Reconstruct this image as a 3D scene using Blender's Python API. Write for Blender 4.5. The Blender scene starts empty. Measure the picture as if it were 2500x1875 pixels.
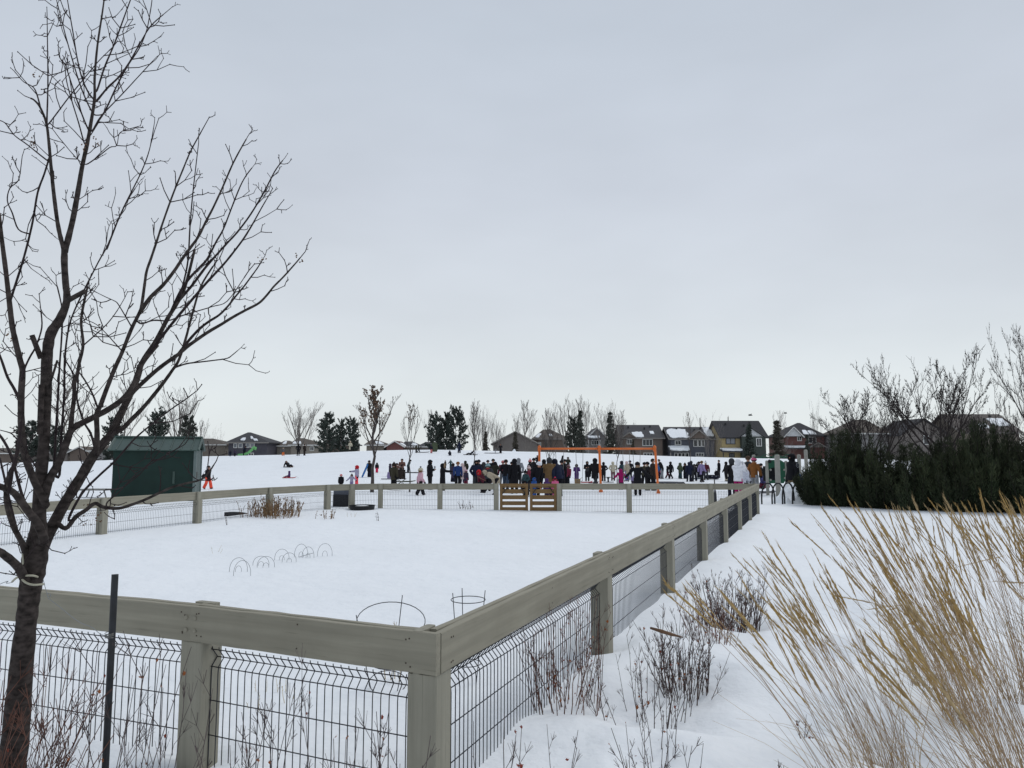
import bpy, math, random
import numpy as np
from mathutils import Vector, Matrix, Quaternion

# ------------------------------------------------------------------ camera, world, sun, exposure
SC = bpy.context.scene
COL = SC.collection
F = 1800.0                       # focal length in photograph pixels (2500 wide)
EYE = 1.6
PITCH = math.atan(180.5 / F)
cam_d = bpy.data.cameras.new('camera')
cam_d.sensor_width = 36.0
cam_d.sensor_fit = 'HORIZONTAL'
cam_d.lens = F / 2500 * 36
cam_d.clip_start = 0.05
cam_d.clip_end = 5000
cam = bpy.data.objects.new('camera', cam_d)
COL.objects.link(cam)
cam.location = (0, 0, EYE)
cam.rotation_euler = (math.pi / 2 + PITCH, 0, 0)
SC.camera = cam

SUN_EL, SUN_AZ = math.radians(52), math.radians(50)      # behind the cloud, ahead of the camera
w = bpy.data.worlds.new('World')
SC.world = w
w.use_nodes = True
nt = w.node_tree
nt.nodes.clear()
out = nt.nodes.new('ShaderNodeOutputWorld')
mix = nt.nodes.new('ShaderNodeMixShader')
bg1 = nt.nodes.new('ShaderNodeBackground')
bg2 = nt.nodes.new('ShaderNodeBackground')
sky = nt.nodes.new('ShaderNodeTexSky')
sky.sky_type = 'NISHITA'
sky.sun_disc = False
sky.sun_elevation = SUN_EL
sky.sun_rotation = SUN_AZ
bg1.inputs['Strength'].default_value = 0.10
nt.links.new(sky.outputs[0], bg1.inputs[0])
tc = nt.nodes.new('ShaderNodeTexCoord')
sep = nt.nodes.new('ShaderNodeSeparateXYZ')
nt.links.new(tc.outputs['Generated'], sep.inputs[0])
ramp = nt.nodes.new('ShaderNodeValToRGB')           # overcast cloud deck: pale at the horizon, greyer overhead
cr = ramp.color_ramp
cr.elements[0].position = 0.0
cr.elements[0].color = (0.79, 0.838, 0.848, 1)
cr.elements[1].position = 1.0
cr.elements[1].color = (0.50, 0.55, 0.63, 1)
for p_, c_ in ((0.08, (0.775, 0.825, 0.843, 1)), (0.19, (0.685, 0.73, 0.778, 1)), (0.34, (0.615, 0.66, 0.73, 1)), (0.52, (0.565, 0.622, 0.70, 1))):
    e_ = cr.elements.new(p_)
    e_.color = c_
nt.links.new(sep.outputs['Z'], ramp.inputs[0])
mp = nt.nodes.new('ShaderNodeMapping')
mp.inputs['Scale'].default_value = (1.0, 1.0, 2.6)
nt.links.new(tc.outputs['Generated'], mp.inputs[0])
nz = nt.nodes.new('ShaderNodeTexNoise')
nz.inputs['Scale'].default_value = 2.3
nz.inputs['Detail'].default_value = 4.0
nz.inputs['Roughness'].default_value = 0.5
nt.links.new(mp.outputs[0], nz.inputs['Vector'])
mr = nt.nodes.new('ShaderNodeMapRange')
mr.inputs['From Min'].default_value = 0.3
mr.inputs['From Max'].default_value = 0.7
mr.inputs['To Min'].default_value = 0.94
mr.inputs['To Max'].default_value = 1.06
nt.links.new(nz.outputs[0], mr.inputs[0])
vm = nt.nodes.new('ShaderNodeVectorMath')
vm.operation = 'SCALE'
nt.links.new(ramp.outputs[0], vm.inputs[0])
nt.links.new(mr.outputs[0], vm.inputs['Scale'])
nt.links.new(vm.outputs[0], bg2.inputs[0])
bg2.inputs['Strength'].default_value = 1.0
mix.inputs[0].default_value = 0.93
nt.links.new(bg1.outputs[0], mix.inputs[1])
nt.links.new(bg2.outputs[0], mix.inputs[2])
nt.links.new(mix.outputs[0], out.inputs[0])

sl = bpy.data.lights.new('sun', 'SUN')
sl.energy = 1.05
sl.angle = math.radians(25)
sl.color = (1.0, 0.97, 0.93)
so = bpy.data.objects.new('sun', sl)
COL.objects.link(so)
so.rotation_euler = (-(math.pi / 2 - SUN_EL), 0, -SUN_AZ)
SC.view_settings.view_transform = 'Standard'
SC.view_settings.look = 'None'
SC.view_settings.exposure = 0.0
SC.view_settings.gamma = 1.0
SC.view_settings.use_curve_mapping = False
SC.render.engine = 'CYCLES'
SC.cycles.max_bounces = 6

# ------------------------------------------------------------------ materials
def mat(name, col, rough=0.8, var=0.15, scale=8.0, bump=0.0, stretch=None, spec=0.25, metal=0.0, detail=3.0):
    m = bpy.data.materials.new(name)
    m.use_nodes = True
    t = m.node_tree
    b = t.nodes['Principled BSDF']
    b.inputs['Roughness'].default_value = rough
    b.inputs['Metallic'].default_value = metal
    b.inputs['Specular IOR Level'].default_value = spec
    if var <= 0 and bump <= 0:
        b.inputs['Base Color'].default_value = (*col, 1)
        return m
    c = t.nodes.new('ShaderNodeTexCoord')
    mpn = t.nodes.new('ShaderNodeMapping')
    mpn.inputs['Scale'].default_value = stretch or (1, 1, 1)
    t.links.new(c.outputs['Object'], mpn.inputs[0])
    n = t.nodes.new('ShaderNodeTexNoise')
    n.inputs['Scale'].default_value = scale
    n.inputs['Detail'].default_value = detail
    t.links.new(mpn.outputs[0], n.inputs['Vector'])
    r = t.nodes.new('ShaderNodeValToRGB')
    r.color_ramp.elements[0].position = 0.3
    r.color_ramp.elements[1].position = 0.7
    r.color_ramp.elements[0].color = (*[max(0, x * (1 - var)) for x in col], 1)
    r.color_ramp.elements[1].color = (*[x * (1 + var) for x in col], 1)
    t.links.new(n.outputs[0], r.inputs[0])
    t.links.new(r.outputs[0], b.inputs['Base Color'])
    if bump > 0:
        bp = t.nodes.new('ShaderNodeBump')
        bp.inputs['Strength'].default_value = min(1.0, bump * 10)
        bp.inputs['Distance'].default_value = bump
        t.links.new(n.outputs[0], bp.inputs['Height'])
        t.links.new(bp.outputs[0], b.inputs['Normal'])
    return m

def wood_mat(name, col, dark, axis_stretch, rough=0.8):
    m = mat(name, col, rough, 0.14, 5.0, 0.005, axis_stretch, detail=7)
    t = m.node_tree
    b = t.nodes['Principled BSDF']
    ramp = [n for n in t.nodes if n.type == 'VALTORGB'][0]
    c = [n for n in t.nodes if n.type == 'TEX_COORD'][0]
    # blotchy weathering and sparse knots
    n2 = t.nodes.new('ShaderNodeTexNoise')
    n2.inputs['Scale'].default_value = 2.2
    n2.inputs['Detail'].default_value = 5
    n2.inputs['Roughness'].default_value = 0.65
    t.links.new(c.outputs['Object'], n2.inputs['Vector'])
    mrn = t.nodes.new('ShaderNodeMapRange')
    mrn.inputs['From Min'].default_value = 0.35
    mrn.inputs['From Max'].default_value = 0.72
    mrn.inputs['To Min'].default_value = 0.0
    mrn.inputs['To Max'].default_value = 0.42
    t.links.new(n2.outputs[0], mrn.inputs[0])
    mx = t.nodes.new('ShaderNodeMix')
    mx.data_type = 'RGBA'
    t.links.new(mrn.outputs[0], mx.inputs[0])
    t.links.new(ramp.outputs[0], mx.inputs[6])
    mx.inputs[7].default_value = (*dark, 1)
    mp2 = t.nodes.new('ShaderNodeMapping')
    s = axis_stretch
    mp2.inputs['Scale'].default_value = (3.0 if s[0] < 1 else 4.5, 4.5, 3.0 if s[2] < 1 else 4.5)
    t.links.new(c.outputs['Object'], mp2.inputs[0])
    v = t.nodes.new('ShaderNodeTexVoronoi')
    v.inputs['Scale'].default_value = 1.0
    t.links.new(mp2.outputs[0], v.inputs['Vector'])
    mk = t.nodes.new('ShaderNodeMapRange')
    mk.inputs['From Min'].default_value = 0.03
    mk.inputs['From Max'].default_value = 0.09
    mk.inputs['To Min'].default_value = 0.6
    mk.inputs['To Max'].default_value = 0.0
    t.links.new(v.outputs['Distance'], mk.inputs[0])
    mx2 = t.nodes.new('ShaderNodeMix')
    mx2.data_type = 'RGBA'
    t.links.new(mk.outputs[0], mx2.inputs[0])
    t.links.new(mx.outputs[2], mx2.inputs[6])
    mx2.inputs[7].default_value = (dark[0] * .45, dark[1] * .42, dark[2] * .38, 1)
    # drying cracks: thin dark streaks along the grain
    mp3 = t.nodes.new('ShaderNodeMapping')
    mp3.inputs['Scale'].default_value = tuple(q * (1.0 if q > 1 else .8) for q in s)
    t.links.new(c.outputs['Object'], mp3.inputs[0])
    n3 = t.nodes.new('ShaderNodeTexNoise')
    n3.inputs['Scale'].default_value = 13
    n3.inputs['Detail'].default_value = 3
    t.links.new(mp3.outputs[0], n3.inputs['Vector'])
    mc = t.nodes.new('ShaderNodeMapRange')
    mc.inputs['From Min'].default_value = 0.63
    mc.inputs['From Max'].default_value = 0.70
    mc.inputs['To Max'].default_value = 0.32
    t.links.new(n3.outputs[0], mc.inputs[0])
    mx3 = t.nodes.new('ShaderNodeMix')
    mx3.data_type = 'RGBA'
    t.links.new(mc.outputs[0], mx3.inputs[0])
    t.links.new(mx2.outputs[2], mx3.inputs[6])
    mx3.inputs[7].default_value = (dark[0] * .5, dark[1] * .48, dark[2] * .45, 1)
    t.links.new(mx3.outputs[2], b.inputs['Base Color'])
    return m

def snow_mat():
    m = bpy.data.materials.new('snow')
    m.use_nodes = True
    t = m.node_tree
    b = t.nodes['Principled BSDF']
    b.inputs['Roughness'].default_value = 0.65
    b.inputs['Specular IOR Level'].default_value = 0.2
    c = t.nodes.new('ShaderNodeTexCoord')
    n0 = t.nodes.new('ShaderNodeTexNoise')
    n0.inputs['Scale'].default_value = 0.35
    n0.inputs['Detail'].default_value = 5
    t.links.new(c.outputs['Object'], n0.inputs['Vector'])
    r = t.nodes.new('ShaderNodeValToRGB')
    r.color_ramp.elements[0].position = 0.3
    r.color_ramp.elements[1].position = 0.7
    r.color_ramp.elements[0].color = (0.815, 0.845, 0.872, 1)
    r.color_ramp.elements[1].color = (0.855, 0.885, 0.915, 1)
    t.links.new(n0.outputs[0], r.inputs[0])
    t.links.new(r.outputs[0], b.inputs['Base Color'])
    prev = None
    for sc_, st, di, de in ((0.9, 0.7, 0.16, 5), (4.5, 0.6, 0.05, 4), (17.0, 0.4, 0.014, 4), (70.0, 0.3, 0.0035, 2)):
        n = t.nodes.new('ShaderNodeTexNoise')
        n.inputs['Scale'].default_value = sc_
        n.inputs['Detail'].default_value = de
        t.links.new(c.outputs['Object'], n.inputs['Vector'])
        bp = t.nodes.new('ShaderNodeBump')
        bp.inputs['Strength'].default_value = st
        bp.inputs['Distance'].default_value = di
        t.links.new(n.outputs[0], bp.inputs['Height'])
        if prev:
            t.links.new(prev.outputs[0], bp.inputs['Normal'])
        prev = bp
    t.links.new(prev.outputs[0], b.inputs['Normal'])
    return m

def siding_mat(name, col, period=0.2):
    m = mat(name, col, 0.75, 0.07, 1.5)
    t = m.node_tree
    b = t.nodes['Principled BSDF']
    c = [n for n in t.nodes if n.type == 'TEX_COORD'][0]
    wv = t.nodes.new('ShaderNodeTexWave')
    wv.bands_direction = 'Z'
    wv.wave_profile = 'SAW'
    wv.inputs['Scale'].default_value = 0.314 / period
    wv.inputs['Distortion'].default_value = 0
    t.links.new(c.outputs['Object'], wv.inputs['Vector'])
    bp = t.nodes.new('ShaderNodeBump')
    bp.inputs['Strength'].default_value = 0.6
    bp.inputs['Distance'].default_value = 0.03
    t.links.new(wv.outputs[0], bp.inputs['Height'])
    t.links.new(bp.outputs[0], b.inputs['Normal'])
    return m

M = {}
M['snow'] = snow_mat()
M['rail'] = wood_mat('painted_rail_wood', (0.285, 0.268, 0.212), (0.200, 0.186, 0.144), (0.25, 6, 6))
M['post'] = wood_mat('painted_post_wood', (0.295, 0.282, 0.228), (0.200, 0.190, 0.150), (6, 6, 0.25))
M['gate'] = wood_mat('stained_gate_wood', (0.20, 0.125, 0.055), (0.115, 0.07, 0.035), (0.3, 6, 6))
M['gate_v'] = wood_mat('stained_gate_wood_upright', (0.20, 0.125, 0.055), (0.115, 0.07, 0.035), (6, 6, 0.3))
M['wire'] = mat('black_coated_wire', (0.012, 0.014, 0.022), 0.45, 0, spec=0.4)
M['black_metal'] = mat('black_metal', (0.012, 0.014, 0.018), 0.45, 0.4, 20, 0.001, spec=0.4)
M['black_plastic'] = mat('black_plastic', (0.010, 0.011, 0.014), 0.55, 0.3, 6, spec=0.3)
M['grey_plastic'] = mat('grey_plastic', (0.09, 0.10, 0.125), 0.6, 0.2, 6)
M['steel'] = mat('dull_steel', (0.20, 0.20, 0.19), 0.5, 0.2, 30, metal=0.4)
M['wire_grey'] = mat('thin_grey_wire', (0.22, 0.235, 0.245), 0.5, 0, metal=0.3)
M['bark'] = mat('tree_bark', (0.044, 0.036, 0.033), 0.9, 0.65, 30, 0.010, (1, 1, 1.6), spec=0.15, detail=6)
M['twig'] = mat('tree_twig', (0.030, 0.022, 0.023), 0.85, 0.4, 20, spec=0.15)
M['twig_red'] = mat('red_brown_stem', (0.115, 0.052, 0.036), 0.7, 0.5, 7, spec=0.3)
M['twig_grey'] = mat('grey_brown_stem', (0.085, 0.066, 0.064), 0.8, 0.45, 9)
M['twig_dark'] = mat('dark_stem', (0.070, 0.045, 0.040), 0.8, 0.4, 9)
M['leaf_dry'] = mat('dry_orange_leaf', (0.26, 0.085, 0.026), 0.7, 0.5, 30)
M['leaf_red'] = mat('dry_red_leaf', (0.20, 0.035, 0.018), 0.7, 0.4, 30)
M['leaf_brown'] = mat('dry_brown_leaf', (0.145, 0.085, 0.050), 0.8, 0.4, 3)
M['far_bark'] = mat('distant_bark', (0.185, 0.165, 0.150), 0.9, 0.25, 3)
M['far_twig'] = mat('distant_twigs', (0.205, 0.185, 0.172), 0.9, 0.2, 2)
M['sap_bark'] = mat('sapling_bark', (0.070, 0.060, 0.056), 0.9, 0.3, 8)
M['crab_bark'] = mat('crabapple_bark', (0.034, 0.027, 0.026), 0.9, 0.3, 8)
M['pine'] = mat('pine_needles', (0.058, 0.072, 0.062), 0.8, 0.45, 1.2)
M['spruce'] = mat('spruce_needles', (0.070, 0.078, 0.066), 0.8, 0.45, 1.4)
M['spruce_dull'] = mat('dull_spruce_needles', (0.088, 0.080, 0.062), 0.8, 0.45, 1.4)
M['hedge'] = mat('shrub_needles', (0.027, 0.038, 0.019), 0.75, 0.55, 1.8)
M['hedge_tip'] = mat('shrub_needles_fresh', (0.046, 0.056, 0.027), 0.75, 0.5, 1.8)
M['grass_stem'] = mat('dry_grass_stem', (0.35, 0.245, 0.15), 0.7, 0.45, 2.5)
M['grass_base'] = mat('dry_grass_leaf', (0.42, 0.29, 0.135), 0.7, 0.45, 2.5)
M['plume'] = mat('grass_seed_head', (0.41, 0.28, 0.11), 0.8, 0.35, 7)
M['plume_pale'] = mat('grass_seed_head_pale', (0.40, 0.30, 0.165), 0.8, 0.35, 7)
M['weed'] = mat('dead_weed', (0.20, 0.125, 0.065), 0.85, 0.5, 5)
M['straw'] = mat('pale_straw', (0.45, 0.36, 0.20), 0.8, 0.3, 6)
M['orange'] = mat('orange_paint', (0.66, 0.155, 0.028), 0.45, 0.08, 3, spec=0.4)
M['hose'] = mat('cream_hose', (0.40, 0.385, 0.30), 0.6, 0.1, 10)
M['shed_wall'] = mat('green_shed_wall', (0.0085, 0.027, 0.022), 0.6, 0.2, 2.0)
M['shed_roof'] = mat('green_shed_roof', (0.036, 0.066, 0.056), 0.45, 0.12, 2.0, spec=0.4)
M['shed_trim'] = mat('grey_shed_trim', (0.13, 0.168, 0.163), 0.5, 0.12, 4)
M['play_post'] = mat('grey_play_post', (0.30, 0.295, 0.265), 0.5, 0.08, 4)
M['play_green'] = mat('green_play_plastic', (0.014, 0.085, 0.048), 0.5, 0.1, 3)
M['glass'] = mat('window_glass', (0.018, 0.021, 0.026), 0.12, 0, spec=0.6)
M['glass_pale'] = mat('window_glass_with_blinds', (0.18, 0.195, 0.22), 0.2, 0.1, 2, spec=0.6)
M['trim_white'] = mat('white_trim', (0.62, 0.62, 0.60), 0.6, 0.05, 3)
M['trim_grey'] = mat('grey_trim', (0.23, 0.215, 0.20), 0.6, 0.05, 3)
M['trim_dark'] = mat('dark_trim', (0.035, 0.035, 0.037), 0.6, 0.05, 3)
M['cardboard'] = mat('cardboard', (0.23, 0.155, 0.085), 0.85, 0.1, 5)
M['skin'] = mat('skin', (0.46, 0.26, 0.19), 0.55, 0.05, 10)
M['eye'] = mat('eye_dark', (0.015, 0.012, 0.012), 0.3, 0)
M['birdm'] = mat('bird_feathers', (0.03, 0.03, 0.032), 0.8, 0.1, 9)
ROOFS = {'charcoal': (0.060, 0.060, 0.064), 'brown': (0.100, 0.086, 0.074), 'red': (0.115, 0.066, 0.056),
         'black': (0.040, 0.040, 0.044), 'taupe': (0.105, 0.092, 0.085)}
for k_, c_ in ROOFS.items():
    M['roof_' + k_] = mat('shingles_' + k_, [q * 1.15 for q in c_], 0.9, 0.18, 3.5, 0.01, (1, 1, 3))  # roof tones lifted: distance haze put into the colour
WALLS = {'tan': (0.150, 0.130, 0.108), 'purple': (0.058, 0.056, 0.068), 'beige': (0.205, 0.185, 0.160),
         'brown': (0.120, 0.095, 0.080), 'greyb': (0.145, 0.130, 0.120), 'navy': (0.072, 0.077, 0.092),
         'yellow': (0.29, 0.23, 0.12), 'dkgreen': (0.040, 0.048, 0.042), 'redbrown': (0.125, 0.062, 0.056),
         'grey': (0.185, 0.180, 0.178), 'white': (0.46, 0.47, 0.48), 'redd': (0.13, 0.055, 0.05)}
for k_, c_ in WALLS.items():
    M['wall_' + k_] = siding_mat('siding_' + k_, [q * 1.25 for q in c_])  # siding raised the same way, paler to stand in for haze

CLOTH = {
    'black': (.010, .010, .013), 'blk2': (.016, .015, .017), 'navy': (.014, .018, .040), 'dknavy': (.012, .014, .026),
    'dgrey': (.040, .042, .048), 'grey': (.10, .105, .115), 'lgrey': (.24, .25, .27), 'brown': (.075, .05, .035),
    'dkbrown': (.030, .023, .020), 'tan': (.155, .095, .045), 'rust': (.145, .075, .062), 'olive': (.044, .040, .026),
    'dkolive': (.024, .025, .018), 'green': (.075, .092, .056), 'bgreen': (.16, .42, .16), 'teal': (.030, .062, .072),
    'lteal': (.22, .35, .37), 'blue': (.022, .075, .25), 'bblue': (.04, .16, .42), 'royal': (.02, .045, .15),
    'purple': (.072, .032, .125), 'dkpurple': (.045, .034, .062), 'lav': (.24, .20, .36), 'lav2': (.33, .31, .42),
    'violet': (.14, .14, .34), 'pink': (.55, .34, .40), 'palepink': (.56, .44, .43), 'hotpink': (.62, .035, .10),
    'neon': (.80, .075, .10), 'coral': (.80, .09, .05), 'magenta': (.30, .010, .105), 'red': (.45, .016, .022),
    'maroon': (.085, .016, .028), 'burg': (.15, .022, .045), 'cream': (.50, .46, .36), 'beige': (.36, .31, .235),
    'white': (.72, .73, .78), 'white2': (.50, .52, .60), 'mauve': (.17, .095, .105), 'khaki': (.14, .105, .065), 'orange': (.70, .17, .04),
    'fur': (.28, .205, .13), 'ginger': (.30, .12, .045), 'hair': (.028, .019, .015), 'jeans': (.040, .060, .095),
    'rosepink': (.60, .12, .25), 'orgbrown': (.21, .085, .025), 'salmon': (.58, .20, .20), 'mask': (.17, .18, .20)}
CM = {}
def cloth(k):
    if k not in CM:
        CM[k] = mat('cloth_' + k, CLOTH[k], 0.85, 0.16, 14, 0.004, spec=0.15)
    return CM[k]

# ------------------------------------------------------------------ helpers
ORG = {}
def tag(o, label=None, cat=None, group=None, kind=None):
    if label: o['label'] = label
    if cat: o['category'] = cat
    if group: o['group'] = group
    if kind: o['kind'] = kind
    return o

def thing(name, label, cat, loc=(0, 0, 0), group=None, rz=0.0):
    o = bpy.data.objects.new(name, None)
    o.empty_display_size = 0.1
    COL.objects.link(o)
    o.location = loc
    o.rotation_euler = (0, 0, rz)
    ORG[o] = Vector(loc)
    return tag(o, label, cat, group)

def put(name, me, parent=None, loc=(0, 0, 0), rot=(0, 0, 0), scale=(1, 1, 1), material=None):
    o = bpy.data.objects.new(name, me)
    COL.objects.link(o)
    if parent is not None:
        o.parent = parent
        ORG[o] = ORG.get(parent, Vector((0, 0, 0)))
    o.location = loc
    o.rotation_euler = rot
    o.scale = scale if not isinstance(scale, (int, float)) else (scale,) * 3
    if material is not None:
        if not len(me.materials):
            me.materials.append(material)
        o.material_slots[0].link = 'OBJECT'
        o.material_slots[0].material = material
    return o

class MB:
    def __init__(self):
        self.v, self.f = [], []
    def add(self, vs, fs):
        b = len(self.v)
        self.v.extend([tuple(p) for p in vs])
        self.f.extend([tuple(b + i for i in f) for f in fs])
    def box(self, c, s, rz=0.0, rx=0.0, ry=0.0):
        hx, hy, hz = s[0] / 2, s[1] / 2, s[2] / 2
        R = Matrix.Rotation(rz, 3, 'Z') @ Matrix.Rotation(ry, 3, 'Y') @ Matrix.Rotation(rx, 3, 'X')
        vs = [R @ Vector((x, y, z)) + Vector(c) for x in (-hx, hx) for y in (-hy, hy) for z in (-hz, hz)]
        self.add(vs, [(0, 1, 3, 2), (4, 6, 7, 5), (0, 4, 5, 1), (2, 3, 7, 6), (0, 2, 6, 4), (1, 5, 7, 3)])
        return self
    def bbox(self, c, s, b=0.006, rz=0.0):
        # box with chamfered long edges (8-sided cross-sections on the two ends of its longest axis)
        ax = max(range(3), key=lambda i: s[i])
        o1, o2 = [i for i in range(3) if i != ax]
        h1, h2, L = s[o1] / 2, s[o2] / 2, s[ax] / 2
        prof = [(-h1 + b, -h2), (h1 - b, -h2), (h1, -h2 + b), (h1, h2 - b), (h1 - b, h2), (-h1 + b, h2), (-h1, h2 - b), (-h1, -h2 + b)]
        R = Matrix.Rotation(rz, 3, 'Z')
        vs = []
        for e in (-L, L):
            for a_, b_ in prof:
                p = [0, 0, 0]
                p[ax], p[o1], p[o2] = e, a_, b_
                vs.append(R @ Vector(p) + Vector(c))
        fs = [tuple(range(8)), tuple(range(15, 7, -1))] + [(i, (i + 1) % 8, 8 + (i + 1) % 8, 8 + i) for i in range(8)]
        self.add(vs, fs)
        return self
    def tube(self, pts, rads, n=6, cap=True, flat=None):
        pts = [Vector(p) for p in pts]
        k = len(pts)
        if not hasattr(rads, '__len__'):
            rads = [rads] * k
        T = []
        for i in range(k):
            d = pts[min(i + 1, k - 1)] - pts[max(i - 1, 0)]
            T.append(d.normalized() if d.length > 1e-9 else Vector((0, 0, 1)))
        a = Vector((1, 0, 0)) if flat is None else Vector(flat)
        if abs(a.dot(T[0])) > 0.9:
            a = Vector((0, 1, 0))
        vs = []
        for i in range(k):
            a = (a - T[i] * a.dot(T[i])).normalized()
            b = T[i].cross(a)
            r = rads[i]
            ra, rb = (r if hasattr(r, '__len__') else (r, r))
            for j in range(n):
                th = 2 * math.pi * j / n
                vs.append(pts[i] + a * (ra * math.cos(th)) + b * (rb * math.sin(th)))
        fs = []
        for i in range(k - 1):
            for j in range(n):
                q = (j + 1) % n
                fs.append((i * n + j, i * n + q, (i + 1) * n + q, (i + 1) * n + j))
        if cap:
            fs.append(tuple(range(n - 1, -1, -1)))
            fs.append(tuple((k - 1) * n + j for j in range(n)))
        self.add(vs, fs)
        return self
    def ball(self, c, r, nu=8, nv=6, keep=None):
        rx, ry, rz = r if hasattr(r, '__len__') else (r, r, r)
        vs, fs = [], []
        for i in range(nv + 1):
            ph = math.pi * i / nv
            for j in range(nu):
                th = 2 * math.pi * j / nu
                vs.append((c[0] + rx * math.sin(ph) * math.cos(th), c[1] + ry * math.sin(ph) * math.sin(th), c[2] + rz * math.cos(ph)))
        for i in range(nv):
            for j in range(nu):
                q = (j + 1) % nu
                f = (i * nu + j, (i + 1) * nu + j, (i + 1) * nu + q, i * nu + q)
                if keep:
                    ph = math.pi * (i + .5) / nv
                    th = 2 * math.pi * (j + .5) / nu
                    if not keep(math.sin(ph) * math.cos(th), math.sin(ph) * math.sin(th), math.cos(ph)):
                        continue
                fs.append(f)
        self.add(vs, fs)
        return self
    def mesh(self, name, smooth=False, org=None):
        me = bpy.data.meshes.new(name)
        vs = self.v
        if org is not None and org.length > 0:
            vs = [(p[0] - org.x, p[1] - org.y, p[2] - org.z) for p in vs]
        me.from_pydata(vs, [], self.f)
        if smooth:
            me.polygons.foreach_set('use_smooth', [True] * len(me.polygons))
        me.update()
        return me
    def build(self, name, m, parent=None, smooth=False):
        # coordinates are world coordinates; a parent's base is taken off them
        me = self.mesh(name, smooth, ORG.get(parent) if parent is not None else None)
        me.materials.append(m)
        return put(name, me, parent)

def ray(px, py):
    u, v = (px - 1250) / F, (937.5 - py) / F
    c, s = math.cos(PITCH), math.sin(PITCH)
    return u, c - v * s, s + v * c
def P(px, py, d):
    x, y, z = ray(px, py)
    t = d / y
    return Vector((x * t, d, EYE + z * t))
def G(px, py, z):
    x, y, zz = ray(px, py)
    t = (z - EYE) / zz
    return Vector((x * t, y * t, z))
def X(px, d):                      # sideways position at the horizon row
    return (px - 1250) / F * d
def Z(py, d):
    return P(1250, py, d).z

def _h(ix, iy):
    n = (ix * 374761393 + iy * 668265263) & 0xFFFFFFFF
    n = ((n ^ (n >> 13)) * 1274126177) & 0xFFFFFFFF
    return ((n ^ (n >> 16)) & 0xFFFF) / 65535.0
def vnoise(x, y):
    x = np.asarray(x, float); y = np.asarray(y, float)
    ix = np.floor(x).astype(np.int64); iy = np.floor(y).astype(np.int64)
    fx, fy = x - ix, y - iy
    fx = fx * fx * fx * (fx * (fx * 6 - 15) + 10); fy = fy * fy * fy * (fy * (fy * 6 - 15) + 10)
    a, b, c, d = _h(ix, iy), _h(ix + 1, iy), _h(ix, iy + 1), _h(ix + 1, iy + 1)
    return (a * (1 - fx) + b * fx) * (1 - fy) + (c * (1 - fx) + d * fx) * fy - 0.5
def sstep(a, b, x):
    t = np.clip((x - a) / (b - a), 0, 1)
    return t * t * (3 - 2 * t)

CREST_PX = np.array([-1200, 0, 250, 495, 723, 800, 897, 1000, 1100, 1208, 1330, 1450, 1628, 1800, 1960, 2500, 3600])
CREST_PY = np.array([1135, 1131, 1124, 1114, 1110.5, 1106, 1101, 1098.5, 1098.5, 1101, 1104, 1107.5, 1114, 1118, 1121, 1125, 1126])
CREST_X = (CREST_PX - 1250) / F * 95
CREST_Z = EYE + (1118 - CREST_PY) / F * 95
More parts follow.
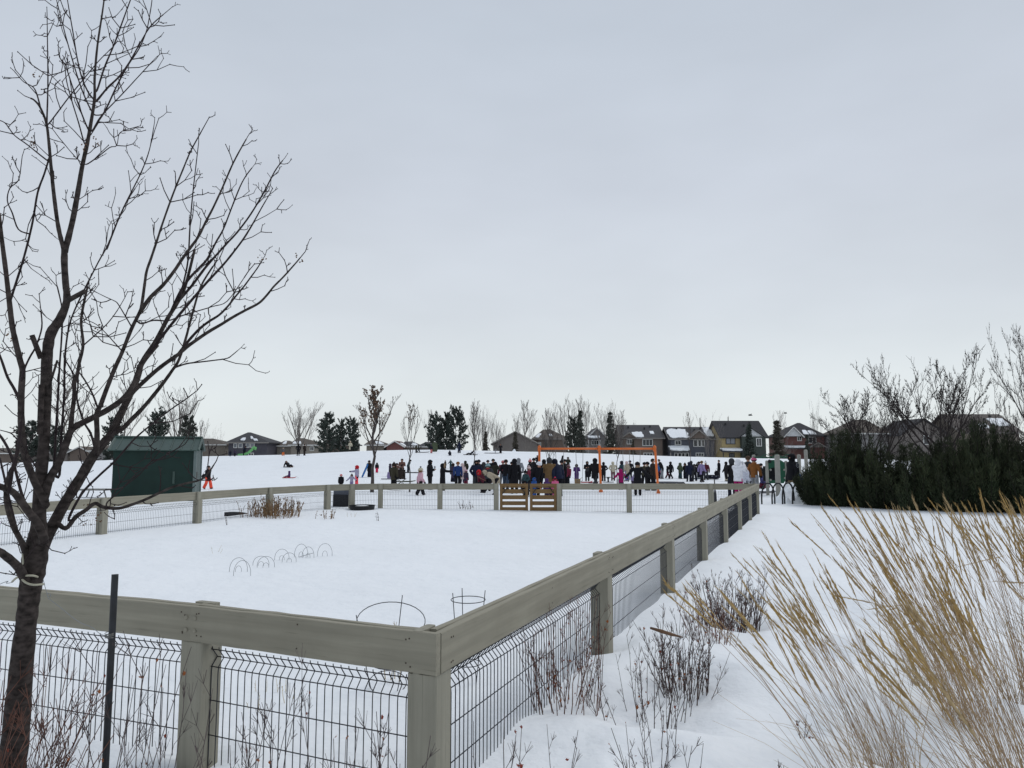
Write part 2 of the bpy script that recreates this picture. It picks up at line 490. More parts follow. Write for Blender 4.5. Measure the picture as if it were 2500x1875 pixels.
# melt hollows with a low rim round shrubs, grass clumps and fence posts
HOLLOWS = [(.36, 4.9, .26, .07), (.88, 4.75, .26, .06), (1.20, 5.30, .26, .10), (2.12, 7.35, .34, .12), (1.72, 6.5, .24, .07), (.05, 2.95, .2, .05), (.62, 3.15, .2, .05),
           (.72, 3.95, .15, .05), (1.72, 4.55, .12, .05), (-.60, 2.75, .26, .06), (-1.38, 2.70, .2, .05), (-1.98, 2.55, .32, .08), (.755, 6.31, .17, .07), (1.89, 9.09, .2, .07),
           (-.38, 3.52, .15, .06), (-1.685, 4.127, .15, .06), (1.57, 3.35, .2, .06), (2.07, 4.15, .22, .07), (2.42, 3.6, .22, .07), (2.74, 4.6, .24, .07), (3.37, 4.95, .24, .07), (3.12, 3.75, .24, .07)]
def gz(x, y):
    """height of the snow"""
    x = np.asarray(x, float); y = np.asarray(y, float)
    z = np.clip(-0.0125 * x, -0.13, 0.13) * sstep(5, 15, y) * (1 - sstep(50, 80, y))
    crest = np.interp(x, CREST_X, CREST_Z)
    left = sstep(-12, -40, x)
    z0, z1 = 52 + 8 * left, 95
    t = np.clip((y - z0) / (z1 - z0), 0, 1)
    rise = t * t * (3 - 2 * t)
    fall = sstep(99, 132, y)
    z = z + crest * rise * (1 - fall) - 1.1 * fall
    near = 1 - sstep(30, 60, y)
    z = z + 0.085 * vnoise(x / 5.1 + 3, y / 5.1) * near
    right = sstep(0.1, 0.8, x - (-0.38 + 0.408 * (y - 3.5))) * (1 - sstep(7, 12, y))
    z = z + vnoise(x / 0.8 + 9, y / 0.8 + 4) * (0.02 + 0.24 * right) * near
    z = z + vnoise(x / 0.33 + 1, y / 0.33 + 7) * (0.004 + 0.05 * right) * (1 - sstep(10, 16, y))
    # trampled, lumpy snow in the playground
    play = sstep(27, 30, y) * (1 - sstep(55, 66, y))
    z = z + 0.05 * vnoise(x / 0.9, y / 1.4) * play
    # humps on the sledding slope
    z = z + 0.16 * vnoise(x / 5, y / 6 + 5) * sstep(60, 75, y) * (1 - sstep(90, 96, y))
    for hx, hy, hr_, hd in HOLLOWS:
        q = (x - hx) ** 2 + (y - hy) ** 2
        z = z - hd * np.exp(-q / hr_ ** 2) + hd * .45 * np.exp(-((np.sqrt(q) - 1.9 * hr_) / (.8 * hr_)) ** 2)
    # snow drifted against the shed and the foot of the long fence
    z = z + 0.10 * np.exp(-((x + 12.4) / 1.9) ** 2 - ((y - 25.0) / .55) ** 2)
    fx = x - (-0.38 + 0.408 * (y - 3.5))
    z = z + 0.09 * np.exp(-((fx - .35) / .40) ** 2) * (0.6 + 1.2 * vnoise(y / 1.7 + 2, x * 0 + .5)) * sstep(3.6, 5, y) * (1 - sstep(20, 24, y))
    return z
def ground(x, y):
    return float(gz(x, y))
def ground_px(px, py):
    x, y, z = ray(px, py)
    prev = None
    for d in np.geomspace(1.2, 140, 900):
        t = d / y
        dz = EYE + z * t - ground(x * t, d)
        if dz <= 0:
            return Vector((x * t, d, ground(x * t, d)))
    t = 95 / y
    return Vector((x * t, 95, ground(x * t, 95)))
# ------------------------------------------------------------------ setting: one snow sheet to the horizon
def snow_sheet():
    rr = np.concatenate([[0.25], np.geomspace(0.6, 30, 170), np.geomspace(30.6, 140, 90), np.geomspace(150, 1500, 26)])
    aa = np.concatenate([np.linspace(-62, 62, 330), np.linspace(66, 294, 58)])
    a = np.radians(aa)
    Rg, Ag = np.meshgrid(rr, a, indexing='ij')
    x, y = Rg * np.sin(Ag), Rg * np.cos(Ag)
    z = gz(x, y)
    na, nr = len(aa), len(rr)
    vs = np.stack([x.ravel(), y.ravel(), z.ravel()], 1).tolist()
    fs = []
    for i in range(nr - 1):
        b0, b1 = i * na, (i + 1) * na
        for j in range(na):
            q = (j + 1) % na
            fs.append((b0 + j, b1 + j, b1 + q, b0 + q)[::-1])
    vs.append((0, 0, ground(0, 0)))
    c = len(vs) - 1
    for j in range(na):
        fs.append((j, (j + 1) % na, c)[::-1])
    me = bpy.data.meshes.new('snow_ground')
    me.from_pydata(vs, [], fs)
    me.polygons.foreach_set('use_smooth', [True] * len(me.polygons))
    me.materials.append(M['snow'])
    o = put('snow_ground', me)
    o['kind'] = 'structure'
snow_sheet()

# ------------------------------------------------------------------ wooden rail fence
RT = 0.81                                 # top of the rail above the datum
RH = 0.184
def post_mesh(bot=-0.75):
    b = MB()
    b.bbox((0, 0, (0.622 + bot) / 2), (0.15, 0.15, 0.622 - bot), 0.006)
    b.bbox((0, 0.030, 0.7125), (0.148, 0.048, 0.2), 0.010)
    me = b.mesh('post')
    me.materials.append(M['post'])
    return me
POST = post_mesh()
BOARD = {}
def board_mesh(L):
    k = round(L, 3)
    if k not in BOARD:
        rng = random.Random(int(k * 997))
        b = MB()
        n = 14
        # a slightly cupped, uneven board: ring of 8 points at each station
        vs, t, h, c = [], 0.038 / 2, RH / 2, 0.004
        for i in range(n + 1):
            x = k * i / n
            dy, dz = rng.uniform(-.0012, .0012), rng.uniform(-.0015, .0015)
            for (a, d) in ((-t + c, -h), (t - c, -h), (t, -h + c), (t, h - c), (t - c, h), (-t + c, h), (-t, h - c), (-t, -h + c)):
                vs.append((x, a + dy, d + dz + (rng.uniform(-.002, .001) if d > 0 else 0)))
        fs = [tuple(range(7, -1, -1)), tuple(n * 8 + j for j in range(8))]
        for i in range(n):
            for j in range(8):
                q = (j + 1) % 8
                fs.append((i * 8 + j, i * 8 + q, (i + 1) * 8 + q, (i + 1) * 8 + j))
        b.add(vs, fs)
        me = b.mesh('rail_board')
        me.materials.append(M['rail'])
        BOARD[k] = me
    return BOARD[k]
MESHP = {}
HOR = (0.578, 0.531, 0.488, 0.314, 0.136, -0.044)
def wire_mesh(L, sides=5):
    k = (round(L, 3), sides)
    if k not in MESHP:
        b = MB()
        n = max(2, int(round(L / 0.048)))
        r = 0.0027
        for i in range(n + 1):
            x = L * i / n
            pts = [(x, 0, 0.590), (x, 0.002, 0.576), (x, 0.030, 0.540), (x, 0.038, 0.531), (x, 0.030, 0.521), (x, 0.003, 0.490), (x, 0, 0.46), (x, 0, 0.2), (x, 0, -0.10)]
            b.tube(pts, r, sides, True)
        for h in HOR:
            y = 0.038 if abs(h - 0.531) < .001 else 0.0
            b.tube([(0, y - 0.0052, h), (L, y - 0.0052, h)], 0.0028, sides)
        me = b.mesh('wire_mesh', True)
        me.materials.append(M['wire'])
        MESHP[k] = me
    return MESHP[k]
_bm = MB()
_bm.tube([(0, 0.002, 0), (0, -0.004, 0), (0, -0.0055, 0)], [0.0115, 0.0115, 0.0085], 12)
BOLT = _bm.mesh('bolt', False)
BOLT.materials.append(M['rail'])

_nl = MB()
_nl.tube([(0, 0.001, 0), (0, -0.0012, 0)], [0.0042, 0.0036], 7)
NAIL = _nl.mesh('nail', False)
NAIL.materials.append(M['post'])
M['nail'] = mat('rusty_nail', (0.075, 0.055, 0.042), 0.6, 0, metal=0.3)
def fence_run(label, pts, skip=(), ends=(True, True), ext=(0, 0), bolts=False, sides=4, group='weathered rail fence around the garden', tops=None):
    """pts: list of (x, y); the garden lies to the left of the walking direction"""
    A = Vector((pts[0][0], pts[0][1], 0))
    root = thing('rail_fence', label, 'fence', A, group)
    n = len(pts)
    for i in range(n):
        if (i == 0 and not ends[0]) or (i == n - 1 and not ends[1]):
            continue
        a, c = pts[max(i - 1, 0)], pts[min(i + 1, n - 1)]
        ang = math.atan2(c[1] - a[1], c[0] - a[0])
        put('post', POST, root, (pts[i][0] - A.x, pts[i][1] - A.y, 0), (0, 0, ang))
    for i in range(n - 1):
        if i in skip:
            continue
        a, c = Vector((*pts[i], 0)), Vector((*pts[i + 1], 0))
        L = (c - a).length
        ang = math.atan2(c.y - a.y, c.x - a.x)
        ex = Vector((math.cos(ang), math.sin(ang), 0))
        ey = Vector((-ex.y, ex.x, 0))
        s0 = ext[0] if i == 0 else 0.002
        s1 = ext[1] if i == n - 2 else -0.002
        # outer (front) board and inner (back) board, back to back with a slot between
        for off, e0, e1 in ((-0.064, s0, s1), (-0.016, max(s0, 0.002) if i == 0 else s0, min(s1, -0.002))):
            o = a + ex * e0 + ey * off - A
            put('rail_board', board_mesh(L + e1 - e0), root, (o.x, o.y, RT - RH / 2), (0, 0, ang))
        o = a + ex * 0.078 - A
        put('wire_mesh', wire_mesh(L - 0.156, sides), root, (o.x, o.y, 0), (0, 0, ang))
        if bolts:
            for sx in ((0.034,) if i == n - 2 else (0.034, L - 0.034)):
                for bz in (RT - 0.06, RT - 0.125):
                    q = a + ex * sx + ey * (-0.0845) - A
                    put('bolt', BOLT, root, (q.x, q.y, bz), (0, 0, ang))
        if sides >= 6:
            rn = random.Random(int(a.x * 100) + i)
            for sx in (0.05, 0.07, L * .5, L - 0.05, L - 0.07):
                for bz in (RT - .04, RT - .145):
                    q = a + ex * (sx + rn.uniform(-.012, .012)) + ey * (-0.0845) - A
                    put('nail', NAIL, root, (q.x, q.y, bz + rn.uniform(-.012, .012)), (0, 0, ang), 1, M['nail'])
    return root

C0 = G(1050, 1535, RT)
E0 = G(1846, 1181, RT)
PL1 = G(497, 1473, RT)
ul = (G(0, 1429, RT) - PL1).normalized()
PL2, PL3 = PL1 + ul * 2.6, PL1 + ul * 5.2
xy = lambda v: (v.x, v.y)
fence_run('near weathered rail fence with wire mesh, crossing behind the bare tree to the corner',
          [xy(PL3), xy(PL2), xy(PL1), xy(C0)], ends=(True, False), ext=(0.002, 0.083), bolts=True, sides=6)
fence_run('long rail fence with wire mesh running from the near corner to the bike rack',
          [xy(C0 + (E0 - C0) * (k / 7)) for k in range(8)], ext=(-0.044, 0.06), bolts=False, sides=6)
yf = 23.0
def far(px): return (X(px, yf), yf)
fence_run('far rail fence section between the wooden gate and the bike rack corner',
          [xy(E0), far(1731), far(1533), far(1364)], ends=(False, True))
bl = [G(px, py, RT) for px, py in ((800, 1183.5), (659, 1190), (484, 1201), (252, 1216))]
d_ = (bl[3] - bl[2]).normalized()
bl.append(bl[3] + d_ * 2.8)
bl.append(bl[4] + d_ * 2.8 + Vector((-.5, 0, 0)))
bl.append(bl[5] + Vector((-1.1, -2.6, 0)))
fence_run('far rail fence bending from the wooden gate round past the green shed',
          [far(1212), far(1076), far(932), (X(863, 22.6), 22.6)] + [xy(v) for v in bl])

# ------------------------------------------------------------------ the pair of wooden gates
def gate(x0, x1, y, label, lean=0):
    g0 = Vector(((x0 + x1) / 2, y, 0))
    root = thing('garden_gate', label, 'gate', g0, 'brown slatted garden gates')
    W = x1 - x0
    for sx in (x0 + .045, x1 - .045):
        MB().bbox((sx, y, 0.345), (0.085, 0.06, 0.75), 0.005).build('stile', M['gate_v'], root)
    MB().bbox(((x0 + x1) / 2, y - 0.004, 0.765), (W, 0.07, 0.088), 0.005).build('top_rail', M['gate'], root)
    for zc, hh in ((0.700, 0.034), (0.575, 0.128), (0.392, 0.125), (0.210, 0.122), (0.03, 0.12)):
        b = MB().bbox(((x0 + x1) / 2, y + 0.012, zc), (W - 0.172, 0.03, hh), 0.004)
        b.build('slat', M['gate'], root)
    for sx, s in ((x0 + 0.088, 1), (x1 - 0.088, -1)):
        MB().tube([(sx, y - 0.036, 0.50), (sx + s * 0.15, y - 0.036, 0.715)], 0.011, 6).build('corner_brace', M['black_metal'], root)
    return root
gate(X(1220.5, 23), X(1289, 23), yf, 'brown slatted wooden gate, the leaf nearer the green shed')
gate(X(1293, 23), X(1358, 23), yf, 'brown slatted wooden gate with one greyed slat, the leaf nearer the swing set')
lt = thing('gate_latch', 'dark latch strap between the two wooden gates', 'latch', (X(1291, 23), yf - .02, 0))
MB().box((X(1291, 23), yf - .02, 0.62), (0.03, 0.03, 0.42)).build('strap', M['black_metal'], lt)

# ------------------------------------------------------------------ green storage shed beyond the fence
def shed():
    a = ground_px(268, 1236); a.y = max(a.y, 24.0)
    a = P(268, 1236, 25.2); c = P(471, 1227, 25.95)
    a.z = c.z = 0
    ex = (c - a); L = ex.length; ex.normalize(); ey = Vector((-ex.y, ex.x, 0))
    zb = 0.07
    ang = math.atan2(ex.y, ex.x)
    root = thing('storage_shed', 'dark green storage shed with ribbed sloping roof behind the rail fence', 'shed', (a.x, a.y, 0), None, ang)
    D = 1.8
    H = EYE + (1118 - 1096) / F * a.y - 0.02
    HR = EYE + (1118 - 1073) / F * (a.y + D / 2) + 0.03
    H2 = H
    ORG[root] = Vector((0, 0, 0))
    b = MB()
    b.box((L / 2, D / 2, (H + zb) / 2), (L - .04, D - .04, H - zb))
    b.add([(0.02, 0.03, H - .02), (0.02, D - .03, H - .02), (0.02, D / 2, HR - .05), (L - .02, 0.03, H - .02), (L - .02, D - .03, H - .02), (L - .02, D / 2, HR - .05)],
          [(0, 2, 1), (3, 4, 5), (0, 3, 5, 2), (1, 2, 5, 4)])
    b.build('wall', M['shed_wall'], root)
    MB().box((L / 2, D / 2, zb - .06), (L + .10, D + .1, .10)).build('skid_base', M['trim_dark'], root)
    sl_ = (HR - H) / (D / 2)
    ov = 0.10
    for s in (0, 1):
        y0, y1 = (-ov, D / 2) if s == 0 else (D + ov, D / 2)
        z0, z1 = H - ov * sl_, HR
        r = MB()
        r.add([(-.12, y0, z0), (L + .12, y0, z0), (L + .12, y1, z1), (-.12, y1, z1), (-.12, y0, z0 + .03), (L + .12, y0, z0 + .03), (L + .12, y1, z1 + .03), (-.12, y1, z1 + .03)],
              [(0, 1, 2, 3), (4, 5, 6, 7), (0, 1, 5, 4), (1, 2, 6, 5), (2, 3, 7, 6), (3, 0, 4, 7)])
        rf = r.build('roof_panel', M['shed_roof'], root)
        k = 8
        for i in range(k):
            x = 0.12 + (L - .24) * i / (k - 1)
            MB().tube([(x, y0, z0 + .042), (x, y1, z1 + .042)], 0.021, 4).build('roof_rib', M['shed_roof'], rf)
        for x in (-.11, L + .11):
            MB().tube([(x, y0, z0 + .02), (x, y1, z1 + .02)], (0.05), 4).build('edge_trim', M['shed_roof'], rf)
    MB().tube([(-.14, D / 2, HR + .045), (L + .14, D / 2, HR + .045)], 0.055, 6).build('ridge_cap', M['shed_roof'], root)
    # ribbed pale end with corner trims and door
    e = MB()
    for i in range(12):
        y = .10 + (D - .2) * i / 11
        e.box((L + .005, y, (H + zb) / 2), (.03, (D - .2) / 11 * .55, H - zb))
    e.build('door_panel', M['shed_trim'], root)
    for y in (0.02, D - .02):
        MB().box((L + .01, y, (H + zb) / 2), (.09, .10, H - zb)).build('corner_trim', M['shed_trim'], root)
    MB().box((L + .05, 0.35, 1.0), (.05, .03, .22)).build('door_handle', M['steel'], root)
    # smudges rubbed on the long wall
    MB().box((0.02 + L * .74, -0.012 + .02, 0.92), (.07, .02, .42)).build('chalk_smear', M['shed_roof'], root)
    snowy = MB()
    return root
shed()

def picnic_table(px, py_top, d, label):
    c = P(px, py_top, d)
    g = ground(c.x, d)
    h = c.z - g
    root = thing('work_table', label, 'table', (c.x, d, g))
    MB().bbox((c.x, d, c.z), (1.15, .7, .05)).build('tabletop', M['steel'], root)
    for s in (-1, 1):
        for t in (-1, 1):
            MB().tube([(c.x + s * .38, d + t * .22, c.z), (c.x + s * .52, d + t * .26, g - .02)], .025, 6).build('leg', M['steel'], root)
picnic_table(236, 1195, 27.5, 'grey metal table standing in the snow beside the green shed')

# ------------------------------------------------------------------ things round the edge of the garden
def box_bin():
    y = 23.4
    x0, x1 = X(817.5, y), X(857, y)
    zt, zb = Z(1191, y), Z(1242, y)
    root = thing('compost_bin', 'black box-shaped bin with a grey upper band behind the far fence', 'bin', ((x0 + x1) / 2, y, 0))
    MB().bbox(((x0 + x1) / 2, y + .25, (zb + Z(1208, y)) / 2), (x1 - x0, .5, Z(1208, y) - zb), .01).build('body', M['black_plastic'], root)
    MB().bbox(((x0 + x1) / 2, y + .25, (zt + Z(1208, y)) / 2 + .002), (x1 - x0 - .02, .48, zt - Z(1208, y)), .01).build('band', M['grey_plastic'], root)
    MB().bbox(((x0 + x1) / 2, y + .25, zt - .03), (x1 - x0 + .03, .54, .07), .01).build('lid', M['black_plastic'], root)
box_bin()
def tub():
    y = 22.2
    c = P(884, 1236, y); c.z = ground(c.x, y) + .03
    root = thing('planter_tub', 'low black round tub rim half buried beside the far fence', 'planter', (c.x, y, c.z))
    b = MB()
    n = 24
    r0, zz = .35, c.z
    for (ra, za, rb, zb) in ((r0, -.15, r0 + .02, .09), (r0 + .02, .09, r0 + .05, .095), (r0 + .05, .095, r0 + .03, .08), (r0 - .03, .08, r0 - .04, -.15)):
        vs = []
        for j in range(n):
            t = 2 * math.pi * j / n
            vs += [(c.x + ra * math.cos(t), y + ra * math.sin(t), zz + za), (c.x + rb * math.cos(t), y + rb * math.sin(t), zz + zb)]
        b.add(vs, [(2 * j, 2 * ((j + 1) % n), 2 * ((j + 1) % n) + 1, 2 * j + 1) for j in range(n)])
    b.build('rim', M['black_plastic'], root, True)
    k = MB()
    k.ball((c.x, y, zz + .02), (r0 - .03, r0 - .03, .07), 16, 6)
    k.build('snow_fill', M['snow'], root, True)
tub()
def planter_edge():
    a, c = ground_px(556, 1261), ground_px(606, 1254)
    root = thing('raised_bed', 'black end of a raised bed poking out of the snow near the dead weeds', 'planter', (a.x, a.y, a.z))
    b = MB()
    for i in range(1):
        d = (c - a)
        n = Vector((-d.y, d.x, 0)).normalized()
        vs = []
        for s in range(7):
            f = s / 6
            p = a + d * f
            vs += [p + Vector((0, 0, -.15)), p + Vector((0, 0, .10 * (1 - f * f) + .005)), p + n * .10 + Vector((0, 0, .10 * (1 - f * f) + .005)), p + n * .10 + Vector((0, 0, -.15))]
        fs = [(0, 1, 2, 3), (24, 27, 26, 25)]
        for s in range(6):
            for j in range(4):
                q = (j + 1) % 4
                fs.append((s * 4 + j, (s + 1) * 4 + j, (s + 1) * 4 + q, s * 4 + q))
        b.add(vs, fs)
    b.build('side_board', M['black_plastic'], root)
planter_edge()

def arc(c, w_, h_, ang, n=14, lean=0.0):
    ex = Vector((math.cos(ang), math.sin(ang), 0)); ey = Vector((-ex.y, ex.x, 0))
    return [c + ex * (w_ / 2 * math.cos(math.pi * (1 - i / n))) + Vector((0, 0, h_ * math.sin(math.pi * i / n) ** .8 - (.06 if i in (0, n) else 0))) + ey * (lean * math.sin(math.pi * i / n)) for i in range(n + 1)]
HOOPS = [(582, 1397, 42, 33, 'leftmost'), (591, 1407, 40, 36, ''), (637, 1382, 38, 22, ''), (649, 1386, 41, 26, ''), (688, 1368, 34, 26, ''),
         (706, 1373, 33, 22, ''), (735, 1361, 32, 31, ''), (752, 1363, 28, 26, ''), (793, 1358, 35, 30, '')]
HL = ['rearmost of the two arched wire hoops nearest the bare tree in the garden snow', 'front one of the two arched wire hoops nearest the bare tree in the garden snow',
      'wide low wire hoop in the second pair counted from the bare tree, behind', 'tall-sided wire hoop in the second pair counted from the bare tree, in front',
      'higher wire hoop in the middle pair of garden hoops', 'lower wire hoop in the middle pair of garden hoops',
      'tallest wire hoop, crossed by a slanting thin stake', 'narrow wire hoop at the tip of the slanting thin stake', 'single wire hoop standing alone at the gate end of the row']
for (px, py, w_, h_, _), lab in zip(HOOPS, HL):
    c = ground_px(px, py)
    s = c.y / F
    root = thing('wire_hoop', lab, 'wire hoop', c, 'wire hoops in the garden snow')
    MB().tube(arc(c, w_ * s, h_ * s, .12), .0032, 5).build('outer_arch', M['wire_grey'], root, True)
    if px not in (591,):
        MB().tube(arc(c + Vector((.0, .0, 0)), w_ * s * .34, h_ * s * .42, .12), .0028, 5).build('inner_arch', M['wire_grey'], root, True)
c = ground_px(729, 1361)
st = thing('thin_stake', 'thin slanting stake lying across the tall wire hoop', 'stake', c)
MB().tube([c, P(765, 1350, c.y)], .004, 5).build('rod', M['wire_grey'], st)

def tomato_cage(px, py_top, d, rw, tilt, label, ringz=(0.0, .26, .5), legs=(0, 2.1, 4.2)):
    top = P(px, py_top, d)
    g = ground(top.x, d)
    root = thing('tomato_cage', label, 'plant cage', (top.x, d, g))
    H = top.z - g
    R = Matrix.Rotation(tilt, 3, 'X') @ Matrix.Rotation(tilt * .25, 3, 'Y')
    def W(x, y, z): return Vector((top.x, d, top.z)) + R @ Vector((x, y, z))
    for i, dz in enumerate(ringz):
        r = rw * (1 - .22 * i)
        MB().tube([W(r * math.cos(t), r * math.sin(t), -dz) for t in np.linspace(0, 2 * math.pi, 29)], .0032, 5, False).build('ring', M['wire'], root, True)
    for a in legs:
        e = [W(rw * 1.02 * math.cos(a), rw * 1.02 * math.sin(a), .06)]
        for q in (.5, 1.0):
            r = rw * (1 - .55 * q)
            e.append(W(r * math.cos(a), r * math.sin(a), -(H + .1) * q))
        MB().tube(e, .0032, 5).build('leg', M['wire'], root)
tomato_cage(955, 1515, 5.25, .235, .36, 'tilted wire tomato cage whose top ring arches above the rail near the corner post', legs=(1.4, 3.4, 5.4))
tomato_cage(1143, 1464, 5.5, .125, .02, 'small upright wire tomato cage behind the long rail, with two prongs', legs=(3.7, .3, 2.0), ringz=(0, .45))

def steel_stake():
    t = P(281, 1402, 2.95)
    bpt = P(257, 1880, 2.90)
    g = ground(bpt.x, 2.9)
    d = (bpt - t).normalized()
    e = bpt + d * 0.45
    root = thing('tree_stake', 'black metal stake driven upright beside the bare tree', 'stake', (e.x, e.y, g))
    MB().tube([t, t + (e - t) * .5, e], .0126, 12).build('pipe', M['black_metal'], root)
    b = MB()
    for k in range(4):
        z0 = P(268, 1545 + k * 4, 2.93)
        r = .0165
        b.tube([z0 + Vector((r * math.cos(a), r * math.sin(a), .003 * math.sin(a + k))) for a in np.linspace(0, 6.2832, 17)], .0014, 4, False)
    b.build('wire_wrap', M['steel'], root, True)
steel_stake()
# ------------------------------------------------------------------ houses beyond the hill
def prism_roof(b, x0, x1, ye, yr, yb, ze, zr, th=.22):
    """two slopes, ridge along x at y=yr, eaves at ye (front) and yb (back)"""
    for ya in (ye, yb):
        b.add([(x0, ya, ze), (x1, ya, ze), (x1, yr, zr), (x0, yr, zr), (x0, ya, ze + th), (x1, ya, ze + th), (x1, yr, zr + th), (x0, yr, zr + th)],
              [(0, 1, 2, 3), (4, 5, 6, 7), (0, 1, 5, 4), (1, 2, 6, 5), (2, 3, 7, 6), (3, 0, 4, 7)])
def slope_patch(p00, p10, p01, p11, u0, u1, v0, v1, th, seed, n=12):
    """an uneven slab of snow on a slope given by its corners (u across, v up)"""
    p00, p10, p01, p11 = map(Vector, (p00, p10, p01, p11))
    nrm = (p10 - p00).cross(p01 - p00).normalized()
    if nrm.z < 0: nrm = -nrm
    rng = random.Random(seed)
    c = ((u0 + u1) / 2, (v0 + v1) / 2)
    ru, rv = (u1 - u0) / 2, (v1 - v0) / 2
    def pt(u, v): return p00.lerp(p10, u).lerp(p01.lerp(p11, u), v)
    b = MB()
    m_ = 26
    top, bot = [], []
    for i in range(m_):
        a = 2 * math.pi * i / m_
        ca, sa = math.cos(a), math.sin(a)
        q = 1 / max(abs(ca), abs(sa)) * .97
        q = min(q, 1.28) * rng.uniform(.84, 1.02)
        u = min(1, max(0, c[0] + ru * ca * q)); v = min(1, max(0, c[1] + rv * sa * q))
        bot.append(pt(u, v)); top.append(pt(u, v) + nrm * th)
    b.add(bot + top + [pt(*c) + nrm * th * 1.15], [(i, (i + 1) % m_, m_ + (i + 1) % m_, m_ + i) for i in range(m_)] + [(m_ + i, m_ + (i + 1) % m_, 2 * m_) for i in range(m_)])
    return b
def window(root, D, x0, x1, y0, y1, mull=1, glass='glass', trim='trim_white', dy=0.0):
    """pixel box of a window on a wall at distance D"""
    X0, X1, Z1, Z0 = X(x0, D), X(x1, D), Z(y0, D), Z(y1, D)
    t = .11
    b = MB()
    f = D - .03 - dy
    cx, cz = (X0 + X1) / 2, (Z0 + Z1) / 2
    b.box((X0, f, cz), (t, .10, Z1 - Z0 + t)); b.box((X1, f, cz), (t, .10, Z1 - Z0 + t))
    b.box((cx, f + .003, Z1), (X1 - X0 - t, .094, t)); b.box((cx, f + .003, Z0), (X1 - X0 - t, .094, t))
    fr = b.build('window', M[trim], root)
    n = mull + 1
    for i in range(n):
        a = X0 + (X1 - X0) * i / n; c = X0 + (X1 - X0) * (i + 1) / n
        MB().box(((a + c) / 2, f + .01, cz), (c - a - .08, .03, Z1 - Z0 - .06)).build('pane', M[glass], fr)
        if i:
            MB().box((a, f - .005, cz), (.07, .08, Z1 - Z0 - .06)).build('mullion', M[trim], fr)
def front_gable(root, D, x0, x1, y_peak, y_eave, wall, roof, depth=4.0, trim='trim_grey', out_=.9):
    """small gable facing the camera, standing out from the front slope"""
    d = D - out_
    X0, X1, Zp, Ze = X(x0, d), X(x1, d), Z(y_peak, d), Z(y_eave, d)
    cx = (X0 + X1) / 2
    b = MB()
    b.add([(X0, d, Ze), (X1, d, Ze), (cx, d, Zp), (X0, d + depth, Ze), (X1, d + depth, Ze), (cx, d + depth, Zp)], [(0, 1, 2), (3, 5, 4), (0, 2, 5, 3), (1, 4, 5, 2), (0, 3, 4, 1)])
    g = b.build('gable', M['wall_' + wall], root)
    ov = .3
    for s in (-1, 1):
        xe = (X0 if s < 0 else X1) + s * ov
        ze = Ze - ov * (Zp - Ze) / max(.1, (X1 - X0) / 2)
        r = MB()
        r.add([(xe, d - .3, ze), (cx, d - .3, Zp), (cx, d + depth, Zp), (xe, d + depth, ze), (xe, d - .3, ze + .2), (cx, d - .3, Zp + .2), (cx, d + depth, Zp + .2), (xe, d + depth, ze + .2)],
              [(0, 1, 2, 3), (4, 5, 6, 7), (0, 1, 5, 4), (1, 2, 6, 5), (2, 3, 7, 6), (3, 0, 4, 7)])
        rr = r.build('gable_roof', M['roof_' + roof], root)
        MB().tube([(xe, d - .33, ze + .08), (cx, d - .33, Zp + .08)], .10, 4).build('bargeboard', M[trim], rr)
    return g
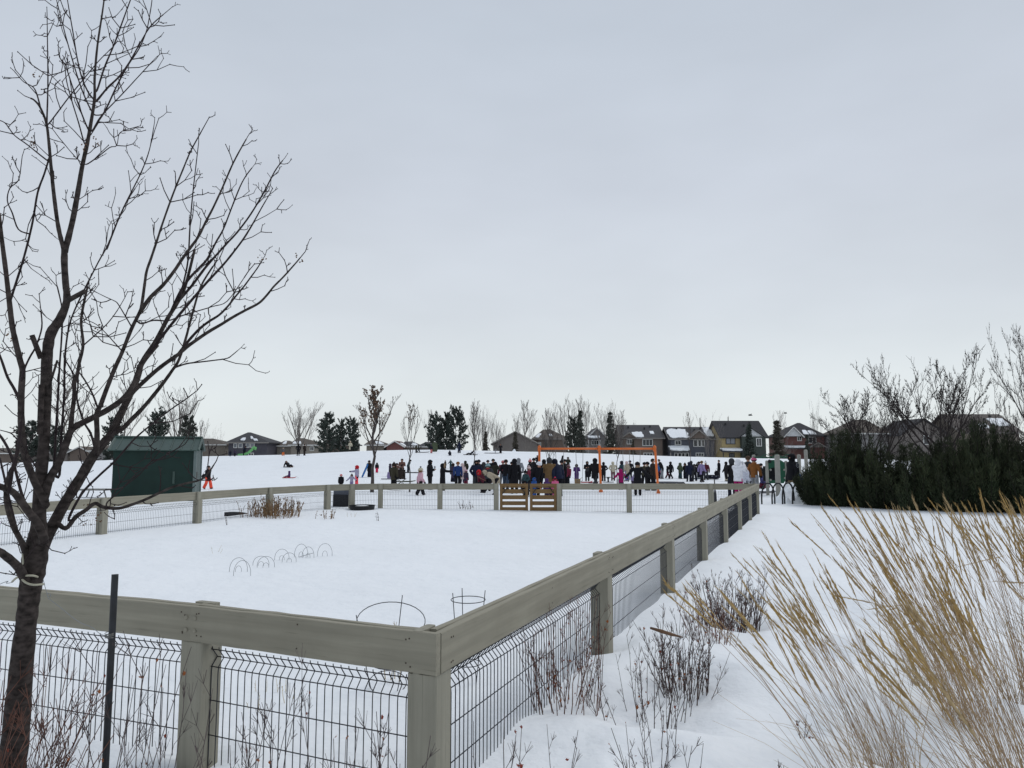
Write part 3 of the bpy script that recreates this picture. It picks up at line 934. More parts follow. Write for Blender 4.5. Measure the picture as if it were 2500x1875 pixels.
def house(label, D, x0, x1, y_ridge, y_eave, style, wall, roof, depth=9.0, wins=(), gables=(), snow=(), porch=None, ridge=None, trim='trim_white', cat='house', zb=-1.2):
    X0, X1 = X(x0, D), X(x1, D)
    ze = Z(y_eave, D)
    cx = (X0 + X1) / 2
    root = thing('house', label, 'house', (cx, D, zb), 'houses beyond the sledding hill')
    b = MB()
    b.box((cx, D + depth / 2, (ze + zb) / 2), (X1 - X0, depth, ze - zb))
    ov = .45
    if style == 'ridge':
        zr = Z(y_ridge, D + depth / 2)
        b.add([(X0 + .01, D, ze), (X0 + .01, D + depth, ze), (X0 + .01, D + depth / 2, zr - .15), (X1 - .01, D, ze), (X1 - .01, D + depth, ze), (X1 - .01, D + depth / 2, zr - .15)], [(0, 2, 1), (3, 4, 5), (0, 3, 5, 2), (1, 2, 5, 4)])
        b.build('wall', M['wall_' + wall], root)
        sl_ = (zr - ze) / (depth / 2)
        r = MB()
        prism_roof(r, X0 - ov, X1 + ov, D - ov, D + depth / 2, D + depth + ov, ze - ov * sl_, zr)
        rf = r.build('roof', M['roof_' + roof], root)
        sp = ((X0 - ov, D - ov, ze - ov * sl_ + .23), (X1 + ov, D - ov, ze - ov * sl_ + .23), (X0 - ov, D + depth / 2, zr + .23), (X1 + ov, D + depth / 2, zr + .23))
        for s in (X0 - ov, X1 + ov):
            MB().tube([(s, D - ov, ze - ov * sl_ + .1), (s, D + depth / 2, zr + .1)], .12, 4).build('bargeboard', M[trim], rf)
        MB().box((cx, D - ov - .03, ze - ov * sl_ + .1), (X1 - X0 + 2 * ov, .1, .2)).build('gutter', M[trim], rf)
        for u, v in ((.22, .72), (.63, .62), (.80, .80)):
            vx, vy = X0 + (X1 - X0) * u, D + depth / 2 * v
            vz = ze + (zr - ze) * v + .2
            MB().box((vx, vy, vz + .18), (.26, .26, .42)).build('roof_vent', M['trim_dark'], rf)
    elif style == 'front':                        # gable end towards the camera
        zr = Z(y_ridge, D)
        b.add([(X0, D, ze), (X1, D, ze), (cx, D, zr - .1), (X0, D + depth, ze), (X1, D + depth, ze), (cx, D + depth, zr - .1)], [(0, 1, 2), (3, 5, 4), (0, 2, 5, 3), (1, 4, 5, 2)])
        b.build('wall', M['wall_' + wall], root)
        r = MB()
        sl_ = (zr - ze) / ((X1 - X0) / 2)
        for s in (-1, 1):
            xe = (X0 if s < 0 else X1) + s * ov
            ye, y2 = D - ov, D + depth + ov
            z_ = ze - ov * sl_
            r.add([(xe, ye, z_), (cx, ye, zr), (cx, y2, zr), (xe, y2, z_), (xe, ye, z_ + .2), (cx, ye, zr + .2), (cx, y2, zr + .2), (xe, y2, z_ + .2)],
                  [(0, 1, 2, 3), (4, 5, 6, 7), (0, 1, 5, 4), (1, 2, 6, 5), (2, 3, 7, 6), (3, 0, 4, 7)])
        rf = r.build('roof', M['roof_' + roof], root)
        for s in (-1, 1):
            xe = (X0 if s < 0 else X1) + s * ov
            MB().tube([(xe, D - ov - .04, ze - ov * sl_ + .08), (cx, D - ov - .04, zr + .08)], .12, 4).build('bargeboard', M[trim], rf)
        sp = ((X1 + ov, D - ov, ze - ov * sl_ + .21), (X1 + ov, D + depth, ze - ov * sl_ + .21), (cx, D - ov, zr + .21), (cx, D + depth, zr + .21))
    else:                                         # hip roof
        ra, rb_ = ridge or ((x0 + x1) / 2 - 2, (x0 + x1) / 2 + 2)
        yc = D + depth / 2
        zr = Z(y_ridge, yc)
        b.build('wall', M['wall_' + wall], root)
        Xa, Xb = X(ra, yc), X(rb_, yc)
        vs = []
        for dz in (0, .2):
            vs += [(X0 - ov, D - ov, ze + dz), (X1 + ov, D - ov, ze + dz), (X1 + ov, D + depth + ov, ze + dz), (X0 - ov, D + depth + ov, ze + dz), (Xa, yc, zr + dz), (Xb, yc, zr + dz)]
        r = MB()
        r.add(vs, [(6, 7, 11, 10), (7, 8, 11), (8, 9, 10, 11), (9, 6, 10), (0, 3, 2, 1), (0, 1, 7, 6), (1, 2, 8, 7), (2, 3, 9, 8), (3, 0, 6, 9)])
        rf = r.build('roof', M['roof_' + roof], root)
        sp = ((X0 - ov, D - ov, ze + .21), (X1 + ov, D - ov, ze + .21), (Xa, yc, zr + .21), (Xb, yc, zr + .21))
        MB().box((cx, D - ov - .03, ze + .08), (X1 - X0 + 2 * ov, .1, .22)).build('gutter', M[trim], rf)
    for i, (u0, u1, v0, v1) in enumerate(snow):
        slope_patch(*sp, u0, u1, v0, v1, .14, int(x0) + i).build('roof_snow', M['snow'], rf)
    for g in gables:
        gd = dict(g)
        snowg = gd.pop('snow', False)
        front_gable(root, D, **gd)
    if porch:
        px0, px1, py0, py1, snowp = porch
        d = D - 2.0
        A_, B_, Zt, Zl = X(px0, d), X(px1, d), Z(py0, D), Z(py1, d)
        p = MB()
        p.add([(A_, d, Zl), (B_, d, Zl), (B_, D, Zt), (A_, D, Zt), (A_, d, Zl - .25), (B_, d, Zl - .25), (B_, D, Zt - .25), (A_, D, Zt - .25)], [(0, 1, 2, 3), (7, 6, 5, 4), (0, 4, 5, 1), (1, 5, 6, 2), (3, 7, 4, 0)])
        pr = p.build('porch_roof', M['roof_' + roof], root)
        for x_ in (A_ + .15, B_ - .15):
            MB().box((x_, d + .15, (Zl + zb) / 2 - .2), (.16, .16, Zl - zb - .2)).build('porch_post', M[trim], root)
        if snowp:
            slope_patch((A_, d, Zl), (B_, d, Zl), (A_, D, Zt), (B_, D, Zt), .0, 1.0, .0, 1.0, .22, 5).build('porch_snow', M['snow'], pr)
    for wn in wins:
        window(root, D, *wn[:4], *(wn[4:] if len(wn) > 4 else ()))
    return root

house('brown bungalow roof at the far left edge behind the bare tree', 150, -40, 62, 1096, 1108, 'hip', 'brown', 'brown', ridge=(-10, 35))
house('low dark house behind the bare tree trunk, with streaks of roof snow', 152, 70, 170, 1094, 1106, 'hip', 'greyb', 'charcoal', ridge=(100, 140), snow=((.2, .45, .3, .7),))
house('low brown house between the bare tree and the green shed', 150, 176, 224, 1092, 1104, 'front', 'brown', 'brown')
house('pale grey house whose roof shows at the left end of the green shed', 148, 222, 285, 1090, 1101, 'ridge', 'grey', 'brown', wins=((235, 243, 1106, 1114),))
house('tan bungalow just right of the green shed', 146, 492, 552, 1073, 1087, 'hip', 'tan', 'brown', ridge=(497, 522))
house('dark purple-grey two-storey house with four upstairs windows and snow streaks on its roof', 140, 560, 654, 1058, 1082, 'hip', 'purple', 'charcoal', ridge=(606, 613), snow=((.30, .44, .12, .40), (.60, .70, .28, .55), (.67, .79, .10, .30)),
      wins=((573, 581, 1083, 1093, 0, 'glass_pale'), (585, 594, 1083, 1093, 0, 'glass_pale'), (603, 611, 1082, 1092, 0, 'glass_pale'), (614, 623, 1082, 1092, 0, 'glass_pale'), (610, 622, 1106, 1112)), trim='trim_grey')
house('beige bungalow wing with a low roof beside the dark two-storey house', 146, 676, 716, 1078, 1090, 'hip', 'beige', 'brown', ridge=(697, 708), snow=((.35, .6, .2, .8),), depth=7)
house('beige bungalow with snow on its hip roof under the tall bare tree', 144, 712, 782, 1072, 1088, 'hip', 'beige', 'brown', ridge=(728, 742), snow=((.1, .42, .05, .45),), wins=((759, 768, 1091, 1100),))
house('dark low house hidden behind the left dark pines', 152, 784, 858, 1074, 1087, 'hip', 'brown', 'black', ridge=(806, 838))
house('brown roofed house with a snowy right slope behind the leafy maple', 150, 896, 938, 1075, 1088, 'hip', 'tan', 'brown', ridge=(908, 918), snow=((.55, .98, .02, .55),))
house('reddish brown house right of the leafy maple', 149, 945, 985, 1078, 1090, 'front', 'redd', 'red', snow=((.0, .5, .0, .6),))
house('low dark roofed house behind the thin second sapling', 151, 980, 1022, 1080, 1092, 'hip', 'brown', 'charcoal', ridge=(990, 1008), snow=((.6, .95, .05, .6),))
house('low dark house left of the dense pine group', 153, 1024, 1080, 1081, 1092, 'hip', 'greyb', 'charcoal', ridge=(1040, 1062))
house('grey gabled house right of the pine group', 140, 1204, 1312, 1055, 1083, 'front', 'greyb', 'brown', trim='trim_grey', depth=11)
house('brown hip-roofed house left of the tall bare tree with a broad trunk', 142, 1304, 1384, 1051, 1073, 'hip', 'brown', 'brown', ridge=(1326, 1344), snow=((.05, .18, .05, .5), (.48, .60, .2, .45)), trim='trim_grey', wins=((1315, 1320, 1080, 1088),))
house('house with a steep snowy roof and a bright triple window behind the spruces', 146, 1432, 1482, 1046, 1070, 'front', 'grey', 'charcoal', snow=((.0, .8, .2, .6),), wins=((1444, 1461, 1075, 1086, 2),), porch=(1434, 1466, 1065, 1070, True))
house('brown two-storey house with a broad dark roof and thin snow patches', 142, 1520, 1616, 1040, 1069, 'ridge', 'brown', 'charcoal', depth=11, wins=((1530, 1542, 1073, 1084, 1), (1568, 1592, 1073, 1088, 2), (1570, 1592, 1106, 1114, 2)),
      gables=(dict(x0=1520, x1=1550, y_peak=1057.5, y_eave=1068, wall='brown', roof='charcoal', trim='trim_grey'),), snow=((.28, .54, .0, .42), (.70, .80, .25, .48)), trim='trim_grey')
house('grey-blue two-storey house with heavy snow on its roof and porch', 140, 1637, 1742, 1045, 1071, 'ridge', 'navy', 'charcoal', wins=((1647, 1661, 1076, 1086, 1), (1692, 1701, 1074, 1090, 0), (1703, 1710, 1074, 1090, 0), (1712, 1718, 1074, 1090, 0), (1645, 1652, 1106, 1116, 0), (1654, 1661, 1106, 1116, 0), (1663, 1669, 1106, 1116, 0), (1672, 1679, 1106, 1116, 0), (1697, 1716, 1106, 1114, 2)),
      gables=(dict(x0=1683, x1=1728, y_peak=1052, y_eave=1070, wall='brown', roof='taupe', trim='trim_grey'),), snow=((.0, .46, .0, .82), (.80, .98, .1, .95)), porch=(1634, 1686, 1090, 1101, True), trim='trim_grey')
house('two-storey house with mustard yellow siding under a large black roof', 136, 1761, 1868, 1030, 1067, 'ridge', 'yellow', 'black', depth=10, wins=((1771, 1793, 1070, 1084, 1, 'glass_pale', 'trim_dark'), (1845, 1857, 1070, 1089, 1), (1778, 1790, 1107, 1116, 1, 'glass', 'trim_dark')),
      gables=(dict(x0=1806, x1=1862, y_peak=1047, y_eave=1066, wall='white', roof='black', trim='trim_dark'),), porch=(1762, 1815, 1096, 1101, True), trim='trim_dark')
rt_ = thing('house', 'dark green front wing of the mustard yellow house', 'house', (X(1838, 135), 135, -1.2), 'houses beyond the sledding hill')
MB().box((X(1838, 135), 135.4, (Z(1066, 135) - 1.2) / 2), (X(1867, 135) - X(1809, 135), 1.1, Z(1066, 135) + 1.2)).build('wall', M['wall_dkgreen'], rt_)
window(rt_, 134.85, 1845, 1857, 1070, 1089, 1)
house('red-brown house with a white front gable and dark pointed roof', 138, 1916, 2010, 1035, 1066, 'hip', 'redbrown', 'black', ridge=(1946, 1953), wins=((1972, 1990, 1067, 1082, 1), (1945, 1955, 1066, 1076, 1)),
      gables=(dict(x0=1915, x1=1957, y_peak=1044, y_eave=1065, wall='white', roof='charcoal', trim='trim_white'), dict(x0=1976, x1=2012, y_peak=1082, y_eave=1092, wall='greyb', roof='taupe', trim='trim_grey')), snow=((.45, .6, .05, .4), (.62, .8, .05, .35)), porch=(1912, 1976, 1090, 1093, True), trim='trim_dark')
house('beige house with an arched roofline behind the crabapple branches', 130, 2062, 2165, 1027, 1060, 'hip', 'grey', 'brown', ridge=(2086, 2112))
house('pale sided house with a sharp gable behind the crabapple trunk', 126, 2198, 2308, 1024, 1060, 'front', 'greyb', 'black', trim='trim_dark', wins=((2252, 2264, 1064, 1085, 0),))
house('brown roofed house with snow patches above the right evergreen shrubs', 124, 2346, 2486, 1014, 1055, 'ridge', 'tan', 'taupe', depth=11, snow=((.42, .56, .2, .45), (.66, .95, .3, .75)), trim='trim_grey')

# far thin masts and birds
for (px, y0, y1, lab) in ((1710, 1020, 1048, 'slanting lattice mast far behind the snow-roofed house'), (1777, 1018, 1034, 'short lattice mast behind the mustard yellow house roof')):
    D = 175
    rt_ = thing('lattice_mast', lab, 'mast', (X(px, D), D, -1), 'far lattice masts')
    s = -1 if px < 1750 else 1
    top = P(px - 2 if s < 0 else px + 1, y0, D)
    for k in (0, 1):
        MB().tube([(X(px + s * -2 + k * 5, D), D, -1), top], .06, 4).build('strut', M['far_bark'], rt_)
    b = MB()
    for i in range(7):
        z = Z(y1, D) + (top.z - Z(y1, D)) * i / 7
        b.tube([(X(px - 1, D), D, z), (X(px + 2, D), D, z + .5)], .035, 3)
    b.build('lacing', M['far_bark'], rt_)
for (px, py, d, lab) in ((1832, 1014, 90, 'dark bird flying above the mustard yellow house'), (1917.5, 1009, 110, 'paler bird flying above the red-brown house')):
    c = P(px, py, d)
    rt_ = thing('bird', lab, 'bird', c, 'birds in the sky')
    MB().tube([c + Vector((-.28, 0, 0)), c + Vector((-.1, 0, .02)), c + Vector((.12, 0, .02)), c + Vector((.26, 0, .0))], [.02, .08, .07, .02], 8).build('body', M['birdm'], rt_, True)
    for s in (-1, 1):
        w_ = MB()
        w_.add([c + Vector((-.08, 0, .04)), c + Vector((.10, 0, .04)), c + Vector((.02, s * .5, .16)), c + Vector((-.08, s * .5, .14)), c + Vector((-.08, 0, .07)), c + Vector((.10, 0, .07)), c + Vector((.02, s * .5, .18)), c + Vector((-.08, s * .5, .16))],
               [(0, 1, 2, 3), (7, 6, 5, 4), (0, 4, 5, 1), (1, 5, 6, 2), (2, 6, 7, 3), (3, 7, 4, 0)])
        w_.build('wing', M['birdm'], rt_)

# ------------------------------------------------------------------ far trees
def bare_tree_meshes(seed, style):
    """unit-height leafless tree; returns (trunk mesh, crown mesh)"""
    rng = random.Random(seed)
    tb, cb = MB(), MB()
    sty = style
    tr = {'vase': .0125, 'tall': .010, 'slim': .0075, 'shrub': .006, 'crab': .014, 'maple': .0125}[sty]
    twr = {'crab': .0015, 'maple': .0013}.get(sty, .00125)
    K = {'vase': (6, 5, 3), 'tall': (6, 4, 3), 'slim': (4, 3, 2), 'shrub': (5, 4, 2), 'crab': (7, 6, 5), 'maple': (5, 4, 3)}[sty]
    S = {'vase': .62, 'tall': .60, 'slim': .45, 'shrub': .55, 'crab': .85, 'maple': .5}[sty]
    def grow(p, d, L, r, lev, b):
        pts, rad = [p], [r]
        n = 5 if lev == 0 else 4
        up = {'crab': (-.05, .14)}.get(sty, (.02, .16))
        wv = .20 if sty == 'crab' else .13
        for i in range(n):
            d = (d + Vector((rng.uniform(-wv, wv), rng.uniform(-wv, wv), rng.uniform(*up)))).normalized()
            pts.append(pts[-1] + d * L / n); rad.append(max(twr * .6, r * (1 - (.86 if sty == 'crab' else .72) * (i + 1) / n)))
        b.tube(pts, rad, 5 if lev == 0 else (4 if lev == 1 else 3), lev < 2)
        if lev >= 3: return
        k = K[lev]
        for c in range(k):
            t = .20 + .80 * (c + rng.random()) / k
            i = min(n - 1, int(t * n)); q = pts[i].lerp(pts[i + 1], t * n - i)
            ax = Vector((rng.uniform(-1, 1), rng.uniform(-1, 1), rng.uniform(-.3, .5)))
            nd = (d + ax.normalized() * S * rng.uniform(.7, 1.25) + Vector((0, 0, .10))).normalized()
            grow(q, nd, L * (1.1 - t * .55) * rng.uniform(.36, .58), max(twr, r * (1 - .6 * t) * .5), lev + 1, cb)
        if sty == 'crab' and lev >= 1:
            for _ in range(2):
                q = pts[rng.randint(1, n)] + Vector((rng.uniform(-.006, .006), 0, -.006))
                cb.ball(q, .0034, 5, 3)
    fork = {'vase': .17, 'tall': .22, 'slim': .34, 'shrub': .02, 'crab': .12, 'maple': .33}[sty]
    ttop = {'vase': .52, 'tall': .93, 'slim': .93, 'shrub': .05, 'crab': .24, 'maple': .90}[sty]
    pts, rad = [Vector((0, 0, -.03))], [tr * 1.2]
    m_ = 8
    for i in range(1, m_ + 1):
        z = ttop * i / m_
        pts.append(Vector((rng.uniform(-.006, .006) * i, rng.uniform(-.006, .006) * i, z))); rad.append(tr * (1 - (.30 if sty == 'crab' else .82 if ttop > .6 else .55) * i / m_))
    if sty != 'shrub':
        tb.tube(pts, rad, 7)
    limbs = {'vase': 11, 'tall': 17, 'slim': 11, 'shrub': 13, 'crab': 10, 'maple': 15}[sty]
    for i in range(limbs):
        a = i * 2.4 + rng.uniform(-.4, .4)
        f = (i + rng.random() * .7) / limbs
        z = fork + (ttop - fork) * f
        q = Vector((rng.uniform(-.03, .03), rng.uniform(-.03, .03), 0)) if sty == 'shrub' else pts[min(m_, int(z / ttop * m_))].lerp(pts[min(m_, int(z / ttop * m_) + 1)], (z / ttop * m_) % 1)
        if sty == 'vase':
            L = (1 - z) * rng.uniform(.62, .95); sp = rng.uniform(.35, .85) * (1.15 - .5 * f)
        elif sty in ('tall', 'maple'):
            L = (1 - z) * rng.uniform(.36, .55) + .07; sp = rng.uniform(.45, .8) if sty == 'tall' else rng.uniform(.22, .42)
            if sty == 'maple' and i in (1, 3): L, sp = .46, .75
        elif sty == 'slim':
            L = (1 - z) * rng.uniform(.5, .8) + .06; sp = rng.uniform(.2, .4)
        elif sty == 'shrub':
            L = rng.uniform(.55, .98); sp = rng.uniform(.08, .62)
        else:
            L = rng.uniform(.5, .78); sp = rng.uniform(.35, 1.5)
        d = Vector((math.cos(a) * sp, math.sin(a) * sp, 1)).normalized()
        grow(q, d, L, tr * (.62 if sty in ('vase', 'crab') else .42), 0, tb)
    # scale to unit height
    zz = max(p[2] for p in cb.v + tb.v)
    for b in (tb, cb):
        b.v = [(p[0] / zz, p[1] / zz, p[2] / zz) for p in b.v]
    hw = np.percentile([abs(p[0]) for p in cb.v], 97)
    t_, c_ = tb.mesh('trunk'), cb.mesh('crown')
    return t_, c_, hw
BT = {}
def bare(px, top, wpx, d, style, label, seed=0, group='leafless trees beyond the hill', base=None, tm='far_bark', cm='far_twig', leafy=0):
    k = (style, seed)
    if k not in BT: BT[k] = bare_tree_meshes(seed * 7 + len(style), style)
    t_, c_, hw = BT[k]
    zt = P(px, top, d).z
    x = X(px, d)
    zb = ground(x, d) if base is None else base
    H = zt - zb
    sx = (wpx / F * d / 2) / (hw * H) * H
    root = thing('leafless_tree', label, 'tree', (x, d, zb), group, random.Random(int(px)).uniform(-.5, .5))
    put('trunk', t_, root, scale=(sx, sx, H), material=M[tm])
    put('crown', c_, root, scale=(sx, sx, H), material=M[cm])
    if leafy:
        rng = random.Random(leafy)
        lb = MB()
        vs = [v.co for v in c_.vertices]
        n = leafy
        for i in range(n):
            v = rng.choice(vs)
            if v.z < .38 or rng.random() < abs(v.x) / hw * .9: continue
            p = Vector((x, d, zb)) + Vector((v.x * sx, v.y * sx, v.z * H))
            a = Vector((rng.uniform(-1, 1), rng.uniform(-1, 1), rng.uniform(-1, .3))).normalized() * rng.uniform(.04, .09)
            s = a.cross(Vector((.2, 1, .3))).normalized() * .028
            lb.add([p, p + a * .5 + s, p + a, p + a * .5 - s], [(0, 1, 2, 3)])
        o = lb.build('leaves', M['leaf_brown'], root)
        o.rotation_euler = (0, 0, 0)
        tag(o, kind='stuff')
    return root
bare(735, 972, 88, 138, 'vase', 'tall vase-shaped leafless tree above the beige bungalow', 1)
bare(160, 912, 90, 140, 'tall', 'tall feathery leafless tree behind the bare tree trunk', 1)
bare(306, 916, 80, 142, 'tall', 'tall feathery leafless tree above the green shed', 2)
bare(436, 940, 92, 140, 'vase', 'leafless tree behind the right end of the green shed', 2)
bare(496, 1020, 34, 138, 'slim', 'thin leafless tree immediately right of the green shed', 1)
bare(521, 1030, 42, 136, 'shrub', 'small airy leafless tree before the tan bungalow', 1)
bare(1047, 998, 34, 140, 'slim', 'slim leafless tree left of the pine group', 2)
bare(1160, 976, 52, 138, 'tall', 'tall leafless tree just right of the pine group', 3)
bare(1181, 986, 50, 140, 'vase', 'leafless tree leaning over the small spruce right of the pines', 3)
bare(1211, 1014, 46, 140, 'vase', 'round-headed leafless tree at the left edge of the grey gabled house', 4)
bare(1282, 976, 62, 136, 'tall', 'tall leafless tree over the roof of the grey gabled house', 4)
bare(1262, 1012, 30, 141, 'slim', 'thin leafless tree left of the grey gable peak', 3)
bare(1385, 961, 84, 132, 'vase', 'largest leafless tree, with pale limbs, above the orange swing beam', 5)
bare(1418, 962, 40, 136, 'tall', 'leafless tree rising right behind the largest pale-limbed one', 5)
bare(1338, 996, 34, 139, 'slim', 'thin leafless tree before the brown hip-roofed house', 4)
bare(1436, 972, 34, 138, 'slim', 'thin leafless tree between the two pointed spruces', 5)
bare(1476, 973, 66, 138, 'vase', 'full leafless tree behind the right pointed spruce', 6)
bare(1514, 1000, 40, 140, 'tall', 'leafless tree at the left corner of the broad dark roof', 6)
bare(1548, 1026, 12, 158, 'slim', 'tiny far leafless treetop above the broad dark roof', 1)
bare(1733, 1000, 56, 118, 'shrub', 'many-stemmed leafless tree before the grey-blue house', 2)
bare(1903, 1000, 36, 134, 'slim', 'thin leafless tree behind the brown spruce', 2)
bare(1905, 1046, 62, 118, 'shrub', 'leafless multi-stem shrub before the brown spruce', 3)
bare(1986, 960, 36, 60, 'shrub', 'wispy leafless shrub left of the evergreen row', 4, tm='crab_bark', cm='crab_bark', group='thin trees by the evergreens')
# saplings in the playground
sg = 'young trees planted in the playground'
bare(911, 938, 92, 33.5, 'maple', 'young maple with clinging brown leaves behind the far fence', 7, sg, tm='sap_bark', cm='sap_bark', leafy=1500)
bare(1002, 978, 42, 34.5, 'slim', 'thin second sapling with upswept branches behind the far fence', 6, sg, tm='sap_bark', cm='sap_bark', leafy=120)
bare(1156, 974, 34, 41, 'slim', 'thin third sapling left of the navy parka', 7, sg, tm='sap_bark', cm='sap_bark')
bare(1340, 994, 46, 43, 'tall', 'sapling rising behind the tan coat', 8, sg, tm='sap_bark', cm='sap_bark')
bare(1505, 1010, 44, 44, 'slim', 'sapling beside the woman in the mauve skirt', 8, sg, tm='sap_bark', cm='sap_bark')
bare(1682, 1003, 30, 62, 'slim', 'thin tree beside the navy coats, before the snow-roofed house', 9, sg, tm='sap_bark', cm='sap_bark', leafy=60)
# crabapples behind the evergreens
cg = 'crabapple trees behind the evergreens'
bare(2300, 842, 290, 32, 'crab', 'spreading crabapple tree with tiny fruits behind the evergreen row', 1, cg, tm='crab_bark', cm='crab_bark')
bare(2120, 905, 250, 33, 'crab', 'lower crabapple tree leaning left over the evergreen shrubs', 2, cg, tm='crab_bark', cm='crab_bark')
bare(2545, 775, 200, 29, 'crab', 'crabapple tree reaching in from the right edge', 3, cg, tm='crab_bark', cm='crab_bark')
bare(2420, 930, 170, 34, 'crab', 'far crabapple filling the gap towards the right edge', 4, cg, tm='crab_bark', cm='crab_bark')

def conifer_mesh(seed, style):
    rng = random.Random(seed)
    tb, cb = MB(), MB()
    tb.tube([(0, 0, -.03), (0, 0, .5), (0, 0, .97)], [.018, .011, .003], 6)
    lv = {'pine': 15, 'spruce': 22}[style]
    prof = (lambda t: .16 + .34 * math.sin(math.pi * min(1, (1 - t) * 1.05)) ** .8 * (1 - .55 * t)) if style == 'pine' else (lambda t: .02 + .26 * (1 - t) ** .9)
    t0 = .10 if style == 'pine' else .04
    for i in range(lv):
        t = t0 + (1 - t0) * (i + rng.uniform(-.2, .2)) / lv
        k = rng.randint(6, 9)
        for j in range(k):
            if style == 'pine' and rng.random() < .08: continue
            a = rng.uniform(0, 6.283)
            L = prof(t) * rng.uniform(.6, 1.12)
            el = rng.uniform(.1, .55) if style == 'pine' else rng.uniform(-.2, .2)
            d = Vector((math.cos(a) * math.cos(el), math.sin(a) * math.cos(el), math.sin(el)))
            p = Vector((0, 0, t * .97))
            tb.tube([p, p + d * L * .9], [.003, .0012], 3)
            m_ = max(4, int(L * (52 if style == 'pine' else 60)))
            for q in range(m_):
                f = (.30 if style == 'pine' else .12) + (.80) * (q + rng.random()) / m_
                c = p + d * L * f + Vector((rng.gauss(0, .016), rng.gauss(0, .016), rng.gauss(0, .012)))
                for _ in range(7 if style == 'pine' else 5):
                    n = (d * .5 + Vector((rng.uniform(-1, 1), rng.uniform(-1, 1), rng.uniform(-.2, 1.0 if style == 'pine' else .5)))).normalized() * rng.uniform(.028, .055)
                    s = n.cross(Vector((rng.uniform(-1, 1), rng.uniform(-1, 1), rng.uniform(-1, 1)))).normalized() * rng.uniform(.009, .016)
                    cb.add([c - s, c + s, c + n], [(0, 1, 2)])
    return tb.mesh('trunk'), cb.mesh('crown'), prof
CN = {}
def conifer(px, top, wpx, d, style, label, seed=0, m='pine', group='conifers beyond the hill', base=None):
    k = (style, seed)
    if k not in CN: CN[k] = conifer_mesh(seed * 13 + 5, style)
    t_, c_, _ = CN[k]
    hw = .42 if style == 'pine' else .26
    x = X(px, d)
    zb = ground(x, d) if base is None else base
    H = P(px, top, d).z - zb
    sx = wpx / F * d / 2 / hw
    root = thing('pine_tree' if style == 'pine' else 'spruce_tree', label, 'tree', (x, d, zb), group, random.Random(int(px)).uniform(0, 6))
    put('trunk', t_, root, scale=(sx, sx, H), material=M['far_bark'])
    put('crown', c_, root, scale=(sx, sx, H), material=M[m])
    return root
conifer(800, 1011, 58, 122, 'pine', 'broad dark pine left of the leafy maple', 1)
conifer(833, 1024, 34, 124, 'pine', 'narrow dark pine between the broad pine and the leafy maple', 2)
conifer(856, 1022, 52, 125, 'pine', 'dark pine close behind the leafy maple', 3)
conifer(1064, 1009, 56, 122, 'pine', 'leftmost pine of the dense central group', 4)
conifer(1090, 1008, 42, 124, 'pine', 'middle pine of the dense central group', 2)
conifer(1113, 995, 58, 122, 'pine', 'tallest pine of the dense central group', 3)
conifer(1186, 1050, 30, 118, 'spruce', 'small olive spruce right of the central pine group', 1, 'spruce_dull')
conifer(1258, 1052, 30, 116, 'spruce', 'small spruce before the grey gabled house', 2, 'spruce_dull')
conifer(1398, 1020, 40, 124, 'pine', 'dusky pine under the largest leafless tree', 1, 'spruce')
conifer(1416, 996, 44, 122, 'spruce', 'pointed spruce left of the bright triple window', 3, 'spruce')
conifer(1490, 1001, 48, 122, 'spruce', 'pointed spruce right of the bright triple window', 4, 'spruce')
conifer(1545, 1070, 26, 120, 'spruce', 'small dusky spruce before the broad dark roof', 1, 'spruce_dull')
conifer(1828, 1030, 44, 116, 'spruce', 'dark spruce before the mustard yellow house', 5, 'pine')
conifer(1897, 1022, 54, 112, 'spruce', 'brownish spruce right of the mustard yellow house', 6, 'spruce_dull')
conifer(1968, 1058, 26, 112, 'spruce', 'narrow dark spruce before the red-brown house', 3, 'spruce')
conifer(385, 1000, 62, 128, 'pine', 'dark pine directly behind the green shed', 4)
conifer(460, 1016, 50, 128, 'pine', 'dusky pine behind the right end of the green shed', 2, 'spruce')
conifer(276, 1020, 60, 130, 'pine', 'dark pine at the left end of the green shed', 3)
conifer(78, 1030, 80, 130, 'pine', 'dark pine mass left behind the bare tree trunk', 1)
conifer(140, 1040, 50, 130, 'pine', 'dark pine right behind the bare tree trunk', 2)

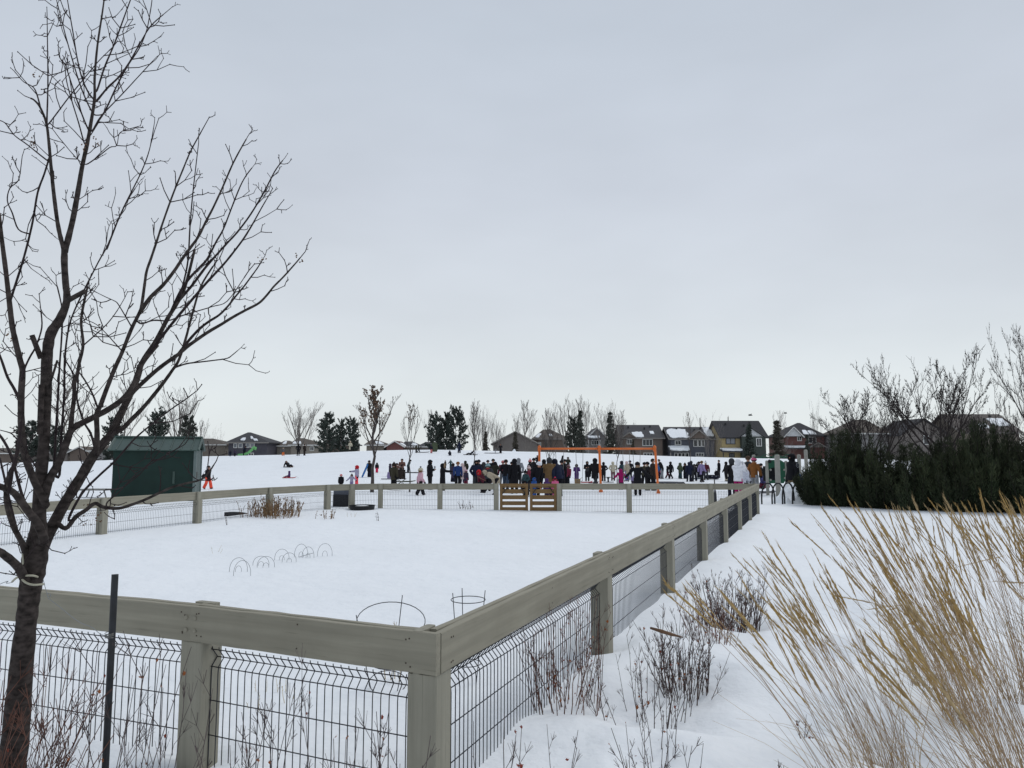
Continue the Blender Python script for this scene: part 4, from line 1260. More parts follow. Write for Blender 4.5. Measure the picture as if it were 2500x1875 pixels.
# ------------------------------------------------------------------ evergreen shrubs on the right
def ever_mesh(seed):
    """unit-size upright pine shrub: stems, needle tufts in two tones"""
    rng = random.Random(seed)
    sb, nb, fb = MB(), MB(), MB()
    n = 70
    for i in range(n):
        a = rng.uniform(0, 6.283)
        r = math.sqrt(rng.random())
        lean = r * .5
        H = (1.03 - .58 * r) * rng.uniform(.72, 1.0)
        p0 = Vector((r * .22 * math.cos(a), r * .22 * math.sin(a), 0))
        p1 = Vector((r * .46 * math.cos(a), r * .46 * math.sin(a), H * .42))
        p2 = Vector((r * .60 * math.cos(a) + rng.uniform(-.06, .06), r * .60 * math.sin(a), H))
        pts = [p0, p1, p2]
        sb.tube(pts, [.008, .006, .003], 4)
        m_ = 30
        for q in range(m_):
            t = .06 + .94 * (q + rng.random()) / m_
            c = p0.lerp(p1, t * 2) if t < .5 else p1.lerp(p2, t * 2 - 1)
            up = (p2 - p1).normalized()
            rad = .085 * (1 - .6 * t) + .015
            for _ in range(12):
                o = Vector((rng.gauss(0, 1), rng.gauss(0, 1), rng.gauss(0, .4))).normalized()
                b = fb if (t > .72 and rng.random() < .55) or rng.random() < .16 else nb
                c2 = c + o * rad * rng.uniform(.1, .9)
                d = (o * .8 + up * rng.uniform(.5, 1.4)).normalized() * rng.uniform(.035, .065)
                s = d.cross(Vector((rng.uniform(-1, 1), rng.uniform(-1, 1), rng.uniform(-1, 1)))).normalized() * .0058
                b.add([c2 - s, c2 + s, c2 + d], [(0, 1, 2)])
    return sb.mesh('stems'), nb.mesh('needles'), fb.mesh('fresh_needles')
EV = [ever_mesh(s) for s in range(3)]
EVR = [(1990, 1228, 1075, 90, 27.2, 'small evergreen shrub at the left end of the row beside the bike rack'),
       (2052, 1232, 1024, 120, 26.6, 'pointed evergreen shrub second from the left of the row'),
       (2085, 1226, 1018, 110, 28.2, 'tall spiky evergreen shrub behind the second one from the left'),
       (2138, 1240, 1050, 130, 25.8, 'broad evergreen shrub below the leaning crabapple'),
       (2215, 1246, 1058, 130, 25.0, 'evergreen shrub under the pale sided gable'),
       (2280, 1240, 1042, 110, 26.0, 'evergreen shrub in front of the crabapple trunk'),
       (2318, 1252, 1048, 130, 24.4, 'dark evergreen shrub with snow showing at its right foot'),
       (2385, 1254, 992, 120, 24.2, 'tallest pointed evergreen shrub, right of the snowy gap'),
       (2442, 1250, 1002, 110, 24.6, 'evergreen shrub with a slender tip before the snow-patched roof'),
       (2505, 1258, 1030, 150, 23.4, 'dark evergreen shrub cut by the right edge'),
       (2600, 1260, 1020, 160, 23.0, 'evergreen shrub beyond the right edge of the row')]
for i, (px, pb, pt, wpx, d, lab) in enumerate(EVR):
    x = X(px, d)
    zb = ground(x, d) - .05
    H = P(px, pt, d).z - zb
    sx = wpx / F * d / .98
    root = thing('evergreen_shrub', lab, 'shrub', (x, d, zb), 'row of dark evergreen shrubs', i * 1.3)
    s_, n_, f_ = EV[i % 3]
    put('stems', s_, root, scale=(sx, sx, H), material=M['crab_bark'])
    tag(put('needles', n_, root, scale=(sx, sx, H), material=M['hedge']), kind='stuff')
    tag(put('fresh_needles', f_, root, scale=(sx, sx, H), material=M['hedge_tip']), kind='stuff')
# ------------------------------------------------------------------ the bare tree in front
def catmull(pts, sub=4):
    out_ = []
    n = len(pts)
    for i in range(n - 1):
        p0, p1, p2, p3 = pts[max(i - 1, 0)], pts[i], pts[i + 1], pts[min(i + 2, n - 1)]
        for s in range(sub):
            t = s / sub
            out_.append(tuple(0.5 * ((2 * b) + (-a + c) * t + (2 * a - 5 * b + 4 * c - d) * t * t + (-a + 3 * b - 3 * c + d) * t ** 3)
                              for a, b, c, d in zip(p0, p1, p2, p3)))
    out_.append(tuple(pts[-1]))
    return out_
D0 = 3.2
# each branch: (list of photograph pixels), width at start, width at end, drift in depth over its length
TRUNK = [(12, 2060, 68), (27, 1900, 64), (36, 1820, 62), (51, 1640, 56), (62, 1540, 51), (67, 1495, 49), (74, 1437, 53), (81, 1390, 60), (88, 1345, 56), (92, 1310, 46), (95, 1280, 36), (97, 1200, 32), (107, 1085, 28), (112, 960, 28), (115, 870, 27), (124, 815, 26), (146, 780, 23), (163, 735, 19), (160, 690, 16), (157, 640, 17), (158, 603, 16)]
BR = [
 ([(158, 615), (177, 540), (190, 470), (200, 410), (213, 350), (222, 300), (231, 240), (231, 190), (238, 110), (250, 30), (262, -60)], 15, 3, .1),
 ([(231, 244), (217, 228), (200, 190), (188, 140), (180, 90), (168, 20), (160, -30)], 5, 2.2, -.2),
 ([(226, 275), (212, 248), (195, 205), (175, 140), (157, 75), (140, 8)], 5, 2.2, .3),
 ([(217, 318), (205, 292), (188, 245), (170, 190), (160, 160), (152, 148)], 5, 2.2, -.25),
 ([(236, 246), (262, 215), (290, 188), (314, 155), (335, 118), (366, 66), (398, 36)], 6, 2.5, .2),
 ([(227, 318), (240, 295), (258, 268), (285, 210), (312, 160), (340, 118), (358, 74), (366, 34)], 6, 2.2, -.3),
 ([(233, 281), (250, 279), (263, 266), (300, 228), (335, 190), (372, 150)], 4, 2, .2),
 ([(237, 220), (255, 165), (280, 105), (300, 50), (322, -10)], 6, 3, .3),
 ([(206, 350), (192, 300), (175, 245), (163, 200), (158, 165), (150, 148)], 4, 2, -.3),
 ([(203, 400), (185, 384), (168, 365), (155, 350), (142, 345)], 3.2, 1.6, -.2),
 ([(214, 400), (240, 382), (268, 360), (285, 355), (292, 325), (315, 315)], 3.5, 1.6, .2),
 ([(157, 612), (148, 580), (140, 540), (131, 470), (124, 400), (119, 345), (113, 300), (98, 262), (84, 245), (75, 240)], 12, 4, -.15),
 ([(114, 303), (116, 250), (117, 190), (116, 110), (115, 42)], 5, 2.2, .2),
 ([(119, 302), (140, 275), (170, 235), (205, 192), (240, 150), (266, 124)], 4, 2, -.3),
 ([(100, 268), (90, 230), (80, 212), (58, 200), (40, 180)], 4, 2, .2),
 ([(122, 397), (100, 380), (65, 352), (35, 330), (12, 300), (-10, 292)], 4.5, 2.2, .2),
 ([(122, 380), (108, 425), (92, 470), (80, 540), (66, 600), (52, 650), (36, 700), (25, 735)], 4, 6, .12),
 ([(112, 1232), (84, 1175), (58, 1100), (52, 1030), (52, 960), (55, 905), (49, 880), (38, 835), (29, 790), (21, 720), (14, 660), (5, 590), (-4, 520)], 20, 10, -.35),
 ([(52, 925), (62, 895), (74, 870), (88, 845), (102, 800), (100, 760)], 6, 3, -.1),
 ([(108, 1320), (90, 1275), (72, 1252), (45, 1215), (27, 1198), (0, 1188), (-30, 1180)], 22, 14, -.4),
 ([(78, 1400), (66, 1352), (50, 1318), (33, 1286), (22, 1255), (14, 1215), (18, 1170), (35, 1140), (45, 1100)], 16, 7, -.3),
 ([(76, 1440), (56, 1405), (45, 1385), (20, 1362), (-5, 1345), (-40, 1330)], 22, 18, -.35),
 ([(22, 1200), (32, 1140), (45, 1090), (52, 1030)], 9, 7, -.1),
 ([(52, 985), (35, 950), (18, 920), (4, 880), (-12, 840)], 9, 6, .2),
 ([(95, 1150), (75, 1120), (50, 1085), (30, 1060), (8, 1052)], 5, 2.5, .2),
 ([(88, 1385), (108, 1325), (128, 1285), (160, 1225), (190, 1178), (222, 1122), (250, 1085), (276, 1052), (292, 1015), (312, 975), (334, 928), (347, 885), (381, 832), (410, 776), (434, 738), (452, 700), (475, 610)], 36, 6, .55),
 ([(150, 1240), (175, 1190), (200, 1155), (212, 1138), (233, 1105), (237, 1060), (236, 1012), (246, 988), (262, 945), (280, 900), (299, 858), (320, 805), (342, 760), (347, 738), (353, 695), (358, 662), (369, 630), (384, 585), (398, 542), (422, 475), (447, 413), (465, 370), (491, 322)], 17, 3, -.35),
 ([(108, 1215), (120, 1172), (142, 1132), (163, 1078), (178, 1046), (222, 1022), (262, 1001), (301, 973), (326, 938), (338, 905), (356, 875), (385, 842)], 22, 9, .25),
 ([(172, 1052), (176, 1010), (181, 968), (182, 920), (187, 925), (193, 888), (203, 842), (198, 783), (208, 725), (214, 700)], 12, 5, -.2),
 ([(343, 760), (368, 725), (398, 696), (425, 662), (447, 629), (470, 598), (486, 575), (503, 540), (520, 508), (544, 456), (566, 405), (584, 370), (601, 340)], 10, 3, .35),
 ([(438, 730), (447, 695), (459, 635), (464, 550), (470, 480), (476, 425), (483, 365)], 5, 2.2, -.3),
 ([(415, 768), (440, 712), (462, 680), (490, 650), (506, 632), (528, 590), (545, 560), (566, 506), (586, 456), (600, 430), (615, 410)], 8, 2.6, .3),
 ([(385, 826), (425, 750), (468, 698), (500, 655), (527, 624), (555, 593), (580, 566), (612, 523), (645, 468), (671, 418), (690, 392)], 9, 2.8, .45),
 ([(360, 868), (420, 790), (494, 702), (525, 668), (553, 637), (591, 588), (612, 555), (625, 532), (640, 505), (650, 488)], 8, 2.6, -.2),
 ([(280, 1045), (299, 1000), (318, 965), (366, 918), (400, 890), (434, 866), (463, 842), (506, 812), (540, 792), (569, 774), (600, 757), (632, 740), (652, 720), (668, 700), (690, 678), (709, 657), (724, 640), (734, 628)], 13, 3, -.1),
 ([(436, 864), (462, 830), (487, 803), (510, 785), (535, 769), (556, 748), (574, 725), (595, 700), (612, 677), (628, 655), (641, 634)], 8, 3, .3),
 ([(273, 1058), (299, 1046), (320, 1025), (347, 998), (375, 965), (400, 933), (420, 905), (436, 880), (452, 832), (470, 765), (490, 700), (520, 650)], 13, 4, .2),
 ([(425, 898), (455, 888), (487, 884), (520, 880), (554, 875), (568, 866), (580, 856)], 4.5, 2, .2),
 ([(345, 790), (375, 782), (410, 783), (440, 772), (480, 760), (520, 748), (555, 735), (596, 678)], 5, 2, -.25),
 ([(160, 1290), (185, 1262), (210, 1245), (232, 1229), (252, 1238), (289, 1241), (322, 1232), (356, 1219), (390, 1203), (422, 1189), (455, 1180), (482, 1174), (498, 1166), (512, 1150), (522, 1135)], 12, 3.5, -.5),
 ([(262, 1226), (289, 1203), (315, 1175), (341, 1150), (390, 1120), (437, 1093)], 3.6, 2.2, -.3),
 ([(168, 1265), (200, 1205), (238, 1165), (277, 1129), (305, 1098), (331, 1069), (375, 1032), (422, 996), (446, 980), (470, 962)], 7, 2.6, -.35),
 ([(235, 1108), (222, 1060), (205, 1030), (188, 975), (190, 935), (172, 900), (160, 880)], 6, 3, .3),
 ([(240, 1000), (225, 960), (205, 925), (190, 905)], 5, 3, .1),
 ([(322, 800), (305, 770), (288, 742), (280, 735), (258, 725), (236, 714)], 3.6, 1.8, -.2),
 ([(299, 858), (278, 835), (260, 815), (235, 792), (208, 780)], 3.4, 1.8, .2),
 ([(130, 1170), (135, 1080), (141, 980), (145, 900), (150, 830), (152, 760), (140, 700)], 7, 3, .35),
 ([(145, 1160), (150, 1060), (157, 960), (158, 880), (168, 800), (190, 740), (240, 640), (262, 600), (300, 510), (330, 460)], 7, 2.6, .5),
 ([(262, 605), (285, 545), (310, 490), (345, 420), (365, 365), (375, 312)], 5, 2, .2),
 ([(205, 842), (230, 820), (262, 790), (285, 760), (300, 735)], 3.5, 1.8, .25),
 ([(110, 1300), (60, 1225), (30, 1120), (5, 1070), (-15, 1050)], 9, 6, .4),
 ([(60, 1360), (30, 1250), (14, 1180), (0, 1120)], 8, 5, .5),
 ([(45, 560), (30, 520), (18, 490), (24, 460), (45, 440), (52, 400)], 4, 2, 0),
]
def front_tree():
    rng = random.Random(5)
    base = P(8, 2060, D0)
    root = thing('bare_tree', 'bare dark-barked young tree standing in front of the near fence', 'tree', (base.x, base.y, 0))
    done = []                                          # (px, py, depth) of what is built already
    def depth_at(px, py):
        best, bd = D0, 1e9
        for (x, y, d) in done:
            q = (x - px) ** 2 + (y - py) ** 2
            if q < bd:
                bd, best = q, d
        return best
    def make(item, first):
        pts, w0, w1, drift = item
        near = min(done, key=lambda q: (q[0] - pts[0][0]) ** 2 + (q[1] - pts[0][1]) ** 2)
        if 4 < math.hypot(near[0] - pts[0][0], near[1] - pts[0][1]) < 75:
            pts = [near[:2]] + list(pts)
        d0 = near[2]
        c2 = catmull(pts, 4)
        n = len(c2)
        P3, R = [], []
        for i, (x, y) in enumerate(c2):
            t = i / (n - 1)
            d = d0 + drift * t
            done.append((x, y, d))
            P3.append(P(x, y, d))
            wpx = w0 + (w1 - w0) * t ** .8
            j = 1 + rng.uniform(-.05, .06) * (1 if w0 > 8 else 1.2)
            R.append(max(.0012, wpx * .5 * d / F * j))
        return P3, R
    tb = MB()
    tc_ = catmull(TRUNK, 4)
    P3, R = [], []
    for i, (x, y, w_) in enumerate(tc_):
        d = D0 + (.05 * (1320 - y) / 720 if y < 1320 else 0)
        done.append((x, y, d))
        P3.append(P(x, y, d))
        R.append(w_ * .455 * d / F * (1 + rng.uniform(-.05, .06)))
    tb.tube(P3, R, 16)
    for a_, b_, w_ in (((164, 735), (207, 711), 13), ((100, 875), (78, 818), 13), ((102, 940), (97, 1060), 14), ((115, 960), (140, 880), 6)):
        tb.tube([P(*a_, D0), P(*b_, D0 - .04)], [w_ * .5 * D0 / F, w_ * .45 * D0 / F], 8)
    tb.build('trunk', M['bark'], root, True)
    nb = 0
    for it in BR:
        P3, R = make(it, False)
        b = MB()
        b.tube(P3, R, 8 if it[1] > 9 else 6)
        br = b.build('branch', M['bark'] if it[1] > 9 else M['twig'], root, True)
        # side twigs in forked pairs, ending in swollen buds
        tw = MB()
        L = 0.0
        nxt = rng.uniform(.05, .12)
        tot = sum((P3[i + 1] - P3[i]).length for i in range(len(P3) - 1))
        for i in range(len(P3) - 1):
            seg = P3[i + 1] - P3[i]
            L += seg.length
            while L > nxt:
                T = seg.normalized()
                p = P3[i + 1] - T * (L - nxt)
                ax = T.cross(Vector((rng.uniform(-1, 1), rng.uniform(-1, 1), rng.uniform(-1, 1)))).normalized()
                if nxt / tot > .12:
                    for s in ((1, -1) if rng.random() < .35 else (rng.choice((1, -1)),)):
                        ln = rng.uniform(.03, .125) * (1.25 if it[1] < 9 else 1.0)
                        d1 = (T * rng.uniform(.5, .9) + ax * s * rng.uniform(.6, .9)).normalized()
                        twig(tw, p, d1, ln, .0021, rng, 2)
                else:
                    pass
                if rng.random() < .4:
                    tw.ball(p + ax * R[i] * .6, R[i] * 1.1 if R[i] < .006 else .004, 5, 4)
                nxt += rng.uniform(.055, .185)
        T = (P3[-1] - P3[-3]).normalized()
        twig(tw, P3[-1], T, .07, .0019, rng, 2)
        if tw.v:
            tag(tw.build('twigs', M['twig'], br), kind='stuff')
    # a few dry seed clusters
    lf = MB()
    for px, py in ((68, 335), (78, 350), (205, 350), (235, 345), (640, 635), (728, 628), (245, 790), (30, 820), (95, 180), (210, 1235), (218, 1270), (240, 1265)):
        c_ = P(px, py, depth_at(px, py))
        for k in range(7):
            q = c_ + Vector((rng.uniform(-.02, .02), rng.uniform(-.02, .02), rng.uniform(-.025, .025)))
            a_ = Vector((rng.uniform(-1, 1), rng.uniform(-1, 1), rng.uniform(-1, .2))).normalized() * .012
            bb = a_.cross(Vector((0, 1, .3))).normalized() * .004
            lf.add([q, q + a_ * .5 + bb, q + a_, q + a_ * .5 - bb], [(0, 1, 2, 3)])
    tag(lf.build('seed_clusters', M['leaf_brown'], root), kind='stuff')
    return depth_at
def twig(b, p, d, ln, r, rng, lev):
    up = Vector((0, 0, 1))
    q1 = p + d * ln * .5
    d2 = (d + up * rng.uniform(.05, .45) + Vector((rng.uniform(-.25, .25), rng.uniform(-.25, .25), 0))).normalized()
    q2 = q1 + d2 * ln * .5
    b.tube([p, q1, q2], [r * 1.15, r, r * .85], 4)
    b.ball(q2 + d2 * .001, (r * 1.25, r * 1.25, r * 1.9), 5, 3)
    if lev > 0:
        ax = d2.cross(Vector((rng.uniform(-1, 1), rng.uniform(-1, 1), rng.uniform(-1, 1)))).normalized()
        for s in (1, -1):
            if rng.random() < .72:
                twig(b, q1 if rng.random() < .4 else q2, (d2 * .75 + ax * s * .7).normalized(), ln * rng.uniform(.35, .6), r * .85, rng, lev - 1)
front_tree()

def tree_tie():
    a = P(74, 1415, D0)
    root = thing('tree_tie', 'cream hose looped round the bare tree trunk with a twisted guy wire', 'tree tie', a)
    def loop(pl):
        return [P(x, y, d) for x, y, d in pl]
    MB().tube(catmull([tuple(v) for v in loop([(30, 1420, 3.16), (40, 1411, 3.13), (56, 1406, 3.12), (72, 1405, 3.125), (84, 1406, 3.14), (96, 1410, 3.2)])], 3), .0043, 8).build('hose', M['hose'], root, True)
    MB().tube(catmull([tuple(v) for v in loop([(51, 1403, 3.135), (53, 1412, 3.125), (60, 1420, 3.12), (72, 1426, 3.12), (86, 1428, 3.125), (98, 1427, 3.15), (107, 1426, 3.2)])], 3), .0043, 8).build('hose', M['hose'], root, True)
    MB().tube(catmull([tuple(v) for v in loop([(55, 1352, 3.16), (56, 1375, 3.14), (52, 1392, 3.135), (50, 1404, 3.13)])], 3), .004, 8).build('hose', M['hose'], root, True)
    wv = loop([(105, 1413, 3.2), (108, 1425, 3.17), (112, 1440, 3.15), (117, 1455, 3.13), (124, 1456, 3.12), (122, 1450, 3.12), (116, 1448, 3.12), (118, 1460, 3.12), (125, 1466, 3.1), (150, 1485, 3.07), (178, 1508, 3.04), (200, 1522, 3.0), (225, 1532, 2.98), (245, 1548, 2.96), (262, 1552, 2.93)])
    MB().tube(catmull([tuple(v) for v in wv], 3), .0012, 5).build('guy_wire', M['wire_grey'], root)
    wv = loop([(30, 1422, 3.16), (18, 1424, 3.15), (15, 1423, 3.14), (20, 1419, 3.14), (0, 1426, 3.1), (-40, 1450, 3.0)])
    MB().tube(catmull([tuple(v) for v in wv], 3), .0012, 5).build('guy_wire', M['wire_grey'], root)
tree_tie()

# ------------------------------------------------------------------ foreground shrubs and grasses
LEAFS = []
for s_ in range(3):
    rng = random.Random(40 + s_)
    b_ = MB()
    pts_ = [(0, 0, 0), (.35, .25, .06), (.30, .55, .1), (.62, .75, .02), (.2, .82, .12), (0, 1.15, -.02), (-.2, .8, .14), (-.55, .8, .0), (-.3, .5, .1), (-.4, .2, .05)]
    pts_ = [(x + rng.uniform(-.06, .06), y, z + rng.uniform(-.1, .1)) for x, y, z in pts_]
    b_.add(pts_ + [(0, .5, .16)], [(i, (i + 1) % 10, 10) for i in range(10)])
    LEAFS.append(b_.mesh('leaf'))
def shrub(base, n, h, spread, label, stem='twig_grey', leaves=0, leafm='leaf_dry', lean=(0, 0), seed=1, twigs=3, group='leafless shrubs in the snow by the fence', thick=.0022, radius=.12, name='bare_shrub', stemseg=5, joined=False):
    rng = random.Random(seed)
    base = Vector(base)
    root = thing(name, label, 'shrub', base, group)
    b = MB()
    tips = []
    for i in range(n):
        a = rng.uniform(0, 6.283)
        r0 = radius * math.sqrt(rng.random())
        p = base + Vector((r0 * math.cos(a), r0 * math.sin(a), -.05))
        a2 = a + rng.uniform(-.6, .6)
        k = spread * rng.uniform(.25, 1.0)
        d = Vector((math.cos(a2) * k + lean[0], math.sin(a2) * k + lean[1], 1)).normalized()
        H = h * rng.uniform(.55, 1.08)
        pts = [p]
        for s in range(stemseg):
            d = (d + Vector((rng.uniform(-.13, .13), rng.uniform(-.13, .13), rng.uniform(-.02, .10)))).normalized()
            pts.append(pts[-1] + d * H / stemseg)
        r = thick * rng.uniform(.8, 1.25)
        b.tube(pts, [r * (1.2 - .75 * j / stemseg) for j in range(stemseg + 1)], 4)
        tips.append(pts[-1])
        for t in range(twigs):
            j = rng.randint(max(1, stemseg - 3), stemseg)
            q = pts[j] + (pts[j - 1] - pts[j]) * rng.random()
            ta = rng.uniform(0, 6.283)
            td = (d + Vector((math.cos(ta), math.sin(ta), rng.uniform(.0, .5))) * .7).normalized()
            L = H * rng.uniform(.08, .24)
            q1 = q + td * L * .5
            q2 = q1 + (td + Vector((0, 0, .4))).normalized() * L * .5
            b.tube([q, q1, q2], [r * .6, r * .5, r * .35], 3)
            tips += [q2, q1]
            for _ in range(4):
                td2 = (td + Vector((rng.uniform(-1, 1), rng.uniform(-1, 1), rng.uniform(-.2, .8))) * .8).normalized()
                b.tube([q1, q1 + td2 * L * .4], [r * .45, r * .3], 3)
        # little buds along the stem
        for j in range(1, stemseg):
            q = pts[j]
            td = Vector((rng.uniform(-1, 1), rng.uniform(-1, 1), .8)).normalized()
            b.tube([q, q + td * .012], [r * .9, r * .2], 3)
    b.build('stems', M[stem], root)
    lb = MB()
    for i in range(int(leaves * (1 if joined else 1.5))):
        p = rng.choice(tips)
        if rng.random() < .6:
            p = base + (p - base) * rng.uniform(.35, 1)
        s = rng.uniform(.009, .021) * (2.2 if joined else 1)
        R = Matrix.Rotation(rng.uniform(0, 6.28), 3, 'Z') @ Matrix.Rotation(rng.uniform(1.2, 2.9), 3, 'X') @ Matrix.Rotation(rng.uniform(-1, 1), 3, 'Y')
        if joined:
            me = LEAFS[i % 3]
            lb.add([p + R @ (v.co * s) for v in me.vertices], [tuple(f.vertices) for f in me.polygons])
        else:
            o = put('leaf', LEAFS[i % 3], root, p - base, R.to_euler(), s, M[leafm if rng.random() < .7 else 'leaf_red'])
    if lb.v:
        tag(lb.build('leaves', M[leafm], root), kind='stuff')
    return root
def gp(x, y): return Vector((x, y, ground(x, y)))
shrub(gp(-.60, 2.75), 34, .74, .30, 'leafless shrub with curled orange leaves in front of the near corner panel', 'twig_grey', 84, seed=3, twigs=4, radius=.22)
shrub(gp(-1.05, 2.95), 9, .78, .16, 'thin upright leafless shrub beside the second near post, few leaves', 'twig_grey', 12, seed=4, twigs=5, radius=.16)
shrub(gp(-1.38, 2.70), 18, .95, .25, 'grey leafless shrub with a tall tuft between the black stake and the post', 'twig_grey', 18, seed=7, lean=(.10, .05), radius=.16)
shrub(gp(-1.98, 2.55), 62, 1.0, .26, 'leaning red-brown shrub growing at the foot of the bare tree', 'twig_red', 14, lean=(.34, .05), seed=8, twigs=3, radius=.24, thick=.0026)
shrub(gp(-1.62, 2.45), 40, .62, .42, 'low purple-brown shrub under the leaning red-brown stems', 'twig_dark', 8, lean=(.25, .05), seed=18, twigs=3, radius=.24)
shrub(gp(-1.95, 2.95), 34, .85, .3, 'red-brown stems crowding behind the bare tree trunk', 'twig_red', 10, lean=(-.05, .0), seed=9, radius=.18)
shrub(gp(.05, 2.95), 16, .62, .24, 'sparse shrub with red leaves at the foot of the corner post', 'twig_grey', 22, 'leaf_red', seed=10, twigs=3, radius=.16)
shrub(gp(.62, 3.15), 13, .56, .35, 'sparse grey twigs rising in the snow beside the corner post shrub', 'twig_grey', 9, seed=11, twigs=3, radius=.16)
shrub(gp(.36, 4.9), 38, .74, .28, 'brown-leaved shrub growing against the first long-fence post', 'twig_red', 46, seed=12, twigs=4, radius=.22)
shrub(gp(.88, 4.75), 24, .62, .40, 'loose grey shrub between the fence post and the log-crossed shrub', 'twig_grey', 12, seed=13, twigs=4, radius=.3)
shrub(gp(1.20, 5.30), 46, .60, .36, 'dense dark shrub with a broken stick caught in it', 'twig_dark', 26, seed=14, twigs=4, radius=.16, thick=.0028)
shrub(gp(2.12, 7.35), 90, .64, .40, 'largest dark twiggy shrub along the long fence', 'twig_dark', 10, seed=15, twigs=5, radius=.28, thick=.003)
shrub(gp(1.72, 6.5), 34, .55, .4, 'small red-leaved shrub tucked before the largest twiggy shrub', 'twig_red', 26, 'leaf_red', seed=16, radius=.2)
shrub(gp(1.15, 2.75), 26, .50, .30, 'dark stems at the foot of the golden grass', 'twig_dark', 0, lean=(-.1, 0), seed=17, twigs=3, radius=.16, thick=.0028)
shrub(gp(1.50, 2.65), 30, .55, .25, 'brown stems amid the golden grass base', 'twig_red', 4, seed=19, radius=.14)
shrub(gp(1.72, 4.55), 5, .20, .8, 'tiny dark twig cluster alone in the snow beside the grass', 'twig_dark', 8, 'leaf_brown', seed=20, radius=.05)
shrub(gp(.72, 3.95), 7, .42, .45, 'thin twigs standing alone in the snow below the long fence', 'twig_grey', 5, seed=21, radius=.12)

c_ = P(1640, 1540, 5.2)
stick = thing('broken_stick', 'thick broken stick lodged in the dense dark shrub', 'stick', c_)
MB().tube([P(1588, 1533, 5.15), P(1615, 1541, 5.17), P(1640, 1549, 5.2), P(1668, 1556, 5.22)], [.008, .013, .011, .003], 7).build('wood', M['leaf_brown'], stick, True)

# golden feathery grass: each clump has its stems, base leaves and separate seed heads
def plume_mesh(seed):
    rng = random.Random(seed)
    b = MB()
    prof = [(0, .25), (.10, .75), (.25, 1.0), (.42, .95), (.6, .72), (.78, .45), (.92, .2), (1.0, .04)]
    pts = [(.010 * math.sin(3 * z + seed), .010 * math.cos(2.2 * z), z) for z, _ in prof]
    b.tube(pts, [.017 * r * rng.uniform(.75, 1.2) for _, r in prof], 5)
    for i in range(30):
        z = rng.uniform(.03, .9)
        r = np.interp(z, [q[0] for q in prof], [q[1] for q in prof]) * .016
        a = rng.uniform(0, 6.283)
        p = Vector((r * math.cos(a), r * math.sin(a), z))
        t = Vector((math.cos(a) * rng.uniform(.05, .30), math.sin(a) * rng.uniform(.05, .30), 1)).normalized() * rng.uniform(.07, .20)
        s = Vector((-math.sin(a), math.cos(a), 0)) * .009
        b.add([p - s * .5, p + t * .45 + s, p + t, p + t * .45 - s], [(0, 1, 2, 3)])
    me = b.mesh('seed_head')
    return me
PLUMES = [plume_mesh(s) for s in range(5)]
def grass_clump(x, y, n, h, seed, label, lean=1.0, tip=None):
    rng = random.Random(seed)
    base = gp(x, y)
    root = thing('grass_clump', label, 'grass clump', base, 'golden feather grass clumps')
    st, lv = MB(), MB()
    for i in range(n):
        a = rng.uniform(0, 6.283)
        r0 = .13 * math.sqrt(rng.random())
        p = base + Vector((r0 * math.cos(a), r0 * math.sin(a), -.04))
        H = h * rng.uniform(.72, 1.06)
        lx = -rng.gauss(.50 if x < 2.2 else (.40 if x < 3.1 else .31), .13) * lean
        ly = rng.gauss(.0, .15)
        pts = []
        for s in range(7):
            t = s / 6
            off = t ** 1.35
            pts.append(p + Vector((lx * H * off, ly * H * off, H * (t - .16 * (lx * lx) * t * t))))
        if y > 4.0 and rng.random() < .025:                      # a broken stem, its top hanging
            j = rng.randint(3, 5)
            e = pts[j]; dd = Vector((rng.uniform(-1, .6), rng.uniform(-.5, .5), rng.uniform(-.5, .1))).normalized()
            for s2 in range(j + 1, 7):
                pts[s2] = pts[s2 - 1] + dd * H / 7
        st.tube(pts, [.0017, .0016, .0015, .0014, .0013, .0012, .001], 3)
        d = (pts[-1] - pts[-2]).normalized()
        q = d.to_track_quat('Z', 'Y')
        L = rng.uniform(.15, .34)
        o = put('seed_head', PLUMES[rng.randrange(5)], root, pts[-1] - d * L * .55 - base, q.to_euler(), (L * rng.uniform(.5, 1.12), L * rng.uniform(.5, 1.12), L),
                M['plume'] if rng.random() < .62 else M['plume_pale'])
    for i in range(int(n * 1.15)):
        a = rng.uniform(0, 6.283)
        r0 = .15 * math.sqrt(rng.random())
        p = base + Vector((r0 * math.cos(a), r0 * math.sin(a), -.03))
        H = rng.uniform(.25, .75) * h
        lx, ly = -rng.gauss(.45, .35), rng.gauss(0, .3)
        w_ = rng.uniform(.0012, .0032)
        pts = [p + Vector((lx * H * t ** 1.3, ly * H * t ** 1.3, H * (t - .25 * abs(lx) * t * t))) for t in (0, .25, .5, .75, 1)]
        lv.tube(pts, [(w_, .0006), (w_, .0006), (w_ * .8, .0006), (w_ * .5, .0006), (.0004, .0004)], 3, flat=(math.cos(a), math.sin(a), 0))
    tag(st.build('stems', M['grass_stem'], root), kind='stuff')
    tag(lv.build('base_leaves', M['grass_base'], root), kind='stuff')
GR = [(1.45, 3.35, 30, 1.12), (1.95, 4.15, 34, 1.25), (1.82, 2.95, 26, 1.0), (2.30, 3.60, 40, 1.28), (2.62, 4.60, 40, 1.30), (2.45, 2.75, 24, 1.05),
      (3.00, 3.75, 42, 1.32), (3.25, 4.95, 40, 1.34), (3.45, 3.10, 34, 1.30), (3.75, 4.25, 42, 1.36), (2.90, 2.70, 22, 1.1), (3.95, 5.35, 38, 1.36),
      (4.45, 4.70, 40, 1.40), (4.15, 3.55, 34, 1.36), (3.35, 5.85, 26, 1.28), (4.75, 5.7, 34, 1.40), (2.10, 3.3, 22, .95), (2.75, 5.3, 20, 1.2), (4.6, 6.6, 26, 1.35)]
